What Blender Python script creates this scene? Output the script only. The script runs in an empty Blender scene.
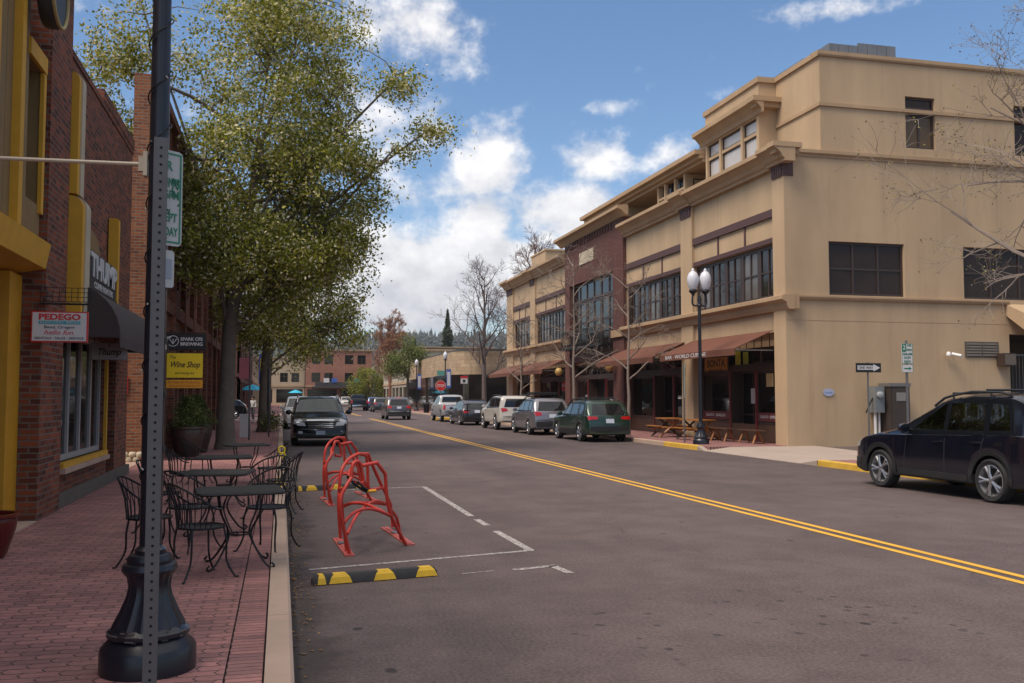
import bpy, math, random
import numpy as np
from mathutils import Vector, Matrix, noise
from mathutils.bvhtree import BVHTree

R = math.radians
random.seed(7)
scene = bpy.context.scene
COL = scene.collection

# ------------------------------------------------------------------ camera, sky, sun, exposure
cam_d = bpy.data.cameras.new("camera")
cam = bpy.data.objects.new("camera", cam_d)
COL.objects.link(cam)
cam_d.sensor_width = 36.0
cam_d.lens = 36.0 * 940.0 / 1024.0
cam_d.clip_start = 0.1
cam_d.clip_end = 8000.0
cam.location = (0, 0, 1.75)
cam.rotation_euler = (R(90 + 3.318), 0, R(-13.784))
scene.camera = cam

SUN_EL, SUN_AZ = 58.0, 246.0          # azimuth clockwise from +Y: behind the camera, on its left
world = bpy.data.worlds.new("World")
scene.world = world
world.use_nodes = True


def build_sky():
    nt = world.node_tree
    N, L = nt.nodes, nt.links
    N.clear()

    def m(op, a, b=None, c=None):
        n = N.new('ShaderNodeMath')
        n.operation = op
        for i, x in enumerate((a, b, c)):
            if x is None:
                continue
            if isinstance(x, (int, float)):
                n.inputs[i].default_value = x
            else:
                L.new(x, n.inputs[i])
        return n.outputs[0]
    out = N.new('ShaderNodeOutputWorld')
    bg = N.new('ShaderNodeBackground')
    bg.inputs['Strength'].default_value = 0.11
    sky = N.new('ShaderNodeTexSky')
    sky.sky_type = 'NISHITA'
    sky.sun_disc = False
    sky.sun_elevation = R(SUN_EL)
    sky.sun_rotation = R(SUN_AZ)
    sky.air_density = 1.0
    sky.dust_density = 0.6
    sky.ozone_density = 3.2
    tc = N.new('ShaderNodeTexCoord')
    sep = N.new('ShaderNodeSeparateXYZ')
    L.new(tc.outputs['Generated'], sep.inputs[0])
    az = m('MULTIPLY', m('ARCTAN2', sep.outputs[0], sep.outputs[1]), 180 / math.pi)
    el = m('MULTIPLY', m('ARCSINE', sep.outputs[2]), 180 / math.pi)
    comb = N.new('ShaderNodeCombineXYZ')
    L.new(az, comb.inputs[0])
    L.new(m('MULTIPLY', el, 1.25), comb.inputs[1])

    def fbm(off, scale, detail, rough=0.6):
        a = N.new('ShaderNodeVectorMath')
        a.operation = 'ADD'
        L.new(comb.outputs[0], a.inputs[0])
        a.inputs[1].default_value = off
        n = N.new('ShaderNodeTexNoise')
        n.inputs['Scale'].default_value = scale
        n.inputs['Detail'].default_value = detail
        n.inputs['Roughness'].default_value = rough
        L.new(a.outputs[0], n.inputs['Vector'])
        return n.outputs['Fac']
    n1 = fbm((31, 7, 2.2), 0.22, 9, 0.62)
    n1b = fbm((30.3, 8.3, 2.2), 0.22, 4, 0.5)
    # cloud banks in view, plus unseen ones added for window reflections: (azimuth, elevation, half width, half height, amount), degrees
    blobs = [(7.0, 6.6, 7.5, 3.2, 1.1), (13, 7.6, 6.0, 3.0, 1.15), (1, 7.5, 6, 3.6, .85), (17.0, 10.4, 4.4, 2.4, 1.05), (12, 10.6, 3.4, 1.8, .9),
             (12.3, 14.4, 2.6, 2.8, .80), (9.0, 16.2, 2.2, 2.2, .62), (5.0, 16.0, 4.0, 3.6, .80), (6.6, 21.5, 4.6, 2.4, .74), (9, 12.2, 4, 1.6, .62),
             (19.2, 14.4, 2.4, 1.7, .72), (20, 17.2, 1.6, .7, .60), (23.5, 14.2, 2.6, 1.2, .62), (33, 21.6, 6, .8, .42), (27, 19.8, 5, .6, .40),
             (-14, 12, 9, 5, .6), (-38, 12, 16, 9, .85), (-66, 14, 16, 9, .9), (5, 24.5, 5, 1.2, .36), (-15, 21, 5, 2.0, .5), (28, 17.8, 2.5, .7, .33),
             (60, 14, 14, 6, .8), (95, 22, 18, 8, .7), (-60, 12, 14, 6, .8), (-110, 18, 20, 8, .8),
             (150, 20, 25, 9, .7), (-160, 25, 20, 9, .7), (-80, 45, 25, 9, .6)]
    tot = None
    for a, e, sa, se, amp in blobs:
        da = m('DIVIDE', m('SUBTRACT', az, a), sa)
        de = m('DIVIDE', m('SUBTRACT', el, e), se)
        g = m('MULTIPLY', m('EXPONENT', m('MULTIPLY', m('ADD', m('MULTIPLY', da, da), m('MULTIPLY', de, de)), -0.8)), amp)
        tot = g if tot is None else m('MAXIMUM', tot, g)
    added_deck = N.new('ShaderNodeMapRange')       # unseen bright overcast, added overhead to raise and whiten the ambient light
    added_deck.interpolation_type = 'SMOOTHSTEP'
    added_deck.inputs['From Min'].default_value = 29
    added_deck.inputs['From Max'].default_value = 44
    L.new(el, added_deck.inputs['Value'])
    tot = m('MAXIMUM', tot, m('MULTIPLY', added_deck.outputs[0], 0.85))
    dens = m('ADD', tot, m('MULTIPLY', m('SUBTRACT', n1, 0.5), 1.9))
    mr = N.new('ShaderNodeMapRange')
    mr.interpolation_type = 'SMOOTHSTEP'
    mr.inputs['From Min'].default_value = 0.27
    mr.inputs['From Max'].default_value = 0.80
    L.new(dens, mr.inputs['Value'])
    cover = m('MULTIPLY', mr.outputs[0], m('GREATER_THAN', el, -1.0))
    # light side of the billows against their shaded undersides
    lit = N.new('ShaderNodeMapRange')
    lit.inputs['From Min'].default_value = -0.16
    lit.inputs['From Max'].default_value = 0.14
    L.new(m('SUBTRACT', n1, n1b), lit.inputs['Value'])
    low = N.new('ShaderNodeMapRange')
    low.inputs['From Min'].default_value = 3.0
    low.inputs['From Max'].default_value = 9.0
    L.new(el, low.inputs['Value'])
    f = m('ADD', m('MULTIPLY', lit.outputs[0], 0.55), m('MULTIPLY', low.outputs[0], 0.45))
    cc = N.new('ShaderNodeMix')
    cc.data_type = 'RGBA'
    cc.inputs[6].default_value = (3.7, 3.75, 4.2, 1)
    cc.inputs[7].default_value = (8.3, 8.1, 8.0, 1)
    L.new(f, cc.inputs[0])
    mix = N.new('ShaderNodeMix')
    mix.data_type = 'RGBA'
    L.new(m('MULTIPLY', cover, 0.93), mix.inputs[0])
    hs = N.new('ShaderNodeHueSaturation')
    hs.inputs['Saturation'].default_value = 1.10
    hs.inputs['Value'].default_value = 1.06
    L.new(sky.outputs[0], hs.inputs['Color'])
    L.new(hs.outputs[0], mix.inputs[6])
    L.new(cc.outputs[2], mix.inputs[7])
    L.new(mix.outputs[2], bg.inputs['Color'])
    L.new(bg.outputs[0], out.inputs['Surface'])


build_sky()
sun_d = bpy.data.lights.new("sun", 'SUN')
sun_d.energy = 3.1
sun_d.angle = R(28)
sun_d.color = (1.0, 0.88, 0.74)
sun = bpy.data.objects.new("sun", sun_d)
COL.objects.link(sun)
sun.rotation_euler = (R(90 - SUN_EL), 0, R(180 - SUN_AZ))
scene.view_settings.view_transform = 'Standard'
scene.view_settings.look = 'None'
scene.view_settings.gamma = 1.0
scene.view_settings.use_curve_mapping = False
scene.view_settings.exposure = 0.35
scene.render.engine = 'CYCLES'
scene.cycles.max_bounces = 6
scene.cycles.use_denoising = True


# ------------------------------------------------------------------ helpers
def tag(o, label=None, cat=None, group=None, kind=None):
    if label: o["label"] = label
    if cat: o["category"] = cat
    if group: o["group"] = group
    if kind: o["kind"] = kind
    return o


def thing(name, label, cat, loc=(0, 0, 0), rz=0.0, group=None):
    o = bpy.data.objects.new(name, None)
    COL.objects.link(o)
    o.location = loc
    o.rotation_euler = (0, 0, rz)
    o.empty_display_size = 0.2
    return tag(o, label, cat, group)


class MB:
    """Collects boxes, tubes and sheets and links them as one mesh object."""

    def __init__(self):
        self.v, self.f, self.mi = [], [], []

    def add(self, vs, fs, mi=0):
        n = len(self.v)
        self.v.extend([tuple(p) for p in vs])
        for f in fs:
            self.f.append(tuple(i + n for i in f))
            self.mi.append(mi)
        return self

    def box(self, x0, y0, z0, x1, y1, z1, mi=0):
        x0, x1 = min(x0, x1), max(x0, x1)
        y0, y1 = min(y0, y1), max(y0, y1)
        z0, z1 = min(z0, z1), max(z0, z1)
        return self.add([(x0, y0, z0), (x1, y0, z0), (x1, y1, z0), (x0, y1, z0), (x0, y0, z1), (x1, y0, z1), (x1, y1, z1), (x0, y1, z1)],
                        [(0, 3, 2, 1), (4, 5, 6, 7), (0, 1, 5, 4), (1, 2, 6, 5), (2, 3, 7, 6), (3, 0, 4, 7)], mi)

    def obox(self, c, half, M=None, mi=0):
        n = len(self.v)
        self.box(-half[0], -half[1], -half[2], half[0], half[1], half[2], mi)
        c = Vector(c)
        for i in range(n, len(self.v)):
            p = Vector(self.v[i])
            if M is not None: p = M @ p
            self.v[i] = tuple(p + c)
        return self

    def tube(self, pts, r, n=6, mi=0, closed=False, caps=True):
        pts = [Vector(p) for p in pts]
        k = len(pts)
        rs = r if isinstance(r, (list, tuple)) else [r] * k
        vs, fs = [], []
        up = None
        for i, p in enumerate(pts):
            a = pts[(i - 1) % k] if (closed or i > 0) else p
            b = pts[(i + 1) % k] if (closed or i < k - 1) else p
            t = (b - a)
            if t.length < 1e-9: t = Vector((0, 0, 1))
            t.normalize()
            if up is None:
                up = Vector((0, 0, 1)) if abs(t.z) < 0.9 else Vector((1, 0, 0))
            s = t.cross(up)
            if s.length < 1e-6:
                s = t.cross(Vector((1, 0, 0)) if abs(t.x) < .9 else Vector((0, 1, 0)))
            s.normalize()
            u2 = s.cross(t)
            up = u2
            for j in range(n):
                an = 2 * math.pi * j / n
                vs.append(p + (s * math.cos(an) + u2 * math.sin(an)) * rs[i])
        for i in range(k if closed else k - 1):
            a0, b0 = i * n, ((i + 1) % k) * n
            for j in range(n):
                fs.append((a0 + j, a0 + (j + 1) % n, b0 + (j + 1) % n, b0 + j))
        if caps and not closed:
            fs.append(tuple(range(n))[::-1])
            fs.append(tuple(range((k - 1) * n, k * n)))
        return self.add(vs, fs, mi)

    def lathe(self, prof, c=(0, 0, 0), n=20, axis='z', mi=0, caps=True, flute=0, famp=0.0):
        vs, fs = [], []
        for (r, h) in prof:
            for j in range(n):
                an = 2 * math.pi * j / n
                rr = r * (1 + famp * math.cos(flute * an)) if flute else r
                a, b = rr * math.cos(an), rr * math.sin(an)
                p = {'z': (a, b, h), 'y': (a, h, b), 'x': (h, a, b)}[axis]
                vs.append((p[0] + c[0], p[1] + c[1], p[2] + c[2]))
        k = len(prof)
        for i in range(k - 1):
            for j in range(n):
                fs.append((i * n + j, i * n + (j + 1) % n, (i + 1) * n + (j + 1) % n, (i + 1) * n + j))
        if caps:
            fs.append(tuple(range(n))[::-1])
            fs.append(tuple(range((k - 1) * n, k * n)))
        return self.add(vs, fs, mi)

    def prism(self, poly, axis, a0, a1, mi=0):
        k = len(poly)
        def P(q, a):
            return {'x': (a, q[0], q[1]), 'y': (q[0], a, q[1]), 'z': (q[0], q[1], a)}[axis]
        vs = [P(q, a0) for q in poly] + [P(q, a1) for q in poly]
        fs = [tuple(range(k))[::-1], tuple(range(k, 2 * k))]
        for i in range(k):
            j = (i + 1) % k
            fs.append((i, j, k + j, k + i))
        return self.add(vs, fs, mi)

    def quad(self, a, b, c, d, mi=0):
        return self.add([a, b, c, d], [(0, 1, 2, 3)], mi)

    def build(self, name, mats, parent=None, smooth=None, world_xy=False, fix=True):
        me = bpy.data.meshes.new(name)
        me.from_pydata(self.v, [], self.f)
        mats = mats if isinstance(mats, (list, tuple)) else [mats]
        for mm in mats:
            me.materials.append(mm)
        if len(mats) > 1:
            me.polygons.foreach_set('material_index', self.mi)
        if fix:
            import bmesh
            bm = bmesh.new()
            bm.from_mesh(me)
            bmesh.ops.recalc_face_normals(bm, faces=bm.faces)
            bm.to_mesh(me)
            bm.free()
        if smooth:
            me.polygons.foreach_set('use_smooth', [True] * len(me.polygons))
            me.set_sharp_from_angle(angle=R(smooth))
        me.update()
        o = bpy.data.objects.new(name, me)
        COL.objects.link(o)
        if parent is not None:
            o.parent = parent
            if world_xy and parent.parent is None and parent.type == 'EMPTY':
                o.location = -Vector(parent.location)
        return o


def copy_tree(o, parent=None):
    c = o.copy()
    COL.objects.link(c)
    c.parent = parent
    for ch in list(o.children):
        copy_tree(ch, c)
    return c


def another(src, label, loc, rz=None, scale=None):
    c = copy_tree(src)
    c.location = loc
    if rz is not None: c.rotation_euler = (0, 0, rz)
    if scale is not None: c.scale = (scale,) * 3
    c["label"] = label
    return c


def smooth_path(pts, n=4, closed=False):
    """Catmull-Rom through the points."""
    P = [Vector(p) for p in pts]
    k = len(P)
    out = []
    rng = range(k if closed else k - 1)
    for i in rng:
        if closed:
            p0, p1, p2, p3 = P[(i - 1) % k], P[i], P[(i + 1) % k], P[(i + 2) % k]
        else:
            p0, p1, p2, p3 = P[max(i - 1, 0)], P[i], P[i + 1], P[min(i + 2, k - 1)]
        for j in range(n):
            t = j / n
            out.append(0.5 * ((2 * p1) + (-p0 + p2) * t + (2 * p0 - 5 * p1 + 4 * p2 - p3) * t * t + (-p0 + 3 * p1 - 3 * p2 + p3) * t ** 3))
    if not closed: out.append(P[-1])
    return out


# ------------------------------------------------------------------ materials
def new_mat(name):
    m = bpy.data.materials.new(name)
    m.use_nodes = True
    nt = m.node_tree
    b = nt.nodes['Principled BSDF']
    return m, nt, b


def N_(nt, t, **kw):
    n = nt.nodes.new(t)
    for k, v in kw.items():
        setattr(n, k, v)
    return n


def rgb(c):
    return (c[0], c[1], c[2], 1.0)


def math_(nt, op, a, b=None):
    n = nt.nodes.new('ShaderNodeMath')
    n.operation = op
    for i, x in enumerate((a, b)):
        if x is None: continue
        if isinstance(x, (int, float)): n.inputs[i].default_value = x
        else: nt.links.new(x, n.inputs[i])
    return n.outputs[0]


def mixc(nt, fac, a, b, blend='MIX'):
    n = nt.nodes.new('ShaderNodeMix')
    n.data_type = 'RGBA'
    n.blend_type = blend
    for i, x in ((0, fac), (6, a), (7, b)):
        if isinstance(x, (int, float)): n.inputs[i].default_value = x
        elif isinstance(x, tuple): n.inputs[i].default_value = rgb(x)
        else: nt.links.new(x, n.inputs[i])
    return n.outputs[2]


def noise_(nt, vec, scale, detail=4, rough=.55):
    n = nt.nodes.new('ShaderNodeTexNoise')
    n.inputs['Scale'].default_value = scale
    n.inputs['Detail'].default_value = detail
    n.inputs['Roughness'].default_value = rough
    if vec is not None: nt.links.new(vec, n.inputs['Vector'])
    return n.outputs['Fac']


def ramp_(nt, fac, lo, hi):
    n = nt.nodes.new('ShaderNodeMapRange')
    n.interpolation_type = 'SMOOTHSTEP'
    n.inputs['From Min'].default_value = lo
    n.inputs['From Max'].default_value = hi
    nt.links.new(fac, n.inputs['Value'])
    return n.outputs[0]


def bump_(nt, b, h, strength, dist=0.01):
    n = nt.nodes.new('ShaderNodeBump')
    n.inputs['Strength'].default_value = strength
    n.inputs['Distance'].default_value = dist
    nt.links.new(h, n.inputs['Height'])
    nt.links.new(n.outputs[0], b.inputs['Normal'])


def pos_(nt):
    return nt.nodes.new('ShaderNodeNewGeometry').outputs['Position']


def obj_(nt):
    return nt.nodes.new('ShaderNodeTexCoord').outputs['Object']


MATS = {}


def mat(name, col, rough=.6, metal=0.0, var=.18, scale=2.5, bump=0.0, bscale=60.0, spec=.5, coat=0.0, world_pos=False):
    if name in MATS: return MATS[name]
    m, nt, b = new_mat(name)
    vec = pos_(nt) if world_pos else obj_(nt)
    n1 = noise_(nt, vec, scale, 5)
    k = math_(nt, 'ADD', math_(nt, 'MULTIPLY', n1, 2 * var), 1 - var)
    c = mixc(nt, 1.0, col, k, 'MULTIPLY')
    nt.links.new(c, b.inputs['Base Color'])
    b.inputs['Roughness'].default_value = rough
    b.inputs['Metallic'].default_value = metal
    b.inputs['Specular IOR Level'].default_value = spec
    if coat:
        b.inputs['Coat Weight'].default_value = coat
        b.inputs['Coat Roughness'].default_value = 0.04
    if bump:
        bump_(nt, b, noise_(nt, vec, bscale, 3), bump)
    MATS[name] = m
    return m


def boxmap(nt):
    """Metres along the wall (x or y by the face's direction) and up."""
    g = nt.nodes.new('ShaderNodeNewGeometry')
    sp = nt.nodes.new('ShaderNodeSeparateXYZ')
    nt.links.new(g.outputs['Position'], sp.inputs[0])
    sn = nt.nodes.new('ShaderNodeSeparateXYZ')
    nt.links.new(g.outputs['True Normal'], sn.inputs[0])
    fx = math_(nt, 'GREATER_THAN', math_(nt, 'ABSOLUTE', sn.outputs[0]), 0.6)
    fz = math_(nt, 'GREATER_THAN', math_(nt, 'ABSOLUTE', sn.outputs[2]), 0.7)
    def lerp(f, a, b):
        return math_(nt, 'ADD', math_(nt, 'MULTIPLY', f, b), math_(nt, 'MULTIPLY', math_(nt, 'SUBTRACT', 1.0, f), a))
    u = lerp(fx, sp.outputs[0], sp.outputs[1])
    v = lerp(fz, sp.outputs[2], sp.outputs[1])
    c = nt.nodes.new('ShaderNodeCombineXYZ')
    nt.links.new(u, c.inputs[0])
    nt.links.new(v, c.inputs[1])
    return c.outputs[0], g.outputs['Position']


def brick(name, c1, c2, mortar, bw=.215, bh=.075, msize=.009, rough=.85, stain=.25, bump=.5):
    if name in MATS: return MATS[name]
    m, nt, b = new_mat(name)
    vec, p = boxmap(nt)
    t = nt.nodes.new('ShaderNodeTexBrick')
    nt.links.new(vec, t.inputs['Vector'])
    t.inputs['Color1'].default_value = rgb(c1)
    t.inputs['Color2'].default_value = rgb(c2)
    t.inputs['Mortar'].default_value = rgb(mortar)
    t.inputs['Scale'].default_value = 1.0
    t.inputs['Brick Width'].default_value = bw
    t.inputs['Row Height'].default_value = bh
    t.inputs['Mortar Size'].default_value = msize
    t.inputs['Mortar Smooth'].default_value = .2
    n = noise_(nt, p, .9, 6, .65)
    n2 = noise_(nt, p, 9, 4)
    k = math_(nt, 'ADD', math_(nt, 'MULTIPLY', n, 2 * stain), 1 - stain)
    k = math_(nt, 'MULTIPLY', k, math_(nt, 'ADD', math_(nt, 'MULTIPLY', n2, .5), .75))
    c = mixc(nt, 1.0, t.outputs['Color'], k, 'MULTIPLY')
    nt.links.new(c, b.inputs['Base Color'])
    b.inputs['Roughness'].default_value = rough
    b.inputs['Specular IOR Level'].default_value = .25
    bump_(nt, b, math_(nt, 'SUBTRACT', math_(nt, 'MULTIPLY', n2, .3), t.outputs['Fac']), bump, .008)
    MATS[name] = m
    return m


def stucco(name, col):
    m, nt, b = new_mat(name)
    p = pos_(nt)
    mp = nt.nodes.new('ShaderNodeMapping')
    mp.inputs['Scale'].default_value = (1, 1, .22)
    nt.links.new(p, mp.inputs[0])
    a = noise_(nt, mp.outputs[0], 1.1, 6, .6)
    c_ = noise_(nt, p, .25, 3)
    f = noise_(nt, p, 45, 3)
    mp3 = nt.nodes.new('ShaderNodeMapping')
    mp3.inputs['Scale'].default_value = (1, 1, .05)
    nt.links.new(p, mp3.inputs[0])
    drip = ramp_(nt, noise_(nt, mp3.outputs[0], 3.2, 5, .7), .52, .78)
    k = math_(nt, 'ADD', math_(nt, 'MULTIPLY', a, .46), math_(nt, 'ADD', math_(nt, 'MULTIPLY', c_, .34), math_(nt, 'ADD', math_(nt, 'MULTIPLY', f, .16), math_(nt, 'ADD', math_(nt, 'MULTIPLY', drip, -.14), .54))))
    nt.links.new(mixc(nt, 1.0, col, k, 'MULTIPLY'), b.inputs['Base Color'])
    b.inputs['Roughness'].default_value = .9
    b.inputs['Specular IOR Level'].default_value = .2
    bump_(nt, b, noise_(nt, p, 90, 4), .25, .006)
    MATS[name] = m
    return m


def asphalt():
    m, nt, b = new_mat('asphalt')
    p = pos_(nt)
    mp = nt.nodes.new('ShaderNodeMapping')
    mp.inputs['Scale'].default_value = (1.0, .12, 1)
    nt.links.new(p, mp.inputs[0])
    wheel = noise_(nt, mp.outputs[0], .55, 5, .6)       # worn lengthwise bands
    big = noise_(nt, p, .35, 6, .62)
    mid = noise_(nt, p, 3.0, 6, .7)
    fine = noise_(nt, p, 140, 2)
    grain = noise_(nt, p, 36, 4, .75)
    gr = ramp_(nt, grain, .28, .72)
    st_ = ramp_(nt, noise_(nt, p, 1.1, 7, .68), .38, .62)
    k = math_(nt, 'ADD', math_(nt, 'MULTIPLY', wheel, .72), math_(nt, 'ADD', math_(nt, 'MULTIPLY', big, .60), math_(nt, 'ADD', math_(nt, 'MULTIPLY', mid, .34), math_(nt, 'ADD', math_(nt, 'MULTIPLY', fine, .30), math_(nt, 'ADD', math_(nt, 'MULTIPLY', gr, .66), math_(nt, 'ADD', math_(nt, 'MULTIPLY', st_, .18), -.45))))))
    c = mixc(nt, 1.0, (.102, .076, .074), k, 'MULTIPLY')
    # oil drips and gum
    v = nt.nodes.new('ShaderNodeTexVoronoi')
    v.inputs['Scale'].default_value = 1.9
    v.inputs['Randomness'].default_value = 1
    mp2 = nt.nodes.new('ShaderNodeMapping')
    mp2.inputs['Scale'].default_value = (1.0, .8, 1)
    nt.links.new(p, mp2.inputs[0])
    nt.links.new(mp2.outputs[0], v.inputs['Vector'])
    d = math_(nt, 'ADD', v.outputs['Distance'], math_(nt, 'MULTIPLY', math_(nt, 'SUBTRACT', noise_(nt, p, 14, 3), .5), .10))
    area = ramp_(nt, noise_(nt, p, .22, 2), .46, .58)
    def near_(cx, cy, rx, ry):
        s_ = nt.nodes.new('ShaderNodeSeparateXYZ')
        nt.links.new(p, s_.inputs[0])
        dx_ = math_(nt, 'DIVIDE', math_(nt, 'SUBTRACT', s_.outputs[0], cx), rx)
        dy_ = math_(nt, 'DIVIDE', math_(nt, 'SUBTRACT', s_.outputs[1], cy), ry)
        return math_(nt, 'EXPONENT', math_(nt, 'MULTIPLY', math_(nt, 'ADD', math_(nt, 'MULTIPLY', dx_, dx_), math_(nt, 'MULTIPLY', dy_, dy_)), -1.0)), s_
    drip_, sx_ = near_(3.7, 6.7, 1.7, 1.2)           # oil drips where cars stop
    area = math_(nt, 'MAXIMUM', area, ramp_(nt, drip_, .25, .6))
    v3 = nt.nodes.new('ShaderNodeTexVoronoi')
    v3.inputs['Scale'].default_value = 4.6
    nt.links.new(p, v3.inputs['Vector'])
    d3 = math_(nt, 'ADD', v3.outputs['Distance'], math_(nt, 'MULTIPLY', math_(nt, 'SUBTRACT', noise_(nt, p, 24, 3), .5), .25))
    sm_ = math_(nt, 'MULTIPLY', math_(nt, 'SUBTRACT', 1.0, ramp_(nt, d3, .10, .22)), ramp_(nt, drip_, .2, .5))
    c = mixc(nt, math_(nt, 'MULTIPLY', sm_, .6), c, (.022, .019, .020))
    # damp grit along the left kerb
    gut = math_(nt, 'SUBTRACT', 1.0, ramp_(nt, math_(nt, 'ADD', sx_.outputs[0], math_(nt, 'MULTIPLY', math_(nt, 'SUBTRACT', noise_(nt, p, 1.2, 6, .7), .5), -1.3)), .12, .52))
    c = mixc(nt, math_(nt, 'MULTIPLY', math_(nt, 'MULTIPLY', gut, math_(nt, 'GREATER_THAN', sx_.outputs[0], 0.0)), .72), c, (.030, .024, .020))
    spot = math_(nt, 'MULTIPLY', math_(nt, 'SUBTRACT', 1.0, ramp_(nt, d, .05, .10)), area)
    c = mixc(nt, math_(nt, 'MULTIPLY', spot, .8), c, (.018, .016, .017))
    # cracks
    v2 = nt.nodes.new('ShaderNodeTexVoronoi')
    v2.feature = 'DISTANCE_TO_EDGE'
    v2.inputs['Scale'].default_value = .16
    wn = nt.nodes.new('ShaderNodeTexNoise')
    wn.inputs['Scale'].default_value = 1.3
    wn.inputs['Detail'].default_value = 6
    nt.links.new(p, wn.inputs['Vector'])
    va = nt.nodes.new('ShaderNodeVectorMath')
    va.operation = 'ADD'
    nt.links.new(p, va.inputs[0])
    nt.links.new(wn.outputs['Color'], va.inputs[1])
    nt.links.new(va.outputs[0], v2.inputs['Vector'])
    cr = math_(nt, 'SUBTRACT', 1.0, ramp_(nt, v2.outputs['Distance'], .0006, .0022))
    c = mixc(nt, math_(nt, 'MULTIPLY', cr, .45), c, (.03, .027, .027))
    nt.links.new(c, b.inputs['Base Color'])
    b.inputs['Roughness'].default_value = .82
    b.inputs['Specular IOR Level'].default_value = .3
    bump_(nt, b, math_(nt, 'ADD', grain, math_(nt, 'MULTIPLY', mid, .5)), .5, .006)
    MATS['asphalt'] = m
    return m


def pavers(name, soldier=False):
    m, nt, b = new_mat(name)
    p = pos_(nt)
    sp = nt.nodes.new('ShaderNodeSeparateXYZ')
    nt.links.new(p, sp.inputs[0])
    c = nt.nodes.new('ShaderNodeCombineXYZ')
    if soldier:      # bricks laid across, one row along the kerb
        nt.links.new(math_(nt, 'ADD', sp.outputs[0], .29), c.inputs[0])
        nt.links.new(sp.outputs[1], c.inputs[1])
        bw, bh = .43, .075
    else:            # zigzag interlocking blocks: the joints wave
        zig = math_(nt, 'PINGPONG', sp.outputs[0], .055)
        nt.links.new(math_(nt, 'ADD', sp.outputs[0], math_(nt, 'MULTIPLY', math_(nt, 'PINGPONG', sp.outputs[1], .05), .55)), c.inputs[0])
        nt.links.new(math_(nt, 'ADD', sp.outputs[1], math_(nt, 'MULTIPLY', zig, .22)), c.inputs[1])
        bw, bh = .22, .10
    t = nt.nodes.new('ShaderNodeTexBrick')
    nt.links.new(c.outputs[0], t.inputs['Vector'])
    t.inputs['Color1'].default_value = (.34, .158, .145, 1)
    t.inputs['Color2'].default_value = (.215, .108, .104, 1)
    t.inputs['Mortar'].default_value = (.055, .035, .033, 1)
    t.inputs['Scale'].default_value = 1
    t.inputs['Brick Width'].default_value = bw
    t.inputs['Row Height'].default_value = bh
    t.inputs['Mortar Size'].default_value = .006
    t.inputs['Mortar Smooth'].default_value = .4
    n = noise_(nt, p, 1.1, 6, .65)
    n2 = noise_(nt, p, 22, 4)
    k = math_(nt, 'ADD', math_(nt, 'MULTIPLY', n, 1.2), math_(nt, 'ADD', math_(nt, 'MULTIPLY', n2, .7), .08))
    nt.links.new(mixc(nt, 1.0, t.outputs['Color'], k, 'MULTIPLY'), b.inputs['Base Color'])
    b.inputs['Roughness'].default_value = .8
    b.inputs['Specular IOR Level'].default_value = .3
    bump_(nt, b, math_(nt, 'SUBTRACT', math_(nt, 'MULTIPLY', n2, .25), t.outputs['Fac']), .6, .006)
    MATS[name] = m
    return m


def leaf_mat(name, cols, trans=.25):
    m, nt, b = new_mat(name)
    g = nt.nodes.new('ShaderNodeNewGeometry')
    r = nt.nodes.new('ShaderNodeValToRGB')
    el = r.color_ramp.elements
    while len(el) < len(cols): el.new(.5)
    for e, (pos, c) in zip(el, cols):
        e.position = pos
        e.color = rgb(c)
    nt.links.new(g.outputs['Random Per Island'], r.inputs[0])
    k = math_(nt, 'ADD', math_(nt, 'MULTIPLY', noise_(nt, g.outputs['Position'], .9, 3), .9), .55)
    c = mixc(nt, 1.0, r.outputs[0], k, 'MULTIPLY')
    nt.links.new(c, b.inputs['Base Color'])
    b.inputs['Roughness'].default_value = .55
    b.inputs['Specular IOR Level'].default_value = .3
    tr = nt.nodes.new('ShaderNodeBsdfTranslucent')
    nt.links.new(c, tr.inputs['Color'])
    mx = nt.nodes.new('ShaderNodeMixShader')
    mx.inputs[0].default_value = trans
    nt.links.new(b.outputs[0], mx.inputs[1])
    nt.links.new(tr.outputs[0], mx.inputs[2])
    nt.links.new(mx.outputs[0], nt.nodes['Material Output'].inputs['Surface'])
    MATS[name] = m
    return m


def worn_paint(name, c, lo, hi, under=(.10, .08, .077), rough=.7):
    m, nt, b = new_mat(name)
    p = pos_(nt)
    w = ramp_(nt, noise_(nt, p, 16, 7, .75), lo, hi)
    k = math_(nt, 'ADD', math_(nt, 'MULTIPLY', noise_(nt, p, 1.5, 4), .5), .75)
    nt.links.new(mixc(nt, w, under, mixc(nt, 1.0, c, k, 'MULTIPLY')), b.inputs['Base Color'])
    b.inputs['Roughness'].default_value = rough
    MATS[name] = m
    return m


STUCCO = stucco('tan_stucco', (.462, .330, .208))
STUCCO_TRIM = stucco('tan_stucco_trim', (.405, .278, .170))
BROWN = mat('brown_trim', (.085, .038, .034), .6)
WINFRAME = mat('dark_bronze_frame', (.045, .028, .024), .5)
GLASS = mat('window_glass', (.016, .012, .011), .05, var=.1, spec=.45)
GLASS_PALE = mat('pale_glass', (.115, .108, .105), .08, var=.5, scale=2.2, spec=.4)  # paler, uneven pane colour for some facade windows
GLASS_SIDE = mat('blind_backed_glass', (.034, .020, .015), .12, var=.5, scale=1.5, spec=.22)
GLASS_DARK = mat('shop_glass', (.008, .007, .007), .04, var=.3, scale=1.2, spec=.5)
PANE_WHITE = mat('blind_pane', (.50, .47, .45), .15, spec=.6, var=.1)
BLACK = mat('black_iron', (.010, .010, .012), .5, spec=.35)
BLACK_GLOSS = mat('black_painted_iron', (.010, .011, .018), .32, var=.3, scale=6, bump=.1, bscale=25)
STEEL = mat('galvanised_steel', (.16, .16, .165), .5, .6, var=.25, scale=8)
GREY = mat('grey_metal', (.20, .20, .20), .5, .3)
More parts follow.
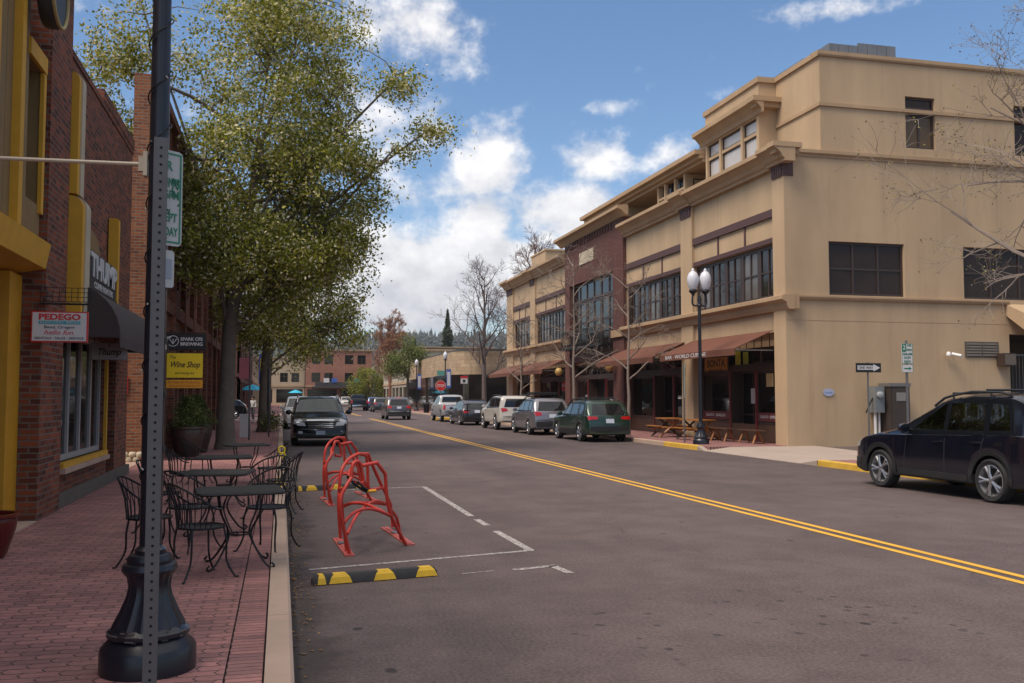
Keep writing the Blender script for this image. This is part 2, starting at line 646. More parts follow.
WHITE = mat('white_paint', (.72, .71, .70), .5, var=.08)
SIGNWHITE = mat('sign_white', (.62, .60, .60), .4, var=.06)
YELLOW = mat('yellow_paint', (.62, .36, .03), .55, var=.15)
MUSTARD = mat('mustard_boards', (.54, .285, .018), .7, var=.22, scale=4)
MUSTARD_D = mat('tan_boards', (.20, .125, .045), .75, var=.25, scale=3)
CREAM = mat('cream_trim', (.42, .36, .26), .7, var=.2)
REDPAINT = worn_paint('red_rack_paint', (.55, .040, .024), .30, .40, (.13, .035, .028), .42)
RED = mat('sign_red', (.55, .025, .025), .4, var=.06)
GREEN = mat('sign_green', (.01, .17, .09), .4, var=.06)
BLUE = mat('banner_blue', (.05, .12, .42), .6)
ORANGE = mat('sign_orange', (.72, .33, .015), .5, var=.06)
SIGNYELLOW = mat('sign_yellow', (.80, .58, .01), .5, var=.05)
TEAL = mat('sign_teal', (.03, .38, .44), .5, var=.05)
AWNING = mat('rust_awning_canvas', (.135, .048, .027), .85, var=.22, scale=1.2)
AWNING_D = mat('charcoal_awning_canvas', (.045, .034, .034), .85, var=.25, scale=2)
WOOD = mat('honey_wood', (.30, .115, .025), .55, var=.35, scale=6)
WOODD = mat('dark_wood', (.075, .036, .02), .6, var=.3)
CONCRETE = mat('concrete', (.40, .285, .22), .85, var=.28, scale=1.6, bump=.25, bscale=40, world_pos=True)
APRON = mat('apron_concrete', (.34, .27, .225), .85, var=.22, scale=.8, bump=.2, bscale=40, world_pos=True)
KERBYEL = mat('yellow_kerb_paint', (.55, .33, .04), .7, var=.35, scale=5, world_pos=True)
BRICK_R = brick('oxblood_brick', (.150, .055, .042), (.095, .038, .034), (.11, .08, .07))
BRICK_L = brick('old_red_brick', (.245, .064, .029), (.070, .023, .017), (.14, .105, .085), .225, .078, .011, stain=.35)
BRICK_O = brick('orange_brick', (.31, .105, .042), (.16, .054, .029), (.21, .16, .12), .225, .078, .011)
BRICK_F = brick('far_brick', (.36, .135, .085), (.29, .105, .07), (.3, .2, .15))
ASPHALT = asphalt()
PAVERS = pavers('red_pavers')
SOLDIER = pavers('red_paver_border', True)
LINEYEL = worn_paint('yellow_line_paint', (.66, .35, .03), .30, .42)
LINEWHITE = worn_paint('worn_white_line_paint', (.46, .42, .40), .36, .62)
BARK = mat('grey_bark', (.135, .105, .082), .9, var=.4, scale=7, bump=.5, bscale=30)
BARK_L = mat('pale_bark', (.23, .185, .155), .9, var=.35, scale=8)
RUBBER = mat('tyre_rubber', (.014, .014, .015), .8)
ALLOY = mat('alloy_wheel', (.42, .42, .44), .3, .8, var=.1)
PLASTIC = mat('black_plastic', (.018, .018, .020), .6)
CARGLASS = mat('car_glass', (.010, .011, .013), .03, var=.1, spec=.6)
TAIL = mat('tail_lamp_red', (.45, .012, .012), .15, var=.1, coat=.6)
LAMPCLEAR = mat('headlamp_clear', (.45, .46, .48), .12, var=.2, spec=.8)
CHROME = mat('chrome', (.55, .55, .57), .15, .95, var=.1)
PLATE = mat('number_plate', (.48, .52, .60), .4, var=.1)


def see_through():
    m, nt, b = new_mat('clear_car_glass')
    tr = nt.nodes.new('ShaderNodeBsdfTransparent')
    tr.inputs['Color'].default_value = (.50, .52, .48, 1)
    gl = nt.nodes.new('ShaderNodeBsdfGlossy')
    gl.inputs['Roughness'].default_value = .02
    fr = nt.nodes.new('ShaderNodeFresnel')
    fr.inputs['IOR'].default_value = 1.55
    mx = nt.nodes.new('ShaderNodeMixShader')
    nt.links.new(math_(nt, 'ADD', math_(nt, 'MULTIPLY', fr.outputs[0], 1.4), .05), mx.inputs[0])
    nt.links.new(tr.outputs[0], mx.inputs[1])
    nt.links.new(gl.outputs[0], mx.inputs[2])
    nt.links.new(mx.outputs[0], nt.nodes['Material Output'].inputs['Surface'])
    return m


CLEARGLASS = see_through()
TRIMBLACK = mat('gloss_black_trim', (.004, .004, .005), .3, spec=.25)
SEAT = mat('dark_upholstery', (.022, .021, .022), .85)


# lettering set as thin mesh letters
def frame(origin, xdir, up=(0, 0, 1)):
    x = Vector(xdir).normalized()
    y = Vector(up)
    n = x.cross(y).normalized()
    M = Matrix.Identity(4)
    for i in range(3):
        M[i][0], M[i][1], M[i][2], M[i][3] = x[i], y[i], n[i], origin[i]
    return M


def lettering(s, parent, origin, xdir, size, m, width=None, ext=.003, shear=0.0, bold=0.0, align='CENTER', name='lettering', world_xy=False):
    cu = bpy.data.curves.new(name, 'FONT')
    cu.body = s
    cu.size = size
    cu.extrude = ext
    cu.shear = shear
    cu.offset = bold
    cu.align_x = align
    cu.align_y = 'CENTER'
    cu.resolution_u = 3
    ob = bpy.data.objects.new(name, cu)
    COL.objects.link(ob)
    dg = bpy.context.evaluated_depsgraph_get()
    me = bpy.data.meshes.new_from_object(ob.evaluated_get(dg))
    bpy.data.objects.remove(ob)
    bpy.data.curves.remove(cu)
    if width and len(me.vertices):
        xs = [v.co.x for v in me.vertices]
        w = max(xs) - min(xs)
        k = width / w if w else 1
        for v in me.vertices: v.co.x *= k
    me.transform(frame(origin, xdir))
    me.name = name
    me.materials.clear()
    me.materials.append(m)
    o = bpy.data.objects.new(name, me)
    COL.objects.link(o)
    o.parent = parent
    if world_xy and parent.parent is None and parent.type == 'EMPTY':
        o.location = -Vector(parent.location)
    return o
# ------------------------------------------------------------------ ground, road, pavements
RX = 13.1            # right kerb line
WX = 16.0            # front of the long right-hand building
LX = -3.1            # front of the left-hand buildings


def st(name, mb, m, smooth=None):
    o = mb.build(name, m, None, smooth)
    o["kind"] = "structure"
    return o


GROUNDM = mat('dry_ground', (.10, .095, .06), .95, var=.3, scale=.02, world_pos=True)
st('ground', MB().quad((-4000, -600, -.06), (4000, -600, -.06), (4000, 5000, -.06), (-4000, 5000, -.06)), GROUNDM)
st('road', MB().quad((-90, -40, 0), (150, -40, 0), (150, 420, 0), (-90, 420, 0)), ASPHALT)
# left pavement: pavers, a border of bricks laid across, and the kerb
lp = MB()
for y0, y1 in ((-12, 66.5), (82, 300)):
    lp.box(-9.5, y0, -.05, -.300, y1, .136)
st('pavement', lp, PAVERS)
lb = MB()
for y0, y1 in ((-12, 66.5), (82, 300)):
    lb.box(-.290, y0, -.05, -.084, y1, .136)
st('pavement_border', lb, SOLDIER)


def kerb_run(mb, x0, x1, y0, y1, step=2.4, top=.15, edge='R'):
    y = y0
    while y < y1 - .05:
        e = min(y + step, y1)
        if edge == 'R':
            poly = [(x0, -.05), (x1 + .015, -.05), (x1, top - .02), (x1 - .02, top), (x0, top)]
        else:
            poly = [(x1, -.05), (x1, top), (x0 + .02, top), (x0, top - .02), (x0 - .015, -.05)]
        mb.prism(poly, 'y', y + .004, e - .004)
        y = e


lk = MB()
kerb_run(lk, -.071, .095, -12, 17.2)
kerb_run(lk, -.071, .095, 19.2, 66.5)
kerb_run(lk, -.071, .095, 82, 300)
st('kerb', lk, CONCRETE)
lj = MB()
for y0, y1 in ((-12, 66.5), (82, 300)):
    lj.box(-.302, y0, -.05, -.070, y1, .118)
st('pavement_joint', lj, mat('joint_dirt', (.02, .016, .015), .95))
ly = MB()
kerb_run(ly, -.071, .097, 17.2, 19.2, 1.0)
st('kerb', ly, KERBYEL)
# right pavement, the alley mouth with its concrete apron, and the near corner
rp = MB()
rp.box(RX + .17, 27.7, -.05, 24.6, 68.2, .136)
rp.box(RX + .17, -12, -.05, 17.5, 21.2, .136)
for y0, y1 in ((84, 300),):
    rp.box(RX + .17, y0, -.05, 60, y1, .136)
st('pavement', rp, PAVERS)
rk = MB()
kerb_run(rk, RX, RX + .166, 31.0, 68.2, edge='L')
kerb_run(rk, RX, RX + .166, 84, 300, edge='L')
kerb_run(rk, RX, RX + .166, -12, 14.5, edge='L')
st('kerb', rk, CONCRETE)
ry = MB()
kerb_run(ry, RX - .002, RX + .166, 28.2, 31.0, 1.4, edge='L')
kerb_run(ry, RX - .002, RX + .166, 14.5, 21.2, 2.2, edge='L')
st('kerb', ry, KERBYEL)
ap = MB()
ys = [21.2, 22.0, 25.2, 27.7, 28.2]
zt = [.134, .03, .03, .125, .134]
vs, fs = [], []
for y, z in zip(ys, zt):
    for x, f in ((RX - .02, 0), (RX + .9, .75), (RX + 1.6, 1.0), (17.0, 1.0)):
        zz = (.012 if f == 0 and .0 < z < .13 else z) if f == 0 else z + (max(.09, z) - z) * f
        vs.append((x, y, zz))
n = 4
for i in range(len(ys) - 1):
    for j in range(n - 1):
        fs.append((i * n + j, i * n + j + 1, (i + 1) * n + j + 1, (i + 1) * n + j))
for i in range(len(ys) - 1):
    k = len(vs)
    a_, b_ = vs[i * n], vs[(i + 1) * n]
    vs += [(a_[0], a_[1], -.05), (b_[0], b_[1], -.05)]
    fs.append((i * n, (i + 1) * n, k + 1, k))
st('driveway_apron', MB().add(vs, fs), APRON)
st('alley', MB().box(17.0, 10, -.05, 48, 27.62, .085), ASPHALT)
# left alley between the two brick fronts
st('alley', MB().box(-30, 20.2, -.05, -3.3, 24.9, .142), CONCRETE)
st('doorstep', MB().box(-3.9, 11.6, .1, -3.02, 13.25, .155), CONCRETE)

# painted lines
def line(mb, x0, y0, x1, y1, w, z=.004):
    d = Vector((x1 - x0, y1 - y0, 0))
    n_ = Vector((-d.y, d.x, 0)).normalized() * w / 2
    a, b = Vector((x0, y0, z)), Vector((x1, y1, z))
    mb.quad(a - n_, b - n_, b + n_, a + n_)


yl = MB()
for dx in (-.115, .115):
    line(yl, 6.93 + dx, -10, 6.74 + dx, 73.5, .10)
    line(yl, 6.80 + dx, 84, 6.80 + dx, 200, .10)
st('centre_line', yl, LINEYEL)
wl = MB()
line(wl, .30, 9.80, 2.80, 10.42, .075)
line(wl, 2.77, 10.42, 2.73, 12.0, .10)
line(wl, 2.73, 12.55, 2.72, 13.2, .10)
line(wl, 2.715, 13.55, 2.70, 18.1, .10)
line(wl, 1.0, 17.95, 2.74, 18.12, .085)
line(wl, 2.30, 9.30, 2.79, 9.44, .09)
line(wl, 2.74, 9.44, 2.80, 9.00, .09)
line(wl, 1.75, 9.22, 2.1, 9.30, .03)
line(wl, 3.2, 69.3, 6.6, 69.6, .35)
st('bay_marking', wl, LINEWHITE)

# leaves and grit lying in the gutter
lf = MB()
rng = random.Random(3)
for i in range(420):
    y = rng.uniform(5.0, 20)
    x = .11 + abs(rng.gauss(0, .09))
    if rng.random() < .35: y = rng.choice((9.0, 12.6, 15.8, 17.0)) + rng.gauss(0, .35); x = .12 + abs(rng.gauss(0, .2))
    a = rng.uniform(0, 6.28)
    s = rng.uniform(.010, .026)
    c_, s_ = math.cos(a) * s, math.sin(a) * s
    z = .006 + rng.uniform(0, .01)
    lf.add([(x - c_, y - s_, z), (x + s_ * .5, y - c_ * .5, z + rng.uniform(0, .012)), (x + c_, y + s_, z), (x - s_ * .5, y + c_ * .5, z + .004)], [(0, 1, 2, 3)])
lo = lf.build('fallen_leaves', leaf_mat('dead_leaf', [(0, (.10, .055, .03)), (.7, (.22, .11, .03)), (1, (.45, .25, .05))], .1), fix=False)
tag(lo, 'small brown fallen leaves and grit along the left gutter', 'fallen leaves', kind='stuff')

# ------------------------------------------------------------------ wall and window makers
def mapper(axis, base):
    """a runs along the wall, z up, d out of the wall."""
    if axis == 'x-': return lambda a, z, d: (base - d, a, z)
    if axis == 'x+': return lambda a, z, d: (base + d, a, z)
    if axis == 'y-': return lambda a, z, d: (a, base - d, z)
    return lambda a, z, d: (a, base + d, z)


def wbox(mb, mp, a0, a1, z0, z1, d0, d1, mi=0):
    p, q = mp(a0, z0, d0), mp(a1, z1, d1)
    mb.box(p[0], p[1], p[2], q[0], q[1], q[2], mi)


def wall_panel(mb, mp, a0, a1, z0, z1, holes=(), th=.3, d=0.0, mi=0):
    """A wall of real thickness with openings left in it."""
    A = sorted({a0, a1, *[h[0] for h in holes], *[h[1] for h in holes]})
    Z = sorted({z0, z1, *[h[2] for h in holes], *[h[3] for h in holes]})
    A = [a for a in A if a0 <= a <= a1]
    Z = [z for z in Z if z0 <= z <= z1]
    solid = {}
    for i in range(len(A) - 1):
        for j in range(len(Z) - 1):
            ca, cz = (A[i] + A[i + 1]) / 2, (Z[j] + Z[j + 1]) / 2
            solid[i, j] = not any(h[0] < ca < h[1] and h[2] < cz < h[3] for h in holes)
    for (i, j), s in solid.items():
        if not s: continue
        x0, x1, y0, y1 = A[i], A[i + 1], Z[j], Z[j + 1]
        def q(*pts):
            mb.quad(*[mp(*p) for p in pts], mi)
        q((x0, y0, d), (x1, y0, d), (x1, y1, d), (x0, y1, d))
        q((x0, y0, d - th), (x1, y0, d - th), (x1, y1, d - th), (x0, y1, d - th))
        if not solid.get((i - 1, j), False): q((x0, y0, d), (x0, y1, d), (x0, y1, d - th), (x0, y0, d - th))
        if not solid.get((i + 1, j), False): q((x1, y0, d), (x1, y1, d), (x1, y1, d - th), (x1, y0, d - th))
        if not solid.get((i, j - 1), False): q((x0, y0, d), (x1, y0, d), (x1, y0, d - th), (x0, y0, d - th))
        if not solid.get((i, j + 1), False): q((x0, y1, d), (x1, y1, d), (x1, y1, d - th), (x0, y1, d - th))


def window(par, mp, a0, a1, z0, z1, cols=1, rows=1, d=-.14, fw=.06, bar=.035, m=None, g=None, dep=.07, world_xy=True, name='window', heavy=()):
    """Frame with bars, its glass a sub-part set behind."""
    m = m or WINFRAME
    g = g or GLASS
    f = MB()
    wbox(f, mp, a0 + .002, a0 + fw, z0 + .002, z1 - .002, d - dep, d)
    wbox(f, mp, a1 - fw, a1 - .002, z0 + .002, z1 - .002, d - dep, d)
    wbox(f, mp, a0 + fw, a1 - fw, z0 + .002, z0 + fw, d - dep, d)
    wbox(f, mp, a0 + fw, a1 - fw, z1 - fw, z1 - .002, d - dep, d)
    for i in range(1, cols):
        a = a0 + (a1 - a0) * i / cols
        b = bar * (2.2 if i in heavy else 1)
        wbox(f, mp, a - b, a + b, z0 + fw, z1 - fw, d - dep, d - .004)
    rr = rows if isinstance(rows, (list, tuple)) else [i / rows for i in range(1, rows)]
    for t in rr:
        z = z0 + (z1 - z0) * t
        wbox(f, mp, a0 + fw, a1 - fw, z - bar * .8, z + bar * .8, d - dep - .01, d - .012)
    fo = f.build(name, m, par, None, world_xy)
    p = MB()
    wbox(p, mp, a0 + .01, a1 - .01, z0 + .01, z1 - .01, d - dep - .012, d - dep * .6)
    po = p.build('pane', g, fo)
    return fo


def cornice(mb, mp, a0, a1, prof, ends=True, mi=0):
    """prof: (out, z) points from the wall face up and back to the wall."""
    vs = [mp(a0, z, d) for d, z in prof] + [mp(a1, z, d) for d, z in prof]
    k = len(prof)
    fs = [(i, (i + 1) % k, k + (i + 1) % k, k + i) for i in range(k)]
    fs += [tuple(range(k))[::-1], tuple(range(k, 2 * k))]
    mb.add(vs, fs, mi)


# ------------------------------------------------------------------ the long tan building on the right
SY = 27.63           # its side wall, facing the camera
B = thing('commercial_building', 'long tan stucco building with brown bands, brick centre bay and rust awnings on the right', 'building', (WX, SY, 0))
F = mapper('x-', WX)
S = mapper('y-', SY)


def part(name, mb, m, smooth=None, par=None):
    return mb.build(name, m, par or B, smooth, par is None)


pil = [(27.63, 28.4), (34.8, 35.9), (59.0, 60.2), (65.0, 66.8)]
bays = [(28.4, 34.8, 5), (35.9, 42.5, 5), (52.1, 59.0, 5), (60.2, 65.0, 3)]
for k, (a0, a1, nb) in enumerate(bays):
    w = MB()
    wall_panel(w, F, a0 + .002, a1 - .002, 3.9, 9.6, [(a0 + .04, a1 - .04, 5.06, 6.92)], .35, -.12)
    part('facade_wall', w, STUCCO)
    bb = MB()
    wbox(bb, F, a0 + .004, a1 - .004, 7.80, 8.07, -.2, -.03)
    part('brown_band', bb, BROWN)
    bt = MB()
    for t in (1 / 3, 2 / 3):
        a = a0 + (a1 - a0) * t
        wbox(bt, F, a - .05, a + .05, 7.11, 7.797, -.2, -.085)
    wbox(bt, F, a0 + .01, a1 - .01, 6.93, 7.10, -.2, -.05)
    part('brown_batten', bt, BROWN)
    # a row of upright sashes between posts
    step = (a1 - a0 - .08) / (nb)
    for i in range(nb):
        b0 = a0 + .04 + step * i
        window(B, F, b0, b0 + step, 5.06, 6.92, 2, [.5], d=-.2, fw=.13, bar=.035, heavy=(), g=GLASS_PALE if (k * 5 + i * 7) % 3 == 1 else GLASS)
for a0, a1 in pil:
    p = MB()
    wbox(p, F, a0 + (.03 if a0 < 28 else 0), a1, .1, 9.45, -.4, .0)
    part('pilaster', p, STUCCO)
    c = MB()
    wbox(c, F, a0 + .06, a1 - .06, 9.02, 9.50, -.1, .045)
    wbox(c, F, a0 + .03, a1 - .03, 9.34, 9.505, -.1, .075)
    for i in range(5):
        t = a0 + .1 + (a1 - a0 - .2) * i / 4
        wbox(c, F, t - .03, t + .03, 9.06, 9.33, .04, .062)
    part('pilaster_capital', c, BROWN)
CORN = [(-.2, 9.42), (.06, 9.42), (.06, 9.50), (.14, 9.56), (.20, 9.68), (.34, 9.80), (.46, 9.86), (.46, 10.0), (-.2, 10.02)]
def corn(a0, a1, dz=0.0, push=0.0, name='cornice', scale=1.0):
    c = MB()
    cornice(c, F, a0, a1, [(d * scale + (push if d > 0 else 0), z + dz) for d, z in CORN])
    part(name, c, STUCCO_TRIM)
corn(28.45, 34.75, -.03)
corn(35.95, 42.45, -.03)
corn(52.15, 58.95, .0)
corn(60.25, 64.95, .0)
for a0, a1 in pil:
    corn(a0 - (.42 if a0 < 28 else .05), a1 + .05, .0, .12)
for a0, a1 in ((42.5, 44.0), (51.2, 52.1)):
    pass
# ledge between ground floor and first floor, along both walls
LEDGE = [(-.2, 4.58), (.02, 4.58), (.10, 4.72), (.10, 4.80), (.28, 4.90), (.28, 5.02), (.2, 5.05), (-.2, 5.05)]
for a0, a1 in ((27.36, 42.5), (52.1, 66.95)):
    c = MB()
    cornice(c, F, a0, a1, LEDGE)
    part('ledge', c, STUCCO_TRIM)
c = MB()
cornice(c, S, WX - .02, 24.6, [(-.2, 4.92), (.07, 4.92), (.12, 5.0), (.12, 5.05), (-.2, 5.05)])
part('ledge', c, STUCCO_TRIM)
# lintel wall between shopfronts and ledge
for a0, a1 in ((28.4, 34.8), (35.9, 42.5), (52.1, 59.0), (60.2, 65.0)):
    pass

# the brick centre bay
bw = MB()
wall_panel(bw, F, 42.5, 52.1, 3.6, 10.45, [(44.0, 51.2, 3.9, 7.98)], .5, .05)
for a0, a1 in ((42.5, 44.0), (51.2, 52.1)):
    wbox(bw, F, a0, a1, .1, 3.595, -.45, .05)
part('brick_bay', bw, BRICK_R)
for i in range(17):
    a = 44.1 + i * .42
    bd = MB()
    wbox(bd, F, a, a + .2, 10.08, 10.36, 0, .11)
    part('brick_dentil', bd, BRICK_R)
cr = MB()
cornice(cr, F, 41.9, 52.75, [(.0, 10.42), (.12, 10.42), (.2, 10.5), (.36, 10.64), (.56, 10.72), (.56, 10.86), (0, 10.9)])
part('cornice', cr, STUCCO_TRIM)
pq = MB()
wbox(pq, F, 46.9, 49.3, 8.95, 9.6, .02, .085)
part('stone_plaque', pq, mat('pale_stone', (.5, .42, .30), .8))
w1 = window(B, F, 44.0, 51.2, 6.95, 7.98, 6, 1, d=-.18, fw=.12, bar=.07)
w2 = window(B, F, 44.0, 51.2, 3.9, 6.92, 6, [.62], d=-.18, fw=.12, bar=.07, heavy=(2, 4))
# its iron balcony rail
br = MB()
wbox(br, F, 44.05, 51.15, 4.28, 4.4, .06, .62)
for z in (4.55, 5.25):
    wbox(br, F, 44.05, 51.15, z, z + .045, .55, .6)
for i in range(48):
    a = 44.08 + i * .15
    wbox(br, F, a, a + .02, 4.4, 5.25, .565, .585)
part('balcony_rail', br, BLACK)
for a0, a1, z in ((42.45, 44.05, 4.7), (51.15, 52.15, 4.7)):
    c = MB()
    wbox(c, F, a0, a1, 4.62, 4.98, .0, .16)
    part('stone_block', c, STUCCO_TRIM)

# side wall with its openings
holes = [(17.62, 20.5, 5.1, 6.9), (22.84, 26.4, 5.1, 6.9), (24.62, 40.0, -1, 3.9)]
sw = MB()
wall_panel(sw, S, WX + .003, 40.0, .02, 9.95, holes, .35, 0.0)
part('side_wall', sw, STUCCO)
window(B, S, 17.62, 20.5, 5.1, 6.9, 3, [.5], d=-.10, fw=.08, bar=.04, g=GLASS_SIDE)
window(B, S, 22.84, 26.4, 5.1, 6.9, 3, [.5], d=-.10, fw=.08, bar=.04, g=GLASS_SIDE)
gr = MB()
wbox(gr, S, WX + .02, 24.6, 4.235, 4.25, -.01, .006)
part('control_joint', gr, STUCCO_TRIM)
c = MB()
cornice(c, S, WX + .45, 40, [(-.2, 9.70), (.03, 9.70), (.03, 9.76), (.10, 9.82), (.10, 9.93), (-.2, 9.95)])
part('cornice', c, STUCCO_TRIM)
# return of the main cornice round the corner
c = MB()
wbox(c, S, WX - .60, WX + .45, 9.875, 10.035, -.02, .44)
wbox(c, S, WX - .47, WX + .40, 9.69, 9.872, -.02, .31)
wbox(c, S, WX - .32, WX + .36, 9.53, 9.687, -.02, .19)
part('cornice', c, STUCCO_TRIM)
c = MB()
wbox(c, S, WX - .045, WX + .33, 9.02, 9.50, -.02, .045)
part('pilaster_capital', c, BROWN)
c = MB()
wbox(c, S, WX - .02, WX + .36, 4.60, 5.07, -.01, .25)
part('ledge', c, STUCCO_TRIM)

# flat terrace, then the set-back top storey
rf = MB()
rf.box(WX + .1, SY + .1, 9.5, 40, 66.7, 9.6)
part('roof', rf, mat('roof_membrane', (.25, .24, .22), .9))
PX = 17.4
T = mapper('x-', PX)
ph = MB()
wall_panel(ph, S, PX + .004, 40, 9.95, 13.3, [(20.68, 21.86, 10.24, 12.04), (25.1, 27.0, 10.24, 12.04)], .35, .0)
wbox(ph, T, SY + .03, 35.2, 9.6, 13.3, -.35, 0)
ph.box(40 - .3, SY + .4, 3, 40, 66, 13.2)
ph.box(WX + .5, 66.3, 3, 39.6, 66.75, 9.9)
part('top_storey_wall', ph, STUCCO)
tr = MB()
wbox(tr, T, SY + .012, 30.45, 11.462, 11.577, -.1, .06)
cornice(tr, S, PX - .068, 40, [(-.2, 11.46), (.06, 11.46), (.06, 11.58), (-.2, 11.6)])
cornice(tr, S, PX - .09, 40, [(-.2, 13.16), (.05, 13.16), (.08, 13.22), (.08, 13.34), (-.4, 13.36)])
wbox(tr, T, SY + .014, 35.2, 13.163, 13.338, -.4, .08)
part('parapet_trim', tr, STUCCO_TRIM)
window(B, S, 20.68, 21.86, 10.24, 11.45, 2, 1, d=-.10, fw=.07, g=mat('amber_blind', (.10, .055, .018), .35, var=.4, scale=2))  # plain amber blind colour behind this pane
window(B, S, 20.68, 21.86, 11.62, 12.04, 1, 1, d=-.10, fw=.07, g=GLASS_SIDE)
window(B, S, 25.1, 27.0, 10.24, 12.04, 2, [.7], d=-.10, fw=.07, g=GLASS_SIDE)
# glazed projecting bay
QX = 16.7
Q = mapper('x-', QX)
pb = MB()
pb.box(QX + .002, 30.5, 9.6, PX, 34.9, 10.15)
pb.box(QX + .002, 30.5, 11.9, PX, 34.9, 13.14)
for a0, a1 in ((30.5, 30.68), (31.75, 31.9), (33.55, 33.7), (34.75, 34.9)):
    pb.box(QX + .002, a0, 10.152, QX + .5, a1, 11.898)
pb.box(QX + .3, 30.63, 10.16, PX + .1, 34.8, 11.89)
pb.box(QX + .06, 30.6, 11.28, QX + .25, 34.8, 11.40)
pb.box(QX + .501, 30.5, 10.152, PX + .05, 30.62, 11.898)
part('glazed_bay', pb, STUCCO)
for a0, a1 in ((30.68, 31.75), (31.9, 33.55), (33.7, 34.75)):
    window(B, Q, a0, a1, 10.155, 11.28, 1, 1, d=-.1, fw=.05, g=PANE_WHITE)
    window(B, Q, a0, a1, 11.4, 11.895, 1, 1, d=-.1, fw=.05, g=PANE_WHITE)
c = MB()
cornice(c, Q, 30.1, 35.3, [(0, 11.95), (.06, 11.95), (.1, 12.1), (.28, 12.28), (.42, 12.34), (.42, 12.5), (0, 12.52)])
c.box(QX - .43, 30.08, 12.345, PX + .03, 30.6, 12.525)
c.box(QX - .27, 30.2, 12.165, PX + .03, 30.6, 12.342)
part('cornice', c, STUCCO_TRIM)
c = MB()
wbox(c, Q, 30.42, 34.98, 13.142, 13.34, -.7, .07)
part('parapet_trim', c, STUCCO_TRIM)
# long overhanging flat roof with balconies beneath
ov = MB()
ov.box(16.25, 34.95, 11.62, 30, 50.2, 11.80)
ov.box(16.45, 34.96, 11.46, 30, 50.0, 11.618)
ov.box(16.62, 34.97, 11.32, 30, 49.9, 11.458)
part('overhanging_roof', ov, STUCCO_TRIM)
bk = MB()
bk.box(18.6, 34.95, 9.6, 18.9, 50, 11.31)
bk.box(16.72, 37.0, 9.6, 18.6, 37.14, 11.31)
bk.box(16.72, 39.9, 9.6, 18.6, 40.04, 11.31)
bk.box(16.72, 44.2, 9.6, 18.6, 44.34, 11.31)
for a in (38.0, 39.1, 45.2, 46.4, 47.8, 49.2):
    bk.box(16.72, a, 9.6, 16.86, a + .14, 11.31)
for a0, a1 in ((37.14, 39.9), (44.34, 49.9)):
    bk.box(16.73, a0, 9.6, 16.85, a1, 10.2)
    bk.box(16.73, a0, 10.66, 16.83, a1, 10.76)
bk.box(16.72, 35.0, 9.6, 16.84, 37.0, 10.25)
bk.box(16.72, 40.04, 9.6, 16.84, 44.2, 10.12)
part('balcony_wall', bk, STUCCO)
gl = mapper('x-', 16.95)
for a0, a1, n in ((37.14, 39.9, 3), (44.34, 49.9, 4)):
    window(B, gl, a0, a1, 10.2, 11.3, n, [.48], d=0, fw=.05)
window(B, mapper('y-', 37.0), 17.1, 18.4, 10.5, 11.1, 1, 1, d=.02, fw=.05)
window(B, mapper('x-', 18.6), 35.3, 36.8, 9.7, 11.2, 2, 1, d=.02, fw=.05)
window(B, mapper('x-', 18.6), 40.6, 43.8, 9.7, 11.2, 3, 1, d=.02, fw=.05)
pr = MB()
pr.box(16.9, 59.6, 9.6, 20, 63.2, 11.4)
pr.box(16.85, 59.5, 11.4, 20.1, 63.3, 11.5)
part('roof_box', pr, STUCCO)
pr = MB()
pr.box(18.0, 50.6, 9.6, 22, 52.0, 12.4)
part('roof_box', pr, STUCCO)
# metal plant screen on the roof
ms = MB()
for i in range(7):
    ms.box(21.25 + i * .44, 33.0, 13.3, 21.25 + i * .44 + .42, 33.08, 15.95 + (.12 if i > 2 else 0))
ms.box(21.25, 33.08, 13.3, 21.33, 40, 15.95)
ms.box(24.2, 33.08, 13.3, 24.28, 40, 16.0)
for i in range(2):
    ms.box(20.2, 33.2 + i * 1.35, 13.3, 20.28, 33.2 + i * 1.35 + 1.31, 15.3)
ms.box(20.285, 33.2, 13.3, 21.24, 33.28, 15.3)
ms.box(18.8, 32.3, 13.2, 24.2, 40, 13.3)
part('plant_screen', ms, mat('weathered_zinc', (.20, .20, .21), .55, .4, var=.35, scale=1.5))
vt = MB()
wbox(vt, S, 22.8, 24.15, 3.08, 3.62, 0, .03)
for c0 in (22.86, 23.5):
    for j in range(5):
        wbox(vt, S, c0, c0 + .58, 3.13 + j * .095, 3.185 + j * .095, .03, .06, 1)
part('wall_vent', vt, [mat('vent_grey', (.10, .085, .075), .6), mat('vent_slat', (.20, .165, .13), .6)])
# passage under the upper floor, behind the iron gate
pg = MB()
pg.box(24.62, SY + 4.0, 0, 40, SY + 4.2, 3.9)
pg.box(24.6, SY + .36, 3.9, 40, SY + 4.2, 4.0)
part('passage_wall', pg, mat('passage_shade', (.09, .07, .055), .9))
gt = MB()
for i in range(26):
    gt.box(24.7 + i * .14, SY - .02, .1, 24.72 + i * .14, SY, 3.2)
for z in (.3, 1.6, 3.15):
    gt.box(24.64, SY - .035, z, 28.4, SY + .01, z + .05)
part('iron_gate', gt, mat('gate_grey', (.10, .10, .105), .5, .4))
cn = MB()
cn.prism([(SY - .9, 3.95), (SY - .02, 4.55), (SY - .02, 4.95), (SY - .9, 4.55)], 'x', 24.5, 29)
part('side_canopy', cn, STUCCO)

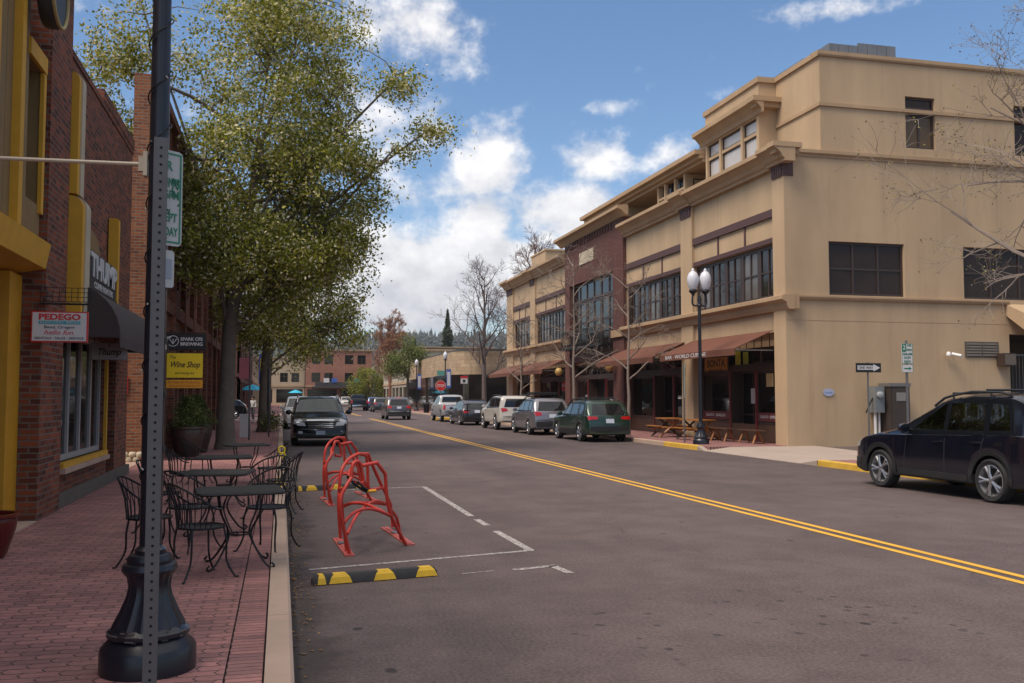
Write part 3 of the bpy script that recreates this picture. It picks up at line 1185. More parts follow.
# shopfronts, set back under the awnings
sf = mapper('x-', 16.35)
def shopfront(a0, a1, door, sign_m=None):
    g = MB()
    wbox(g, sf, a0 + .01, a1 - .01, .16, .75, -.1, .0)
    part('stall_riser', g, WOODD)
    w = window(B, sf, a0 + .02, a1 - .02, 2.82, 3.45, 4, 1, d=-.02, fw=.09, bar=.05, g=GLASS_DARK, m=BROWNF)
    cuts = sorted([a0 + .02, door[0], door[1], a1 - .02])
    if door[0] - a0 > .4: window(B, sf, a0 + .02, door[0] - .05, .76, 2.66, 2 if door[0] - a0 > 3 else 1, 1, d=-.02, fw=.10, g=GLASS_DARK, m=BROWNF)
    if a1 - door[1] > .4: window(B, sf, door[1] + .05, a1 - .02, .76, 2.66, 2 if a1 - door[1] > 3 else 1, 1, d=-.02, fw=.10, g=GLASS_DARK, m=BROWNF)
    dm = mapper('x-', 16.75)
    window(B, dm, door[0], door[1], .18, 2.66, 2, [.36], d=0, fw=.09, g=GLASS_DARK, m=BROWNF, name='door')
    tw = MB()
    wbox(tw, sf, a0 + .02, a1 - .02, 3.46, 3.89, -.02, .03)
    part('soffit_panel', tw, STUCCO)
    tb = MB()
    k = 0
    while a0 + .3 + k * .55 < a1 - .1:
        wbox(tb, sf, a0 + .3 + k * .55, a0 + .34 + k * .55, 3.46, 3.89, .03, .045)
        k += 1
    part('soffit_batten', tb, BROWNF)
    rd_ = MB()
    wbox(rd_, sf, door[0] - .13, door[0] - .055, .17, 2.65, -.05, .04)
    wbox(rd_, sf, door[1] + .055, door[1] + .13, .17, 2.65, -.05, .04)
    part('red_door_post', rd_, REDFRAME)
    rv = MB()
    wbox(rv, sf, door[0] - .05, door[0], .16, 2.68, -.42, .01)
    wbox(rv, sf, door[1], door[1] + .05, .16, 2.68, -.42, .01)
    wbox(rv, sf, a0 + .02, a1 - .02, 2.66, 2.82, -.42, .015)
    part('door_surround', rv, BROWNF)


BROWNF = mat('dark_shop_frame', (.055, .030, .024), .5)
REDFRAME = mat('red_door_frame', (.20, .02, .018), .5)
shopfront(28.4, 34.8, (30.4, 32.2))
shopfront(35.9, 42.5, (37.6, 39.6))
shopfront(44.0, 51.2, (46.2, 49.0))
shopfront(52.1, 59.0, (54.8, 56.4))
shopfront(60.2, 65.0, (61.6, 63.0))
db = MB()
db.box(16.9, 28.3, .1, 17.1, 66, 3.95)
part('shop_interior', db, mat('dark_interior', (.012, .01, .01), .9))

# canvas awnings on their frames
def awning(a0, a1, zw=3.96, zf=3.34, out=1.40, drop=.23):
    m_ = MB()
    x0, x1 = WX + .02, WX - out
    t = .02
    m_.add([(x0, a0, zw), (x0, a1, zw), (x1, a1, zf), (x1, a0, zf), (x0, a0, zw - t), (x0, a1, zw - t), (x1 + t, a1, zf - t), (x1 + t, a0, zf - t)],
           [(0, 1, 2, 3), (7, 6, 5, 4), (0, 3, 7, 4), (1, 5, 6, 2)])
    nsc = max(6, int((a1 - a0) / .4))
    m_.box(x1, a0, zf - drop, x1 + t, a1, zf)
    o = part('awning', m_, AWNING)
    fr = MB()
    for a in (a0 + .03, (a0 + a1) / 2, a1 - .03):
        fr.tube([(x0, a, zf - .06), (x1 + .05, a, zf - .06)], .016, 5)
    fr.tube([(x1 + .06, a0 + .02, zf - .06), (x1 + .06, a1 - .02, zf - .06)], .016, 5)
    fr.build('awning_frame', GREY, o)
    return o
awning(28.5, 34.85)
awning(35.6, 42.6)
awning(52.3, 59.2, 3.9, 3.28)
awning(60.0, 66.6, 3.9, 3.28)
awning(66.65, 68.0, 3.9, 3.28) if False else None

# lettering on the nearest awning's valance and the sign over the door
lettering("BAR · WORLD CUISINE", B, (WX - 1.404, 32.5, 3.225), (0, -1, 0), .20, SIGNWHITE, 3.6, world_xy=True)


def boxsign(name, label, cat, loc, xdir, w, h, th=.04, face=None, edge=None, group=None, border=0.0):
    """A flat board; lettering is added by the caller. Origin at its centre."""
    t = thing(name, label, cat, loc, 0, group)
    x = Vector(xdir)
    n = x.cross(Vector((0, 0, 1)))
    M = Matrix((x, n, Vector((0, 0, 1)))).transposed()
    b = MB().obox((0, 0, 0), (w / 2, th / 2, h / 2), M)
    b.build('board', edge or face, t)
    if border:
        f = MB().obox(n * (th / 2 + .002), (w / 2 - border, .002, h / 2 - border), M)
        f.build('face', face, t)
    t['_n'] = 0
    del t['_n']
    return t, x, n


def onsign(t, x, n, s, u, v, size, m, width=None, th=.04, shear=0, bold=0, align='CENTER', lift=.006):
    o = x * u + n * (th / 2 + lift) + Vector((0, 0, v))
    return lettering(s, t, o, x, size, m, width, .002, shear, bold, align)


t, x, n = boxsign('shop_sign', 'orange wooden shop sign with dark capitals under the nearest rust awning', 'sign', (16.28, 33.3, 2.97), (0, -1, 0), 2.0, .55, .05, mat('amber_board', (.50, .215, .02), .6), WOODD, border=.03)
onsign(t, x, n, "BONTA", 0, .02, .40, mat('sign_dark', (.03, .015, .01), .6), 1.5, .05, bold=.006)
onsign(t, x, n, "Natural Artisan Gelato", 0, -.215, .10, mat('sign_dark', (.03, .015, .01), .6), 1.2, .05)
for i, (a, c_) in enumerate(((31.6, (.42, .40, .03)), (31.0, (.30, .34, .04)))):
    s_ = MB().box(16.30, a - .18, 2.9, 16.325, a + .18, 3.4 - i * .06)
    s_.v = [(v[0] - 16.3, v[1] - a, v[2] - 2.9) for v in s_.v]
    o = s_.build('window_poster', mat('olive_poster_%s' % 'ab'[i], c_, .6))
    o.location = (16.3, a, 2.9)
    tag(o, ['tall yellow-green poster in the window above the gelato shop door', 'short olive-green poster beside the tall one above the gelato shop door'][i], 'poster')
for a, z, w, h, m_, lab in ((31.2, 1.75, .40, .55, SIGNWHITE, 'white notice taped to the door under the near rust awning'), (29.35, 2.3, .48, .46, mat('tan_poster', (.5, .36, .16), .6), 'square tan poster in the shop window beside the building corner')):
    o = MB().box(-.008, -w / 2, -h / 2, .008, w / 2, h / 2).build('poster', m_)
    o.location = (16.72 if a > 31 and a < 32.2 else 16.345, a, z)
    tag(o, lab, 'poster')
for a0, a1, lab in ((28.5, 30.2, 'dark red panel with white lettering under the window next to the corner'), (32.4, 34.6, 'dark red panel with white lettering left of the gelato shop door')):
    t, x, n = boxsign('window_banner', lab, 'sign', (16.335, (a0 + a1) / 2, 1.02), (0, -1, 0), a1 - a0, .30, .03, mat('maroon_panel', (.11, .018, .02), .6))
    onsign(t, x, n, "GELATO · ESPRESSO", 0, 0, .14, SIGNWHITE, (a1 - a0) * .75, .03)
# ------------------------------------------------------------------ left side: the mustard-boarded shop nearest the camera
LA = thing('mustard_shop', 'nearest left-hand shop with mustard boards above a recessed door', 'building', (LX, 10, 0))
W = mapper('x+', LX)
def lpart(name, mb, m, par, smooth=None):
    return mb.build(name, m, par, smooth, True)
b = MB()
b.box(-9, 2, 3.2, -3.45, 13.25, 7.35)
b.box(-9, 2, -.05, -4.2, 13.25, 3.2)
lpart('brick_wall', b, BRICK_L, LA)
b = MB()                                   # brick pier between the two shops
b.box(-3.55, 13.3, .14, -3.03, 14.55, 2.6)
b.box(-3.5, 13.3, 2.6, -3.0, 14.5, 7.55)
b.box(-3.56, 13.22, 7.55, -2.94, 14.58, 7.68)
lpart('brick_pier', b, BRICK_L, LA)
b = MB()                                   # boarded upper bay
wall_panel(b, W, 6, 13.2, 3.72, 6.15, [(12.45, 13.12, 4.2, 5.95)], .32, .02)
lpart('boarded_bay', b, MUSTARD_D, LA)
b = MB()
for i in range(20):
    a = 6.05 + i * .32
    if a > 12.2: break
    wbox(b, W, a, a + .305, 3.74, 7.2, .02, .035)
lpart('bay_boards', b, MUSTARD_D, LA)
b = MB()
for a in (9.5, 10.75, 11.75):
    wbox(b, W, a, a + .16, 3.6, 7.4, .03, .13)
wbox(b, W, 12.38, 13.22, 5.95, 6.16, .015, .07)
wbox(b, W, 13.10, 13.22, 4.1, 5.94, .01, .06)
lpart('mustard_strip', b, MUSTARD, LA)
b = MB()                                   # sloping fascia under the bay
b.prism([(-3.5, 3.30), (-3.0, 3.40), (-2.94, 3.72), (-3.08, 3.76), (-3.5, 3.76)], 'y', 6, 13.26)
lpart('fascia', b, MUSTARD, LA)
window(LA, W, 12.45, 13.12, 4.2, 5.95, 1, 1, d=-.16, fw=.07, m=mat('grey_window_frame', (.30, .30, .32), .5))
b = MB()
b.box(-3.46, 12.72, .14, -3.28, 13.29, 3.3)
lpart('mustard_post', b, mat('mustard_post_paint', (.50, .24, .012), .55, var=.25, scale=5), LA)
b = MB()
b.box(-4.15, 8, 2.42, -3.45, 12.72, 3.3)
lpart('transom_panel', b, mat('brown_transom', (.11, .05, .02), .7), LA)
f = window(LA, mapper('x+', -3.55), 11.6, 12.66, .16, 2.4, 1, 1, d=0, fw=.11, m=mat('door_aluminium', (.22, .22, .23), .45, .5), g=GLASS_DARK, name='door')
hb = MB().tube([(-3.5, 12.45, 1.0), (-3.46, 12.45, 1.02), (-3.46, 12.45, 1.28), (-3.5, 12.45, 1.3)], .014, 6)
hb.tube([(-3.5, 11.7, 1.06), (-3.46, 11.7, 1.06), (-3.46, 12.56, 1.06), (-3.5, 12.56, 1.06)], .014, 6)
hb.build('handle', STEEL, f)
# round black sign high on the bay
RS = thing('round_sign', 'black round hanging sign with a rope rim high on the mustard shop', 'sign', (-2.80, 12.3, 6.68))
lb_ = MB()
lb_.lathe([(.02, -.09), (.40, -.09), (.42, -.05), (.42, .05), (.40, .09), (.02, .09)], (0, 0, 0), 28, 'x')
lb_.build('disc', mat('charcoal_sign', (.03, .03, .033), .5), RS, 40)
tb = MB()
tb.tube([(.1, .40 * math.cos(k / 28 * 6.2832), .40 * math.sin(k / 28 * 6.2832)) for k in range(28)], .022, 6, closed=True)
tb.build('rope_rim', mat('straw_rope', (.42, .34, .16), .8), RS, 60)
tb = MB().tube([(-.09, 0, .2), (-.6, 0, .2)], .02, 6)
tb.build('bracket', BLACK, RS)

# ------------------------------------------------------------------ the brick coffee shop
LB = thing('brick_shop', 'dark red brick shop with a white-framed window and curved charcoal awning', 'building', (LX, 17, 0))
b = MB()
wall_panel(b, W, 14.551, 21.0, .14, 6.85, [(14.9, 18.35, .78, 2.72), (18.7, 19.55, .15, 2.72)], .35, -.02)
b.box(-9, 20.75, -.05, -3.46, 21.0, 6.9)
b.box(-9, 14.6, 6.6, -3.46, 20.7, 6.7)
b.box(-3.46, 14.56, 6.851, -3.10, 21.02, 6.95)
b.box(-3.46, 17.5, 6.951, -3.09, 21.03, 7.15)
lpart('brick_wall', b, BRICK_L, LB)
b = MB()
wbox(b, W, 14.56, 21.02, .14, .34, -.02, .05)
lpart('plinth', b, mat('worn_plinth', (.10, .085, .075), .9, var=.3), LB)
b = MB()
wbox(b, W, 14.82, 18.42, .70, .78, -.2, .06)
wbox(b, W, 18.36, 18.46, .78, 2.72, -.2, .03)
lpart('window_sill', b, MUSTARD, LB)
b = MB()
wbox(b, W, 14.80, 18.44, .62, .699, -.2, .09)
lpart('stone_sill', b, CONCRETE, LB)
FR = mat('pale_grey_frame', (.30, .29, .29), .5, var=.15)
window(LB, W, 14.9, 18.35, .78, 2.72, 4, 1, d=-.08, fw=.09, bar=.05, m=FR)
window(LB, W, 18.7, 19.55, .15, 2.72, 1, [.3], d=-.3, fw=.09, g=GLASS_DARK, m=WOODD, name='door')
# sign band: rounded mustard fins, cream side, black lettered panel
def fin(y0, y1, x1, z0, z1, r, m, name):
    k = [(-3.1, z0), (x1, z0)] + [(x1 - r + r * math.cos(t * math.pi / 16), z1 - r + r * math.sin(t * math.pi / 16)) for t in range(0, 9)] + [(-3.1, z1)]
    return lpart(name, MB().prism(k, 'y', y0, y1), m, LB, 30)
fin(14.62, 14.78, -2.83, 2.55, 4.66, .18, MUSTARD, 'sign_fin')
fin(14.781, 15.1, -2.81, 2.56, 4.68, .18, CREAM, 'sign_fin_side')
fin(14.62, 14.76, -2.92, 4.69, 6.5, .14, MUSTARD, 'sign_fin')
fin(14.761, 15.0, -2.90, 4.69, 6.52, .14, CREAM, 'sign_fin_side')
fin(18.3, 18.47, -2.93, 3.4, 5.0, .05, MUSTARD, 'sign_fin')
b = MB()
b.prism([(15.12, 4.06), (15.12, 4.42), (15.6, 4.44), (16.5, 4.34), (16.9, 4.06)], 'x', -3.07, -2.97)
lpart('sign_crest', b, MUSTARD_D, LB)
b = MB()
b.box(-3.07, 15.12, 3.45, -2.95, 18.28, 4.06)
b.box(-3.07, 15.12, 3.40, -2.92, 18.28, 3.449)
lpart('sign_panel', b, mat('black_sign_board', (.018, .018, .02), .5), LB)
lettering("K THUMP", LB, (-2.946, 16.72, 3.82), (0, 1, 0), .52, mat('cutout_letters', (.52, .52, .53), .45), 3.0, .02, bold=.014, world_xy=True)
lettering("COFFEE ROASTERS", LB, (-2.946, 17.1, 3.54), (0, 1, 0), .15, SIGNWHITE, 1.7, .004, world_xy=True)
aw = MB()
na = 9
vs, fs = [], []
for i in range(na):
    t = i / (na - 1) * math.pi / 2
    x_, z_ = -3.08 + .74 * math.sin(t), 2.62 + .80 * math.cos(t)
    for y_ in (15.0, 19.9):
        vs.append((x_, y_, z_))
for i in range(na - 1):
    fs.append((2 * i, 2 * i + 1, 2 * i + 3, 2 * i + 2))
k0 = len(vs)
vs += [(-3.08, 15.0, 2.62), (-3.08, 19.9, 2.62)]
for i in range(na - 1):
    fs.append((k0, 2 * i, 2 * i + 2))
    fs.append((k0 + 1, 2 * i + 3, 2 * i + 1))
aw.add(vs, fs)
aw.box(-2.36, 15.0, 2.48, -2.34, 19.9, 2.622)
lpart('awning', aw, AWNING_D, LB, 40)

# hanging signs on the left
def hang(label, cat, name, loc, w, h, face, edge, border, arm_to=None, th=.04):
    t, x, n = boxsign(name, label, cat, loc, (1, 0, 0), w, h, th, face, edge, border=border)
    if arm_to is not None:
        a = MB()
        z = h / 2 + .10
        a.tube([(arm_to - loc[0], 0, z), (w / 2 + .02, 0, z)], .014, 6)
        for s in (-1, 1):
            a.tube([(s * w * .4, 0, z), (s * w * .4, 0, h / 2 - .005)], .006, 5)
        a.build('bracket', BLACK, t)
    return t, x, n
D = mat('sign_dark', (.03, .015, .01), .6)
t, x, n = hang('white hanging sign with a red border and teal strip, in front of the brick pier', 'sign', 'hanging_sign', (-2.80, 13.22, 2.645), .68, .40, SIGNWHITE, RED, .017, -3.05)
onsign(t, x, n, "PEDEGO", 0, .125, .105, RED, .50, bold=.004)
tb = MB().obox((0, -.023, .055), (.25, .002, .022))
tb.build('teal_strip', TEAL, t)
onsign(t, x, n, "ELECTRIC BIKES", 0, .055, .040, SIGNWHITE, .46, lift=.009)
onsign(t, x, n, "Bend, Oregon", 0, -.005, .05, D, .36)
onsign(t, x, n, "hello fun.", 0, -.075, .085, RED, .36, shear=.3)
onsign(t, x, n, "RENTALS · SALES · SERVICE", 0, -.148, .042, D, .58)
gr_ = MB()                                   # wire tray above it
for i in range(9):
    gr_.tube([(-3.05 + i * .075, 13.25, 2.98), (-3.05 + i * .075, 13.25, 3.16)], .004, 4)
    gr_.tube([(-3.05 + i * .075, 13.25, 2.98), (-3.05 + i * .075, 13.55, 2.98)], .004, 4)
for z in (2.98, 3.04, 3.10, 3.16):
    gr_.tube([(-3.06, 13.25, z), (-2.42, 13.25, z)], .004, 4)
tag(gr_.build('wire_tray', BLACK), 'small black wire tray above the red-bordered white sign', 'wire tray')
t, x, n = hang('grey wooden hanging sign with dark script under the charcoal awning', 'sign', 'hanging_sign', (-2.66, 16.0, 2.455), .54, .27, mat('grey_sign_wood', (.30, .28, .27), .8, var=.25, scale=5), mat('grey_sign_edge', (.2, .18, .17), .8), .01, -3.05)
onsign(t, x, n, "Thump", 0, -.01, .15, D, .34, shear=.3, bold=.003)
for i in (0, 1, 2):
    MB().obox((0, -.027, .085 + .014 * i), (.014 - .004 * i, .002, .005)).build('bean_mark', D, t)

# ------------------------------------------------------------------ the long brick building past the alley
LC = thing('brick_building', 'long brick building past the alley, with tall dark windows between its piers', 'building', (LX, 45, 0))
b = MB()
b.box(-25, 24.95, -.05, -3.7, 25.25, 6.3)
b.box(-3.7, 24.9, -.05, -3.1, 25.6, 9.9)
lpart('end_wall', b, BRICK_O, LC)
b = MB()
hol = []
a = 26.0
while a < 63:
    hol.append((a, a + .85, .7, 3.4))
    hol.append((a + 1.15, a + 2.0, .7, 3.4))
    hol.append((a, a + 2.0, 5.0, 7.4))
    a += 3.0
wall_panel(b, W, 25.605, 65.8, .14, 9.3, hol, .35, -.05)
b.box(-25, 65.5, -.05, -3.5, 65.8, 6.3)
b.box(-25, 25.3, 6.0, -3.5, 65.5, 6.1)
lpart('brick_wall', b, BRICK_L, LC)
b = MB()
a = 25.6
while a < 65:
    wbox(b, W, a, a + .35, .14, 9.6, -.05, .10)
    a += 3.0
wbox(b, W, 25.6, 65.8, 9.3, 9.55, -.3, .14)
wbox(b, W, 25.6, 65.8, 4.05, 4.4, -.05, .08)
lpart('brick_piers', b, BRICK_L, LC)
for h in hol:
    window(LC, W, h[0], h[1], h[2], h[3], 2 if h[2] > 4 else 1, [.7], d=-.2, fw=.07, m=WINFRAME)
t, x, n = boxsign('wall_plate', 'red and white notice plate on the orange brick end wall', 'sign', (-3.86, 24.87, 2.02), (1, 0, 0), .36, .44, .03, RED)
MB().obox((0, -.018, -.14), (.16, .003, .06)).build('white_strip', SIGNWHITE, t)
onsign(t, x, n, "LEE", 0, -.04, .10, SIGNWHITE, .2, .03)
sc = thing('wall_lantern', 'black scrolled wall lantern high on the orange brick end wall', 'lantern', (-4.0, 24.95, 5.75))
q = MB().tube(smooth_path([(0, 0, .3), (0, -.12, .45), (.1, -.3, .4), (.12, -.36, .2)], 4), .02, 5)
q.tube(smooth_path([(0, -.02, -.1), (.04, -.2, .0), (.1, -.3, .1)], 4), .016, 5)
q.build('bracket', BLACK, sc, 60)
MB().lathe([(.03, .2), (.10, .12), (.09, -.12), (.03, -.18)], (.12, -.36, 0), 8).build('lantern_head', BLACK, sc)
# one-way sign by the alley
ow = thing('one_way_sign', 'black one way sign with a left arrow at the alley mouth', 'sign', (-2.98, 24.3, .14))
MB().tube([(0, .03, 0), (0, .03, 3.1)], .03, 8).build('post', STEEL, ow)
MB().obox((-.16, -.01, 2.80), (.46, .008, .15)).build('board', mat('sign_black', (.01, .01, .01), .5), ow)
MB().prism([(-.58, 2.80), (-.36, 2.92), (-.36, 2.86), (.24, 2.86), (.24, 2.74), (-.36, 2.74), (-.36, 2.68)], 'y', -.024, -.02).build('arrow', SIGNWHITE, ow)
lettering("ONE WAY", ow, (-.06, -.027, 2.80), (1, 0, 0), .12, mat('sign_black', (.01, .01, .01), .5), .54)

# shop signs hung from the long brick building
WY = 26.4
t, x, n = boxsign('hanging_sign', 'yellow hanging sign with dark script on the long brick building', 'sign', (-2.50, WY, 2.56), (1, 0, 0), .92, .66, .05, SIGNYELLOW, mat('ochre_edge', (.4, .26, .02), .6), border=.01)
onsign(t, x, n, "The", -.32, .22, .12, D, .16, .05, .3)
onsign(t, x, n, "Wine Shop", 0, .02, .22, D, .74, .05, .32, .004)
onsign(t, x, n, "and tasting bar", 0, -.20, .10, D, .5, .05, .3)
MB().tube([(-.62, 0, .42), (.5, 0, .42)], .018, 6).build('bracket', BLACK, t)
t, x, n = boxsign('hanging_sign', 'orange strip sign hung just under the yellow wine sign', 'sign', (-2.50, WY, 2.07), (1, 0, 0), .92, .22, .05, ORANGE)
onsign(t, x, n, "Sip. Taste. Eat. Drink. Enjoy.", 0, .045, .075, mat('rust_letters', (.35, .08, .02), .5), .82, .05)
onsign(t, x, n, "www.bendwineshop.com", 0, -.05, .065, mat('rust_letters', (.35, .08, .02), .5), .78, .05)
for s in (-1, 1): MB().tube([(s * .36, 0, .11), (s * .36, 0, .165)], .008, 5).build('hook', BLACK, t)
t, x, n = boxsign('hanging_sign', 'black brewing sign with a round emblem above the yellow wine sign', 'sign', (-2.48, WY, 3.19), (1, 0, 0), 1.02, .42, .05, mat('sign_black', (.01, .01, .01), .5))
ring = MB()
ring.tube([(-.33 + .14 * math.cos(k / 20 * 6.2832), -.03, .02 + .14 * math.sin(k / 20 * 6.2832)) for k in range(20)], .010, 5, closed=True)
ring.tube([(-.42, -.03, .08), (-.33, -.03, -.06), (-.24, -.03, .08)], .014, 5)
ring.tube([(-.33, -.03, -.06), (-.33, -.03, .08)], .012, 5)
ring.build('emblem', SIGNWHITE, t)
onsign(t, x, n, "SPARK CFS", .14, .07, .12, SIGNWHITE, .56, .05, bold=.003)
onsign(t, x, n, "BREWING", .14, -.06, .12, SIGNWHITE, .56, .05, bold=.003)
MB().tube([(-.64, 0, .24), (.5, 0, .24)], .018, 6).build('bracket', BLACK, t)

# left block beyond the cross street
def row_building(name, label, x0, x1, y0, y1, h, m, faces, ground=True, trim=None, cat='building'):
    t = thing(name, label, cat, ((x0 + x1) / 2, (y0 + y1) / 2, 0))
    b_ = MB().box(x0 + .3, y0 + .3, -.05, x1 - .3, y1 - .3, h - .25)
    b_.build('core', mat('dark_interior', (.012, .01, .01), .9), t, None, True)
    for ax in faces:
        base = {'x+': x1, 'x-': x0, 'y-': y0}[ax]
        a0, a1 = (y0, y1) if ax[0] == 'x' else (x0 + .002, x1 - .002)
        mp = mapper(ax, base)
        hs = []
        wdt = a1 - a0
        nb = max(1, int(wdt / 4.2))
        for i in range(nb):
            c0 = a0 + wdt * i / nb
            cw = wdt / nb
            hs.append((c0 + .35, c0 + cw - .35, .5, 3.0))
            z = 4.3
            while z + 2 < h:
                hs.append((c0 + cw * .18, c0 + cw * .44, z, z + 1.7))
                hs.append((c0 + cw * .56, c0 + cw * .82, z, z + 1.7))
                z += 3.3
        w_ = MB()
        wall_panel(w_, mp, a0, a1, .0, h, hs, .3, 0)
        w_.build('wall', m, t, None, True)
        for q_ in hs:
            window(t, mp, *q_, cols=2, rows=[.6], d=-.12, fw=.08, m=WINFRAME)
        c_ = MB()
        cornice(c_, mp, a0 - .2, a1 + .2, [(-.3, h - .05), (.1, h - .05), (.25, h + .15), (.25, h + .3), (-.3, h + .32)])
        wbox(c_, mp, a0 + .01, a1 - .01, 3.4, 3.7, 0, .12)
        c_.build('trim', trim or STUCCO_TRIM, t, None, True)
    return t


row_building('brick_storefront', 'brick storefront with a maroon banner across the side street on the left', -16, -3.4, 84, 118, 8.2, BRICK_L, ('x+', 'y-'), trim=BRICK_R)
bn = MB().box(-.5, -.03, -.9, .5, .03, .9).build('hanging_banner', mat('maroon_cloth', (.10, .015, .025), .8))
bn.location = (-3.0, 83.6, 4.1)
tag(bn, 'plain maroon cloth banner hanging from the corner of the far left brick storefront', 'banner')
row_building('beige_building', 'beige two storey building at the far end of the street', -12, 4.2, 178, 195, 8.6, stucco('pale_sand_stucco', (.44, .34, .23)), ('y-',))
rb_ = row_building('red_brick_building', 'red brick two storey building closing the far end of the street', 4.3, 16.3, 176, 195, 10.0, BRICK_F, ('y-',))
cb = MB()
cb.box(5.5, 174.2, 3.2, 15.5, 176, 3.5)
cb.box(6.0, 174.4, 3.5, 15.0, 174.6, 4.3)
cb.build('entrance_canopy', mat('dark_canopy', (.05, .045, .045), .7), rb_, None, True)
for i, (x_, c_) in enumerate(((8.0, SIGNWHITE), (9.4, BLUE), (13.5, TEAL))):
    MB().obox((x_, 174.36, 4.6), (.5, .04, .4)).build('canopy_sign', c_, rb_, None, True)
bl = row_building('storefront', 'low cream storefront left of the far red brick building', -30, -3.5, 120, 165, 6.5, STUCCO, ('x+', 'y-'))

# ------------------------------------------------------------------ the curved corner building across the side street
STONE = brick('tan_split_stone', (.46, .33, .21), (.36, .255, .16), (.26, .19, .13), .9, .34, .012, stain=.35)
CB = thing('corner_building', 'low tan stone building with a curved corner and dark glass across the side street', 'building', (16, 86, 0))
arc = [(40, 85.6)] + [(18.6 + 2.4 * math.cos(t), 88 + 2.4 * math.sin(t)) for t in [math.pi * 1.5 - k * math.pi / 2 / 8 for k in range(9)]]
arc += [(16.2, 118)]
def strip(pts, z0, z1, off):
    vs, fs = [], []
    P2 = []
    for i, p in enumerate(pts):
        a, c_ = Vector(pts[max(i - 1, 0)]), Vector(pts[min(i + 1, len(pts) - 1)])
        d = (c_ - a).normalized()
        n_ = Vector((-d.y, d.x))
        P2.append(n_)
    for i, p in enumerate(pts):
        for (o_, z) in ((off, z0), (off, z1), (off + .5, z1), (off + .5, z0)):
            q_ = Vector(p) + P2[i] * o_
            vs.append((q_.x, q_.y, z))
    k = len(pts)
    for i in range(k - 1):
        for j in range(4):
            fs.append((i * 4 + j, i * 4 + (j + 1) % 4, (i + 1) * 4 + (j + 1) % 4, (i + 1) * 4 + j))
    fs += [(0, 1, 2, 3), tuple((k - 1) * 4 + j for j in range(4))]
    return vs, fs
b = MB()
b.add(*strip(arc, 3.75, 5.9, 0))
lpart('stone_parapet', b, STONE, CB)
b = MB()
b.add(*strip(arc, 5.9, 6.12, -.22))
lpart('parapet_cap', b, mat('slate_cap', (.07, .065, .06), .7), CB)
b = MB()
b.add(*strip(arc, 2.75, 2.92, .1))
b.add(*strip(arc, .05, .5, .12))
lpart('shop_rail', b, mat('rail_grey', (.10, .09, .085), .6), CB)
b = MB()
b.add(*strip(arc, .1, 3.74, .3))
lpart('shop_glazing', b, GLASS, CB)
b = MB()
for x_ in (19.6, 21.5, 23.4, 25.3, 27.2, 29.1):
    b.box(x_, 85.62, .1, x_ + .09, 85.8, 3.745)
for x_ in (22.3, 31.0):
    b.box(x_, 85.56, .1, x_ + .45, 86.0, 3.748, 1)
for y_ in (90, 93, 96, 99, 102, 105, 108, 111):
    b.box(16.22, y_, .1, 16.5, y_ + (.4 if y_ % 6 == 0 else .1), 3.746, 1 if y_ % 6 == 0 else 0)
for t in (3.6, 3.9, 4.2, 4.5):
    b.tube([(18.6 + 2.3 * math.cos(t), 88 + 2.3 * math.sin(t), .1), (18.6 + 2.3 * math.cos(t), 88 + 2.3 * math.sin(t), 3.74)], .06, 6, 0)
lpart('mullions', b, [WINFRAME, STUCCO], CB)
b = MB()
for i in range(12):
    b.box(20 + i * 1.7, 85.5, 4.55, 20.08 + i * 1.7, 85.6, 4.63)
lpart('wall_studs', b, BLACK, CB)
b = MB().box(17, 88, 3.9, 40, 118, 5.6)
lpart('roof', b, mat('roof_membrane', (.25, .24, .22), .9), CB)
b = MB()
b.box(24, 95, 5.6, 25.6, 96.5, 7.4)
b.box(26.4, 95, 5.6, 27.4, 96, 6.9)
lpart('roof_vent', b, WHITE, CB)
row_building('plaster_storefront', 'pale plaster storefront beyond the curved corner building', 16.6, 32, 119, 150, 7.4, stucco('grey_cream_stucco', (.40, .36, .28)), ('x-', 'y-'))
row_building('tall_storefront', 'cream two storey block behind the orange bare tree', 17.5, 34, 152, 172, 9.5, stucco('white_cream_stucco', (.5, .45, .36)), ('x-', 'y-'))

# ------------------------------------------------------------------ hills and the forest on them
def hill_h(x, y):
    base = max(0.0, min(1.0, (y - 420) / 750))
    base = base * base * (3 - 2 * base)
    r = 69 + 9 * noise.noise((x * .0016, 3.1, 0)) + 6 * noise.noise((x * .006, 1.7, 4)) - .000045 * (x - 250) ** 2 * .5
    return max(0, base * r + 4 * base * noise.noise((x * .012, y * .012, 0)))
hv, hf = [], []
nx_, ny_ = 70, 22
for j in range(ny_):
    for i in range(nx_):
        x_ = -900 + 2200 * i / (nx_ - 1)
        y_ = 400 + 1100 * j / (ny_ - 1)
        hv.append((x_, y_, hill_h(x_, y_) - .1))
for j in range(ny_ - 1):
    for i in range(nx_ - 1):
        a = j * nx_ + i
        hf.append((a, a + 1, a + nx_ + 1, a + nx_))
st('hills', MB().add(hv, hf), mat('dry_hill', (.075, .075, .05), .95, var=.35, scale=.01, world_pos=True), 80)
fr_ = MB()
rng = random.Random(11)
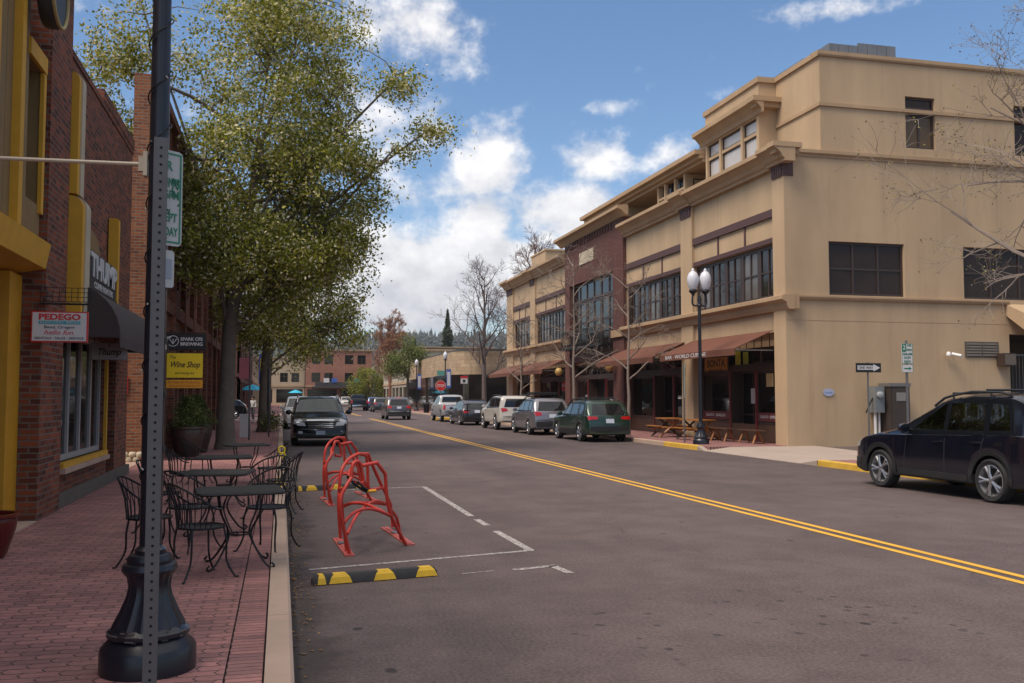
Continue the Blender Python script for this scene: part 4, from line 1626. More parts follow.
for i in range(5200):
    y_ = rng.uniform(430, 1230)
    ang = rng.uniform(-16, 24)
    x_ = y_ * math.tan(R(ang))
    if noise.noise((x_ * .011, y_ * .011, 5)) < -.22: continue
    z_ = hill_h(x_, y_) - .5
    h = rng.uniform(7, 14) * (1.25 if rng.random() < .1 else 1)
    r_ = h * rng.uniform(.15, .22)
    n = 5
    vs, fs = [], []
    for (zz, rr) in ((.08, 1.0), (.42, .62), (.40, .78), (.72, .34), (.70, .46)):
        for k in range(n):
            an = 6.283 * k / n + zz * 7 + i
            q_ = rr * rng.uniform(.75, 1.2)
            vs.append((x_ + r_ * q_ * math.cos(an), y_ + r_ * q_ * math.sin(an), z_ + h * zz))
    vs.append((x_ + rng.uniform(-.3, .3), y_, z_ + h))
    for s0, s1 in ((0, 1), (2, 3)):
        for k in range(n):
            fs.append((s0 * n + k, s0 * n + (k + 1) % n, s1 * n + (k + 1) % n, s1 * n + k))
    for k in range(n):
        fs.append((4 * n + k, 4 * n + (k + 1) % n, 5 * n))
    fr_.add(vs, fs)
fo = fr_.build('forest', leaf_mat('hazed_conifer_needles', [(0, (.050, .062, .060)), (.6, (.072, .085, .075)), (.9, (.11, .11, .08)), (1, (.17, .14, .10))], .05), fix=False)  # needle colours lightened to put some distance haze into them
tag(fo, 'dark conifer forest covering the hills beyond the town', 'forest', kind='stuff')
# ------------------------------------------------------------------ vehicles
def car_paint(name, c, rough=.28, metal=.35):
    return mat(name, c, rough, metal, var=.06, scale=1.0, spec=.6, coat=.8)


def make_wheel(par, x, y, r, side, wdt=.22, style=5):
    w = bpy.data.objects.new('wheel', None)
    COL.objects.link(w)
    w.parent = par
    w.location = (x, y, r)
    w.empty_display_size = .1
    key = ('wheel', round(r, 3), side, style)
    if key not in WHEELS:
        t = MB()
        h = wdt / 2
        t.lathe([(r * .70, -h * .8), (r * .9, -h), (r * .975, -h * .8), (r, -h * .45), (r, h * .45), (r * .975, h * .8), (r * .9, h), (r * .70, h * .8)], (0, 0, 0), 32, 'x', caps=False)
        rim = MB()
        o = side * h
        rim.lathe([(r * .715, -h * .7), (r * .72, h * .82), (r * .685, h * .86), (r * .64, h * .5), (r * .61, -h * .3), (r * .5, -h * .4)] if side > 0 else
                  [(r * .715, h * .7), (r * .72, -h * .82), (r * .685, -h * .86), (r * .64, -h * .5), (r * .61, h * .3), (r * .5, h * .4)], (0, 0, 0), 28, 'x', caps=False)
        rim.lathe([(.001, o * .1), (r * .56, o * .1)], (0, 0, 0), 20, 'x', 1, caps=False)
        for k in range(style):
            for dd in ((-.17, .17) if style == 5 else (0,)):
                an = 2 * math.pi * k / style
                a0, a1 = an + dd * .5, an + dd
                p = [(o * .70, r * .10 * math.cos(an), r * .10 * math.sin(an)), (o * .80, r * .36 * math.cos(a0), r * .36 * math.sin(a0)), (o * .82, r * .68 * math.cos(a1), r * .68 * math.sin(a1))]
                rim.tube(p, [r * .085, r * .062, r * .07], 6)
        rim.lathe([(r * .15, o * .5), (r * .15, o * .82), (r * .11, o * .9), (.002, o * .9)], (0, 0, 0), 14, 'x', caps=False)
        to = t.build('tyre', RUBBER, w, 40)
        ro = rim.build('rim', [ALLOY, PLASTIC], w, 40)
        WHEELS[key] = (to.data, ro.data)
    else:
        for nm, d in zip(('tyre', 'rim'), WHEELS[key]):
            o_ = bpy.data.objects.new(nm, d)
            COL.objects.link(o_)
            o_.parent = w
    return w


WHEELS = {}


def make_car(name, label, loc, rz, sp, paint, cat='car', group=None):
    """sp: L W wb rear r top belt sill ... with s measured from the tail forwards."""
    L, W_, wb, ro, r = sp['L'], sp['W'], sp['wb'], sp['ro'], sp['r']
    t = thing(name, label, cat, (loc[0], loc[1], 0), rz, group)
    wc = (ro, ro + wb)
    Ra = r * 1.14
    hw = W_ / 2
    tx, tz = zip(*sp['top'])
    bx, bz = zip(*sp['belt'])
    smw = sp.get('sm', .05)

    def top(s):
        return sum(np.interp(s + d * smw, tx, tz) for d in (-1, -.5, 0, .5, 1)) / 5

    def belt(s):
        return float(np.interp(s, bx, bz))

    def plan(s):
        fr = max(0, (s - (L - .75)) / .75)
        re = max(0, (.45 - s) / .45)
        return 1 - sp.get('fn', .17) * fr ** 2.2 - sp.get('rn', .09) * re ** 2.4

    def low(s):
        z = sp['sill']
        z += .06 * max(0, (.5 - s) / .5) + .05 * max(0, (s - (L - .5)) / .5)
        return z
    S_ = set(np.round(np.arange(0, L + .001, .055), 4)) | {0.0, .012, .03, L - .03, L - .012, L}
    for c in wc:
        S_ |= {c - Ra, c + Ra, c - Ra * .985, c + Ra * .985, c - Ra * .93, c + Ra * .93}
    S_ = sorted(s for s in S_ if 0 <= s <= L)
    vs, fs, mi = [], [], []
    NP = None
    clad = sp.get('clad', 0)
    for s in S_:
        w = hw * plan(s)
        zt = float(top(s))
        lo = low(s)
        und = lo - .01
        zb = min(belt(s), zt - .04)
        arch = None
        for c in wc:
            d = abs(s - c)
            if d <= Ra:
                arch = r + math.sqrt(max(0, Ra * Ra - d * d))
        lo2 = max(lo, arch) if arch else lo
        wt = w * .955 - max(0, (zt - zb - .06)) * sp.get('tumble', .26) - .02
        zm = lo2 + (zb - lo2) * .5
        half = [(0, und), (w - .30, und), (w - .28, lo2 - .004), (w * .972, lo2), (w * .995, lo2 + min(.05, (zb - lo2) * .2)), (w * 1.0, lo2 + (zb - lo2) * .32),
                (w * .998, zm), (w * .985, lo2 + (zb - lo2) * .80), (w * .972, zb - .012), (w * .952, zb)]
        for k in (.2, .4, .6, .8):
            half.append((w * .952 + (wt - w * .952) * k, zb + (zt - .07 - zb) * k if zt - .07 > zb else zb + (zt - zb) * k * .4))
        e = max(zb + .005, zt - .055)
        half += [(wt, e), (wt - .05, zt - .018), (wt * .72, zt + .004), (wt * .35, zt + .014), (0, zt + .018)]
        ring = [(y, z) for y, z in half] + [(-y, z) for y, z in half[-2:0:-1]]
        NP = len(ring)
        bul = .0
        for (y, z) in ring:
            # bow the nose and the tail in plan
            f = (y / hw) ** 2
            ss = s
            if s > L - .5: ss = s - f * .12 * ((s - (L - .5)) / .5)
            if s < .35: ss = s + f * .07 * ((.35 - s) / .35)
            vs.append((y, ss - L / 2, z))
    ns = len(S_)
    for i in range(ns - 1):
        for j in range(NP):
            k = (j + 1) % NP
            fs.append((i * NP + j, i * NP + k, (i + 1) * NP + k, (i + 1) * NP + j))
            zc = sum(vs[q][2] for q in fs[-1]) / 4
            mi.append(1 if (zc < clad or j in (0, 1, NP - 1, NP - 2)) else 0)
    fs.append(tuple(range(NP))[::-1]); mi.append(0)
    fs.append(tuple((ns - 1) * NP + j for j in range(NP))); mi.append(0)
    mb = MB()
    mb.v, mb.f, mb.mi = vs, fs, mi
    bvh = BVHTree.FromPolygons([Vector(v) for v in vs], fs)
    if sp.get('clear'):                         # real window openings
        def inside(q, a, z):
            sg = 0
            for k in range(4):
                (x0, z0), (x1, z1) = q[k], q[(k + 1) % 4]
                c_ = (x1 - x0) * (z - z0) - (z1 - z0) * (a - x0)
                if abs(c_) < 1e-9: continue
                if sg == 0: sg = 1 if c_ > 0 else -1
                elif (c_ > 0) != (sg > 0): return False
            return True
        keep = []
        for k, f in enumerate(fs):
            if len(f) == 4:
                cx, cy, cz = [sum(vs[q][a] for q in f) / 4 for a in range(3)]
                if abs(cx) > hw * .55 and any(inside(q, cy + L / 2, cz) for q in sp['side_glass']): continue
            keep.append(k)
        mb.f = [fs[k] for k in keep]
        mb.mi = [mi[k] for k in keep]
    body = mb.build('body', [paint, PLASTIC], t, 32)

    def patch(pname, dirn, corners, m, nu=8, nv=5, lift=.006, par=t, round_=0):
        """A panel laid on the body: corners (a, z) seen from the side ('L','R') or from 'F' or 'B' or 'T'."""
        a, b_, c_, d_ = [Vector(q) for q in corners]
        out, ok = [], True
        for j in range(nv + 1):
            for i in range(nu + 1):
                u, v = i / nu, j / nv
                q = (a * (1 - u) + b_ * u) * (1 - v) + (d_ * (1 - u) + c_ * u) * v
                if dirn in 'LR':
                    sgn = -1 if dirn == 'L' else 1
                    o_, dr = Vector((sgn * 3, q.x - L / 2, q.y)), Vector((-sgn, 0, 0))
                elif dirn in 'FB':
                    sgn = 1 if dirn == 'F' else -1
                    o_, dr = Vector((q.x, sgn * 6, q.y)), Vector((0, -sgn, 0))
                else:
                    o_, dr = Vector((q.x, q.y - L / 2, 4)), Vector((0, 0, -1))
                h = bvh.ray_cast(o_, dr)
                if h[0] is None: return None
                nn = h[1]
                if nn.dot(dr) > 0: nn = -nn
                out.append((h[0], nn))
        mbp = MB()
        n1 = (nu + 1) * (nv + 1)
        V = [p + n_ * lift for p, n_ in out] + [p - n_ * .012 for p, n_ in out]
        F_ = []
        for j in range(nv):
            for i in range(nu):
                q0 = j * (nu + 1) + i
                F_.append((q0, q0 + 1, q0 + nu + 2, q0 + nu + 1))
        rim = [i for i in range(nu + 1)] + [(j + 1) * (nu + 1) - 1 for j in range(1, nv + 1)] + [nv * (nu + 1) + i for i in range(nu - 1, -1, -1)] + [j * (nu + 1) for j in range(nv - 1, 0, -1)]
        for k in range(len(rim)):
            p_, q_ = rim[k], rim[(k + 1) % len(rim)]
            F_.append((p_, q_, q_ + n1, p_ + n1))
        mbp.add(V, F_)
        return mbp.build(pname, m, par, 40)

    for q in sp['side_glass']:
        for s_ in 'LR':
            patch('side_window', s_, q, CLEARGLASS if sp.get('clear') else CARGLASS, 8, 5)
            if sp.get('clear'):
                cq = Vector((sum(p_[0] for p_ in q) / 4, sum(p_[1] for p_ in q) / 4))
                for k in range(4):
                    a_, b_ = Vector(q[k]), Vector(q[(k + 1) % 4])
                    e_ = (b_ - a_).normalized()
                    nn_ = Vector((-e_.y, e_.x))
                    if nn_.dot(a_ - cq) < 0: nn_ = -nn_
                    patch('window_frame', s_, [tuple(a_ - nn_ * .012 - e_ * .01), tuple(b_ - nn_ * .012 + e_ * .01), tuple(b_ + nn_ * .055 + e_ * .03), tuple(a_ + nn_ * .055 - e_ * .03)], TRIMBLACK, 8, 1, .009)
    for q in sp.get('seams', []):
        for s_ in 'LR':
            patch('door_seam', s_, q, PLASTIC, 1, 8, .001, body)
    patch('rear_window', 'B', sp['rear_glass'], CARGLASS, 12, 6)
    patch('windscreen', 'F', sp['windscreen'], sp.get('wsm', CARGLASS), 14, 8)
    for q in sp['tail']:
        for sx in (1, -1):
            patch('tail_light', 'B', [(sx * u, z) for u, z in q], TAIL, 6, 4, .012)
    for q in sp.get('tail_side', []):
        for s_ in 'LR':
            patch('tail_light', s_, q, TAIL, 4, 4, .010)
    for q in sp['head']:
        for sx in (1, -1):
            patch('headlight', 'F', [(sx * u, z) for u, z in q], LAMPCLEAR, 6, 4, .012)
    for q in sp.get('head_side', []):
        for s_ in 'LR':
            patch('headlight', s_, q, LAMPCLEAR, 4, 3, .010)
    for nm, d, q, m in sp.get('patches', []):
        patch(nm, d, q, m, 8, 3, .010)
    if 'plate_z' in sp:
        z = sp['plate_z']
        p_ = patch('number_plate', 'B', [(-.16, z - .08), (.16, z - .08), (.16, z + .08), (-.16, z + .08)], PLATE, 2, 2, .022)
    if 'bump_z' in sp:
        z0, z1 = sp['bump_z']
        patch('rear_bumper', 'B', [(-hw * .84, z0), (hw * .84, z0), (hw * .84, z1), (-hw * .84, z1)], sp.get('bump_m', PLASTIC), 14, 3, .03)
    if sp.get('clear'):
        bl0 = sp['belt'][1][1]
        st_ = MB()
        for (s0, hgt, ysplit) in ((L - 2.55, bl0 + .18, True), (1.55, bl0 + .12, False)):
            for sx in ((-1, 1) if ysplit else (0,)):
                w0 = .24 if ysplit else .62
                st_.obox((sx * .36, s0 - L / 2, (hgt + .5) / 2), (w0, .07, (hgt - .5) / 2), Matrix.Rotation(R(14), 3, 'X'))
                st_.obox((sx * .36, s0 - L / 2 + .26, .56), (w0, .28, .08))
                for hx in ((sx * .36,) if ysplit else (-.4, 0, .4)):
                    st_.obox((hx, s0 - L / 2 - .10, hgt + .12), (.12, .05, .09))
        st_.obox((0, L / 2 - 1.55, bl0 - .10), (hw * .8, .22, .10))
        st_.build('seats', SEAT, t, 40)
        MB().tube([(-.36 + .18 * math.cos(k * .3927), L / 2 - 1.88 - .06 * math.sin(k * .3927), bl0 + .02 + .17 * math.sin(k * .3927)) for k in range(16)], .014, 6, closed=True).build('steering_wheel', PLASTIC, t, 60)
    for c in wc:
        for sx in (-1, 1):
            make_wheel(t, sx * (hw - .115), c - L / 2, r, sx, sp.get('tw', .225), sp.get('spokes', 5))
    if sp.get('arch'):
        for c in wc:
            for sx in (-1, 1):
                am = MB()
                NA = 22
                inn, outr = [], []
                for k in range(NA + 1):
                    an = math.pi * (-.06 + 1.12 * k / NA)
                    for rr_, lst in ((Ra * 1.0, inn), (Ra + sp['arch'], outr)):
                        y_, z_ = c - L / 2 + rr_ * math.cos(an), max(sp['sill'] + .02, r + rr_ * math.sin(an))
                        h = bvh.ray_cast(Vector((sx * 3, y_, z_ + .003)), Vector((-sx, 0, 0)))
                        lst.append((h[0].x + sx * .014 if h[0] is not None and abs(h[0].x) > hw * .8 else sx * hw * .985, y_, z_))
                V_ = inn + outr + [(x_ - sx * .05, y_, z_) for x_, y_, z_ in inn] + [(x_ - sx * .03, y_, z_) for x_, y_, z_ in outr]
                n1 = NA + 1
                F_ = []
                for k in range(NA):
                    F_ += [(k, k + 1, n1 + k + 1, n1 + k), (k, 2 * n1 + k, 2 * n1 + k + 1, k + 1), (n1 + k, n1 + k + 1, 3 * n1 + k + 1, 3 * n1 + k)]
                am.add(V_, F_).build('arch_trim', PLASTIC, t, 40)
    # dark liner in the wheel arches
    ln = MB()
    for c in wc:
        ln.box(-hw + .30, c - L / 2 - Ra * .95, r * .6, hw - .30, c - L / 2 + Ra * .95, r * 1.9)
    # mirrors and handles
    ms = sp.get('mirror', (L - 1.62, 1.06))
    for sx in (-1, 1):
        m_ = MB()
        c0 = (sx * (hw + .10), ms[0] - L / 2, ms[1])
        m_.lathe([(.02, -.05), (.075, -.045), (.09, 0), (.075, .04), (.03, .055)], c0, 10, 'y')
        m_.v = [(v[0] + (v[0] - c0[0]) * .35, v[1], v[2]) for v in m_.v]
        m_.tube([(sx * (hw - .10), ms[0] - L / 2 + .02, ms[1] - .05), c0], .025, 6)
        m_.build('wing_mirror', sp.get('mirror_m', paint), t, 50)
    for (hs, hz) in sp.get('handles', []):
        for sx in (-1, 1):
            h = bvh.ray_cast(Vector((sx * 3, hs - L / 2, hz)), Vector((-sx, 0, 0)))
            if h[0] is None: continue
            m_ = MB().tube([h[0] + Vector((-sx * .01, -.09, 0)), h[0] + Vector((sx * .03, -.08, 0)), h[0] + Vector((sx * .03, .08, .0)), h[0] + Vector((-sx * .01, .09, 0))], .013, 6)
            m_.build('door_handle', paint, t, 60)
    if sp.get('rails'):
        s0, s1, zr, hb = sp['rails']
        wr = None
        for sx in (-1, 1):
            pts = []
            for k in range(9):
                s = s0 + (s1 - s0) * k / 8
                wr_ = hw * plan(s) * .955 - max(0, top(s) - belt(s) - .06) * sp.get('tumble', .26) - .06
                pts.append((sx * wr_, s - L / 2, top(s) + (zr if 0 < k < 8 else -.0)))
            m_ = MB().tube(pts, .022, 6)
            for k in (2, 6):
                m_.tube([pts[k], (pts[k][0], pts[k][1], pts[k][2] - zr - .03)], .018, 5)
            m_.build('roof_rail', sp.get('rail_m', PLASTIC), t, 50)
        for k in range(hb):
            s = s0 + (s1 - s0) * (.3 + .45 * k)
            wr_ = hw * .955 - max(0, top(s) - belt(s) - .06) * sp.get('tumble', .26) - .05
            MB().tube([(-wr_, s - L / 2, top(s) + zr + .03), (wr_, s - L / 2, top(s) + zr + .03)], .022, 6).build('roof_crossbar', sp.get('rail_m', PLASTIC), t, 50)
    return t, patch, L


def suv(L=4.62, W=1.81, H=1.68, wb=2.67, ro=.98, r=.345, rake=.32, hood=1.04, belt=1.04, **kw):
    """A tall wagon body: tail, roof, screen, bonnet. All s from the tail forwards."""
    fs = L - ro - wb                      # front overhang
    wsb = L - fs - kw.pop('wso', .32)                    # foot of the windscreen
    wst = wsb - kw.pop('wsl', .92)                       # head of the windscreen
    d = dict(L=L, W=W, wb=wb, ro=ro, r=r, sill=.26,
             top=[(0, .60), (.02, .78), (.05, belt - .10), (.10, belt + .03), (.10 + rake, H - .10), (.10 + rake + .25, H - .02), (1.6, H + .0), (wst - .5, H - .01), (wst, H - .08), (wsb, hood + .06), (wsb + .25, hood + .005), (L - .45, hood - .12), (L - .14, hood - .23), (L - .04, hood - .36), (L, .52)],
             belt=[(0, belt), (.6, belt + .02), (wsb - .4, belt - .05), (L, belt - .10)],
             rear_glass=[(-W * .375, belt + .04), (W * .375, belt + .04), (W * .30, H - .16), (-W * .30, H - .16)],
             windscreen=[(-W * .415, hood + .08), (W * .415, hood + .08), (W * .335, H - .11), (-W * .335, H - .11)],
             side_glass=[[(wsb - .42, belt + .03), (wsb - 1.22, belt + .04), (wsb - 1.20, H - .14), (wst - .02, H - .15)],
                         [(wsb - 1.30, belt + .04), (wsb - 2.12, belt + .05), (wsb - 2.06, H - .14), (wsb - 1.28, H - .14)],
                         [(wsb - 2.22, belt + .06), (.40 + rake * .55, belt + .07), (.42 + rake * .9, H - .17), (wsb - 2.16, H - .14)]],
             seams=[[(wsb - .26, .36), (wsb - .245, .36), (wsb - .33, belt), (wsb - .345, belt)], [(wsb - 1.28, .36), (wsb - 1.265, .36), (wsb - 1.265, belt), (wsb - 1.28, belt)], [(wsb - 2.05, .62), (wsb - 2.035, .62), (wsb - 2.15, belt), (wsb - 2.165, belt)]],
             tail=[[(W * .44, belt - .20), (W * .27, belt - .16), (W * .30, belt - .02), (W * .455, belt + .0)]],
             tail_side=[[(.06, belt - .18), (.30, belt - .14), (.26, belt - .02), (.08, belt - .0)]],
             head=[[(W * .23, hood - .33), (W * .38, hood - .31), (W * .41, hood - .17), (W * .24, hood - .24)]],
             head_side=[[(L - .30, hood - .33), (L - .16, hood - .33), (L - .20, hood - .22), (L - .36, hood - .16)]],
             handles=[(wsb - 1.13, belt - .14), (wsb - 2.0, belt - .12)],
             mirror=(wsb - .42, belt + .06), plate_z=belt - .24, bump_z=(.42, .60), clad=.40,
             patches=[('grille', 'F', [(-W * .20, hood - .40), (W * .20, hood - .40), (W * .22, hood - .24), (-W * .22, hood - .24)], PLASTIC)])
    d.update(kw)
    return d


P_NAVY = car_paint('midnight_blue_paint', (.0055, .0065, .014), .16, .2)
P_GREEN = car_paint('forest_green_paint', (.020, .052, .036), .28, .4)
P_SILVER = car_paint('warm_silver_paint', (.24, .23, .25), .3, .6)
P_CREAM = car_paint('bone_white_paint', (.52, .49, .45), .3, .05)
P_DARK = car_paint('dark_grey_paint', (.045, .045, .055), .25, .4)
P_BLACK = mat('black_car_paint', (.004, .004, .006), .16, 0, var=.06, scale=1.0, spec=.3, coat=.25)
P_GREY = car_paint('magnetic_grey_paint', (.085, .082, .09), .3, .5)
P_WHITE = car_paint('white_car_paint', (.60, .60, .60), .3, 0)
P_BLUE = car_paint('blue_car_paint', (.02, .05, .16), .25, .3)

KERB_X = 12.02
# dark blue one at the right edge
t, patch, L = make_car('parked_car', 'dark navy SUV with roof rails, nearest on the right by the yellow kerb', (11.15 + .84, 14.45 + .0), R(.0), suv(L=4.62, W=1.81, H=1.70, hood=1.05, belt=1.05, wso=.40, wsl=1.12, rails=(.75, 2.4, .04, 2), spokes=5, arch=.065, clear=True), P_NAVY)
t.location = (12.2, 14.62, 0)
t.scale = (1.05, 1.05, 1.05)
t.rotation_euler = (0, 0, R(1.8))
for s_ in 'LR':
    patch('lower_cladding', s_, [(1.45, .30), (3.1, .30), (3.1, .40), (1.45, .40)], PLASTIC, 10, 2, .02)
    patch('fog_lamp_trim', s_, [(4.2, .42), (4.45, .42), (4.45, .52), (4.2, .52)], PLASTIC, 3, 2, .01)
# green wagon
t, patch, L = make_car('parked_car', 'dark green estate car with a white plate, parked behind the picnic tables', (12.05, 36.15), R(1.5), suv(clear=True, L=4.79, W=1.83, H=1.60, wb=2.74, ro=1.0, hood=1.0, belt=.99, rake=.42, r=.35, rails=(.9, 2.9, .06, 2), clad=.42, plate_z=.80,
    tail=[[(.84, .84), (.46, .87), (.50, .97), (.855, .985)]]), P_GREEN)
# silver SUV, roof box
t, patch, L = make_car('parked_car', 'silver SUV with a flat carrier on its roof, parked between green and bone white cars', (11.75, 42.6), R(.5), suv(clear=True, L=4.6, W=1.79, H=1.66, hood=1.04, belt=1.05, rake=.34, rails=(.7, 2.7, .07, 2), rail_m=BLACK, plate_z=.86), P_SILVER)
MB().box(-.58, -1.25, 1.80, .58, .5, 1.86).build('roof_carrier', BLACK, t)
bx_ = MB().box(-.5, -1.15, 1.86, .5, .3, 1.93)
bx_.build('roof_pad', PLASTIC, t)
# bone white off-roader
make_car('parked_car', 'boxy bone white off-roader with a dark rear window, third from the corner', (11.72, 49.0), R(1), suv(clear=True, L=4.82, W=1.92, H=1.76, wb=2.79, ro=1.12, r=.39, hood=1.16, belt=1.14, rake=.16, sill=.40, clad=.0, plate_z=.92, tumble=.2, bump_z=(.5, .74), bump_m=P_CREAM, rails=(.5, 2.6, .05, 0)), P_CREAM, 'off-roader')
# dark wagon with a bike carrier
t, patch, L = make_car('parked_car', 'dark slate estate car with red lamps and a folded bike carrier on its tail', (11.35, 57.3), R(.5), suv(L=4.7, W=1.84, H=1.46, wb=2.8, ro=1.0, r=.335, hood=.93, belt=.93, rake=.5, sill=.2, clad=.0, plate_z=.82, rails=(.9, 2.9, .05, 1)), P_DARK)
ck = MB()
ck.tube([(-.7, -2.35, .45), (-.7, -2.75, .45), (-.7, -2.75, 1.3)], .03, 6)
ck.tube([(-.95, -2.75, .5), (-.45, -2.75, .5)], .03, 6)
ck.tube([(-.9, -2.75, 1.25), (-.5, -2.75, 1.25)], .025, 6)
ck.tube([(-.9, -2.7, .9), (-.5, -2.7, .9)], .04, 6)
ck.build('bike_carrier', BLACK, t)


def pickup(L=5.5, W=1.95, H=1.82, wb=3.3, ro=1.15, r=.40, hood=1.2, belt=1.18, **kw):
    d = suv(L=L, W=W, H=H, wb=wb, ro=ro, r=r, hood=hood, belt=belt)
    wsb = L - (L - ro - wb) - .30
    wst = wsb - .85
    cb = 1.95
    d.update(top=[(0, .72), (.02, 1.0), (.04, belt + .02), (cb - .06, belt + .03), (cb + .02, belt + .1), (cb + .16, H - .06), (cb + .35, H), (wst - .3, H - .01), (wst, H - .07), (wsb, hood + .07), (wsb + .25, hood), (L - .3, hood - .10), (L - .08, hood - .22), (L, .6)],
             belt=[(0, belt), (L, belt - .03)], sill=.42, sm=.03,
             rear_glass=[(-W * .36, belt + .13), (W * .36, belt + .13), (W * .32, H - .13), (-W * .32, H - .13)],
             side_glass=[[(wsb - .42, belt + .04), (wsb - 1.12, belt + .04), (wsb - 1.1, H - .13), (wst, H - .14)], [(wsb - 1.2, belt + .04), (cb + .25, belt + .04), (cb + .32, H - .14), (wsb - 1.18, H - .13)]],
             tail=[[(W * .48, belt - .34), (W * .40, belt - .34), (W * .40, belt - .02), (W * .48, belt - .02)]],
             tail_side=[[(.02, belt - .34), (.14, belt - .34), (.14, belt - .02), (.02, belt - .02)]],
             seams=[[(wsb - .26, .55), (wsb - .245, .55), (wsb - .33, belt), (wsb - .345, belt)], [(wsb - 1.17, .55), (wsb - 1.155, .55), (wsb - 1.155, belt), (wsb - 1.17, belt)], [(cb - .02, .55), (cb, .55), (cb, belt), (cb - .02, belt)]],
             handles=[(wsb - 1.03, belt - .12)], clad=0, plate_z=.66, bump_z=(.54, .74), bump_m=CHROME, rn=.02, mirror=(wsb - .42, belt + .08))
    d.update(kw)
    return d


t, patch, L = make_car('pickup_truck', 'pale silver pickup truck parked farthest along, under the stop sign', (11.5, 65.2), R(.5), pickup(), car_paint('pale_silver_paint', (.46, .46, .47), .3, .3), 'pickup truck')
patch('tailgate_seam', 'B', [(-.74, 1.135), (.74, 1.135), (.74, 1.15), (-.74, 1.15)], PLASTIC)
# traffic going away
make_car('moving_car', 'dark grey SUV driving away in the right lane with its brake lamps lit', (8.42, 71.2), R(0), suv(L=4.6, W=1.86, H=1.66, wb=2.69, r=.36, belt=1.03, hood=1.03, rake=.36, plate_z=.90,
    patches=[('brake_lamp', 'B', [(-.25, 1.585), (.25, 1.585), (.25, 1.62), (-.25, 1.62)], TAIL), ('bumper_trim', 'B', [(-.7, .60), (.7, .60), (.7, .67), (-.7, .67)], mat('silver_trim', (.4, .38, .36), .4))]), P_GREY, 'SUV')
make_car('pickup_truck', 'black pickup truck driving away in the middle of the street', (8.9, 113.5), R(0), pickup(W=2.0, H=1.9, r=.42, hood=1.3, belt=1.25, bump_z=(.55, .72)), P_BLACK, 'pickup truck')
make_car('moving_car', 'small grey SUV with red lamps just ahead of the dark grey SUV', (10.55, 104), R(0), suv(L=4.4, W=1.8, H=1.6), P_GREY, 'SUV')
make_car('moving_car', 'dark blue SUV partly hidden beside the black pickup', (11.2, 118.5), R(0), suv(L=4.5, W=1.8, H=1.62), P_BLUE, 'SUV')
make_car('distant_car', 'white SUV waiting far down the street left of the black pickup', (8.0, 150), R(180), suv(L=4.6, W=1.85, H=1.7), P_WHITE, 'SUV')
make_car('distant_car', 'cream SUV far down the street beside the waiting white SUV', (10.4, 158), R(180), suv(L=4.6, W=1.85, H=1.65), P_CREAM, 'SUV')
# black SUV facing the camera on the left
WSR = mat('windscreen_glass', (.010, .013, .012), .04, var=.1, spec=.4)
t, patch, L = make_car('parked_car', 'large black SUV facing the camera, parked behind the bike racks', (1.36, 36.0), R(180), suv(L=5.0, W=1.96, H=1.72, wb=2.9, ro=1.08, r=.38, hood=1.10, belt=1.10, clad=0, wsm=WSR, rails=(.9, 3.0, .05, 0), rail_m=CHROME, fn=.12,
    head=[[(.50, .70), (.80, .72), (.86, .88), (.56, .82)]], patches=[]), P_BLACK, 'SUV')
gz = MB()
patch('grille', 'F', [(-.42, .60), (.42, .60), (.47, .86), (-.47, .86)], PLASTIC, 10, 4, .012)
for z0 in (.64, .70, .76, .82):
    patch('grille_bar', 'F', [(-.42, z0), (.42, z0), (.43, z0 + .022), (-.43, z0 + .022)], CHROME, 10, 1, .03)
patch('grille_surround', 'F', [(-.49, .865), (.49, .865), (.46, .905), (-.46, .905)], CHROME, 10, 1, .03)
patch('grille_surround', 'F', [(-.40, .565), (.40, .565), (.46, .60), (-.46, .60)], CHROME, 10, 1, .03)
em = MB()
for s in (-1, 1):
    em.tube([(s * .055 + .055 * math.cos(k / 14 * 6.283), L / 2 + .005, .74 + .035 * math.sin(k / 14 * 6.283)) for k in range(14)], .009, 5, closed=True)
em.build('emblem', CHROME, t)
patch('front_plate', 'F', [(-.16, .40), (.16, .40), (.16, .54), (-.16, .54)], PLATE, 2, 2, .03)
patch('air_intake', 'F', [(-.62, .34), (.62, .34), (.6, .385), (-.6, .385)], PLASTIC, 8, 1, .012)
for sx in (1, -1):
    patch('fog_lamp', 'F', [(sx * .62, .44), (sx * .76, .44), (sx * .76, .53), (sx * .62, .53)], LAMPCLEAR, 3, 2, .015)
# white van behind it, dark car crossing far left
make_car('parked_car', 'white SUV parked behind the large black SUV', (1.08, 53.5), R(180), suv(L=4.7, W=1.85, H=1.72, wb=2.8, r=.35, hood=1.08, belt=1.08, rake=.2), P_WHITE, 'SUV')
make_car('parked_car', 'dark car standing across the side street on the left', (-4.8, 76), R(90), suv(L=4.6, W=1.8, H=1.5, hood=.98, belt=.98, rake=.5), P_BLACK)
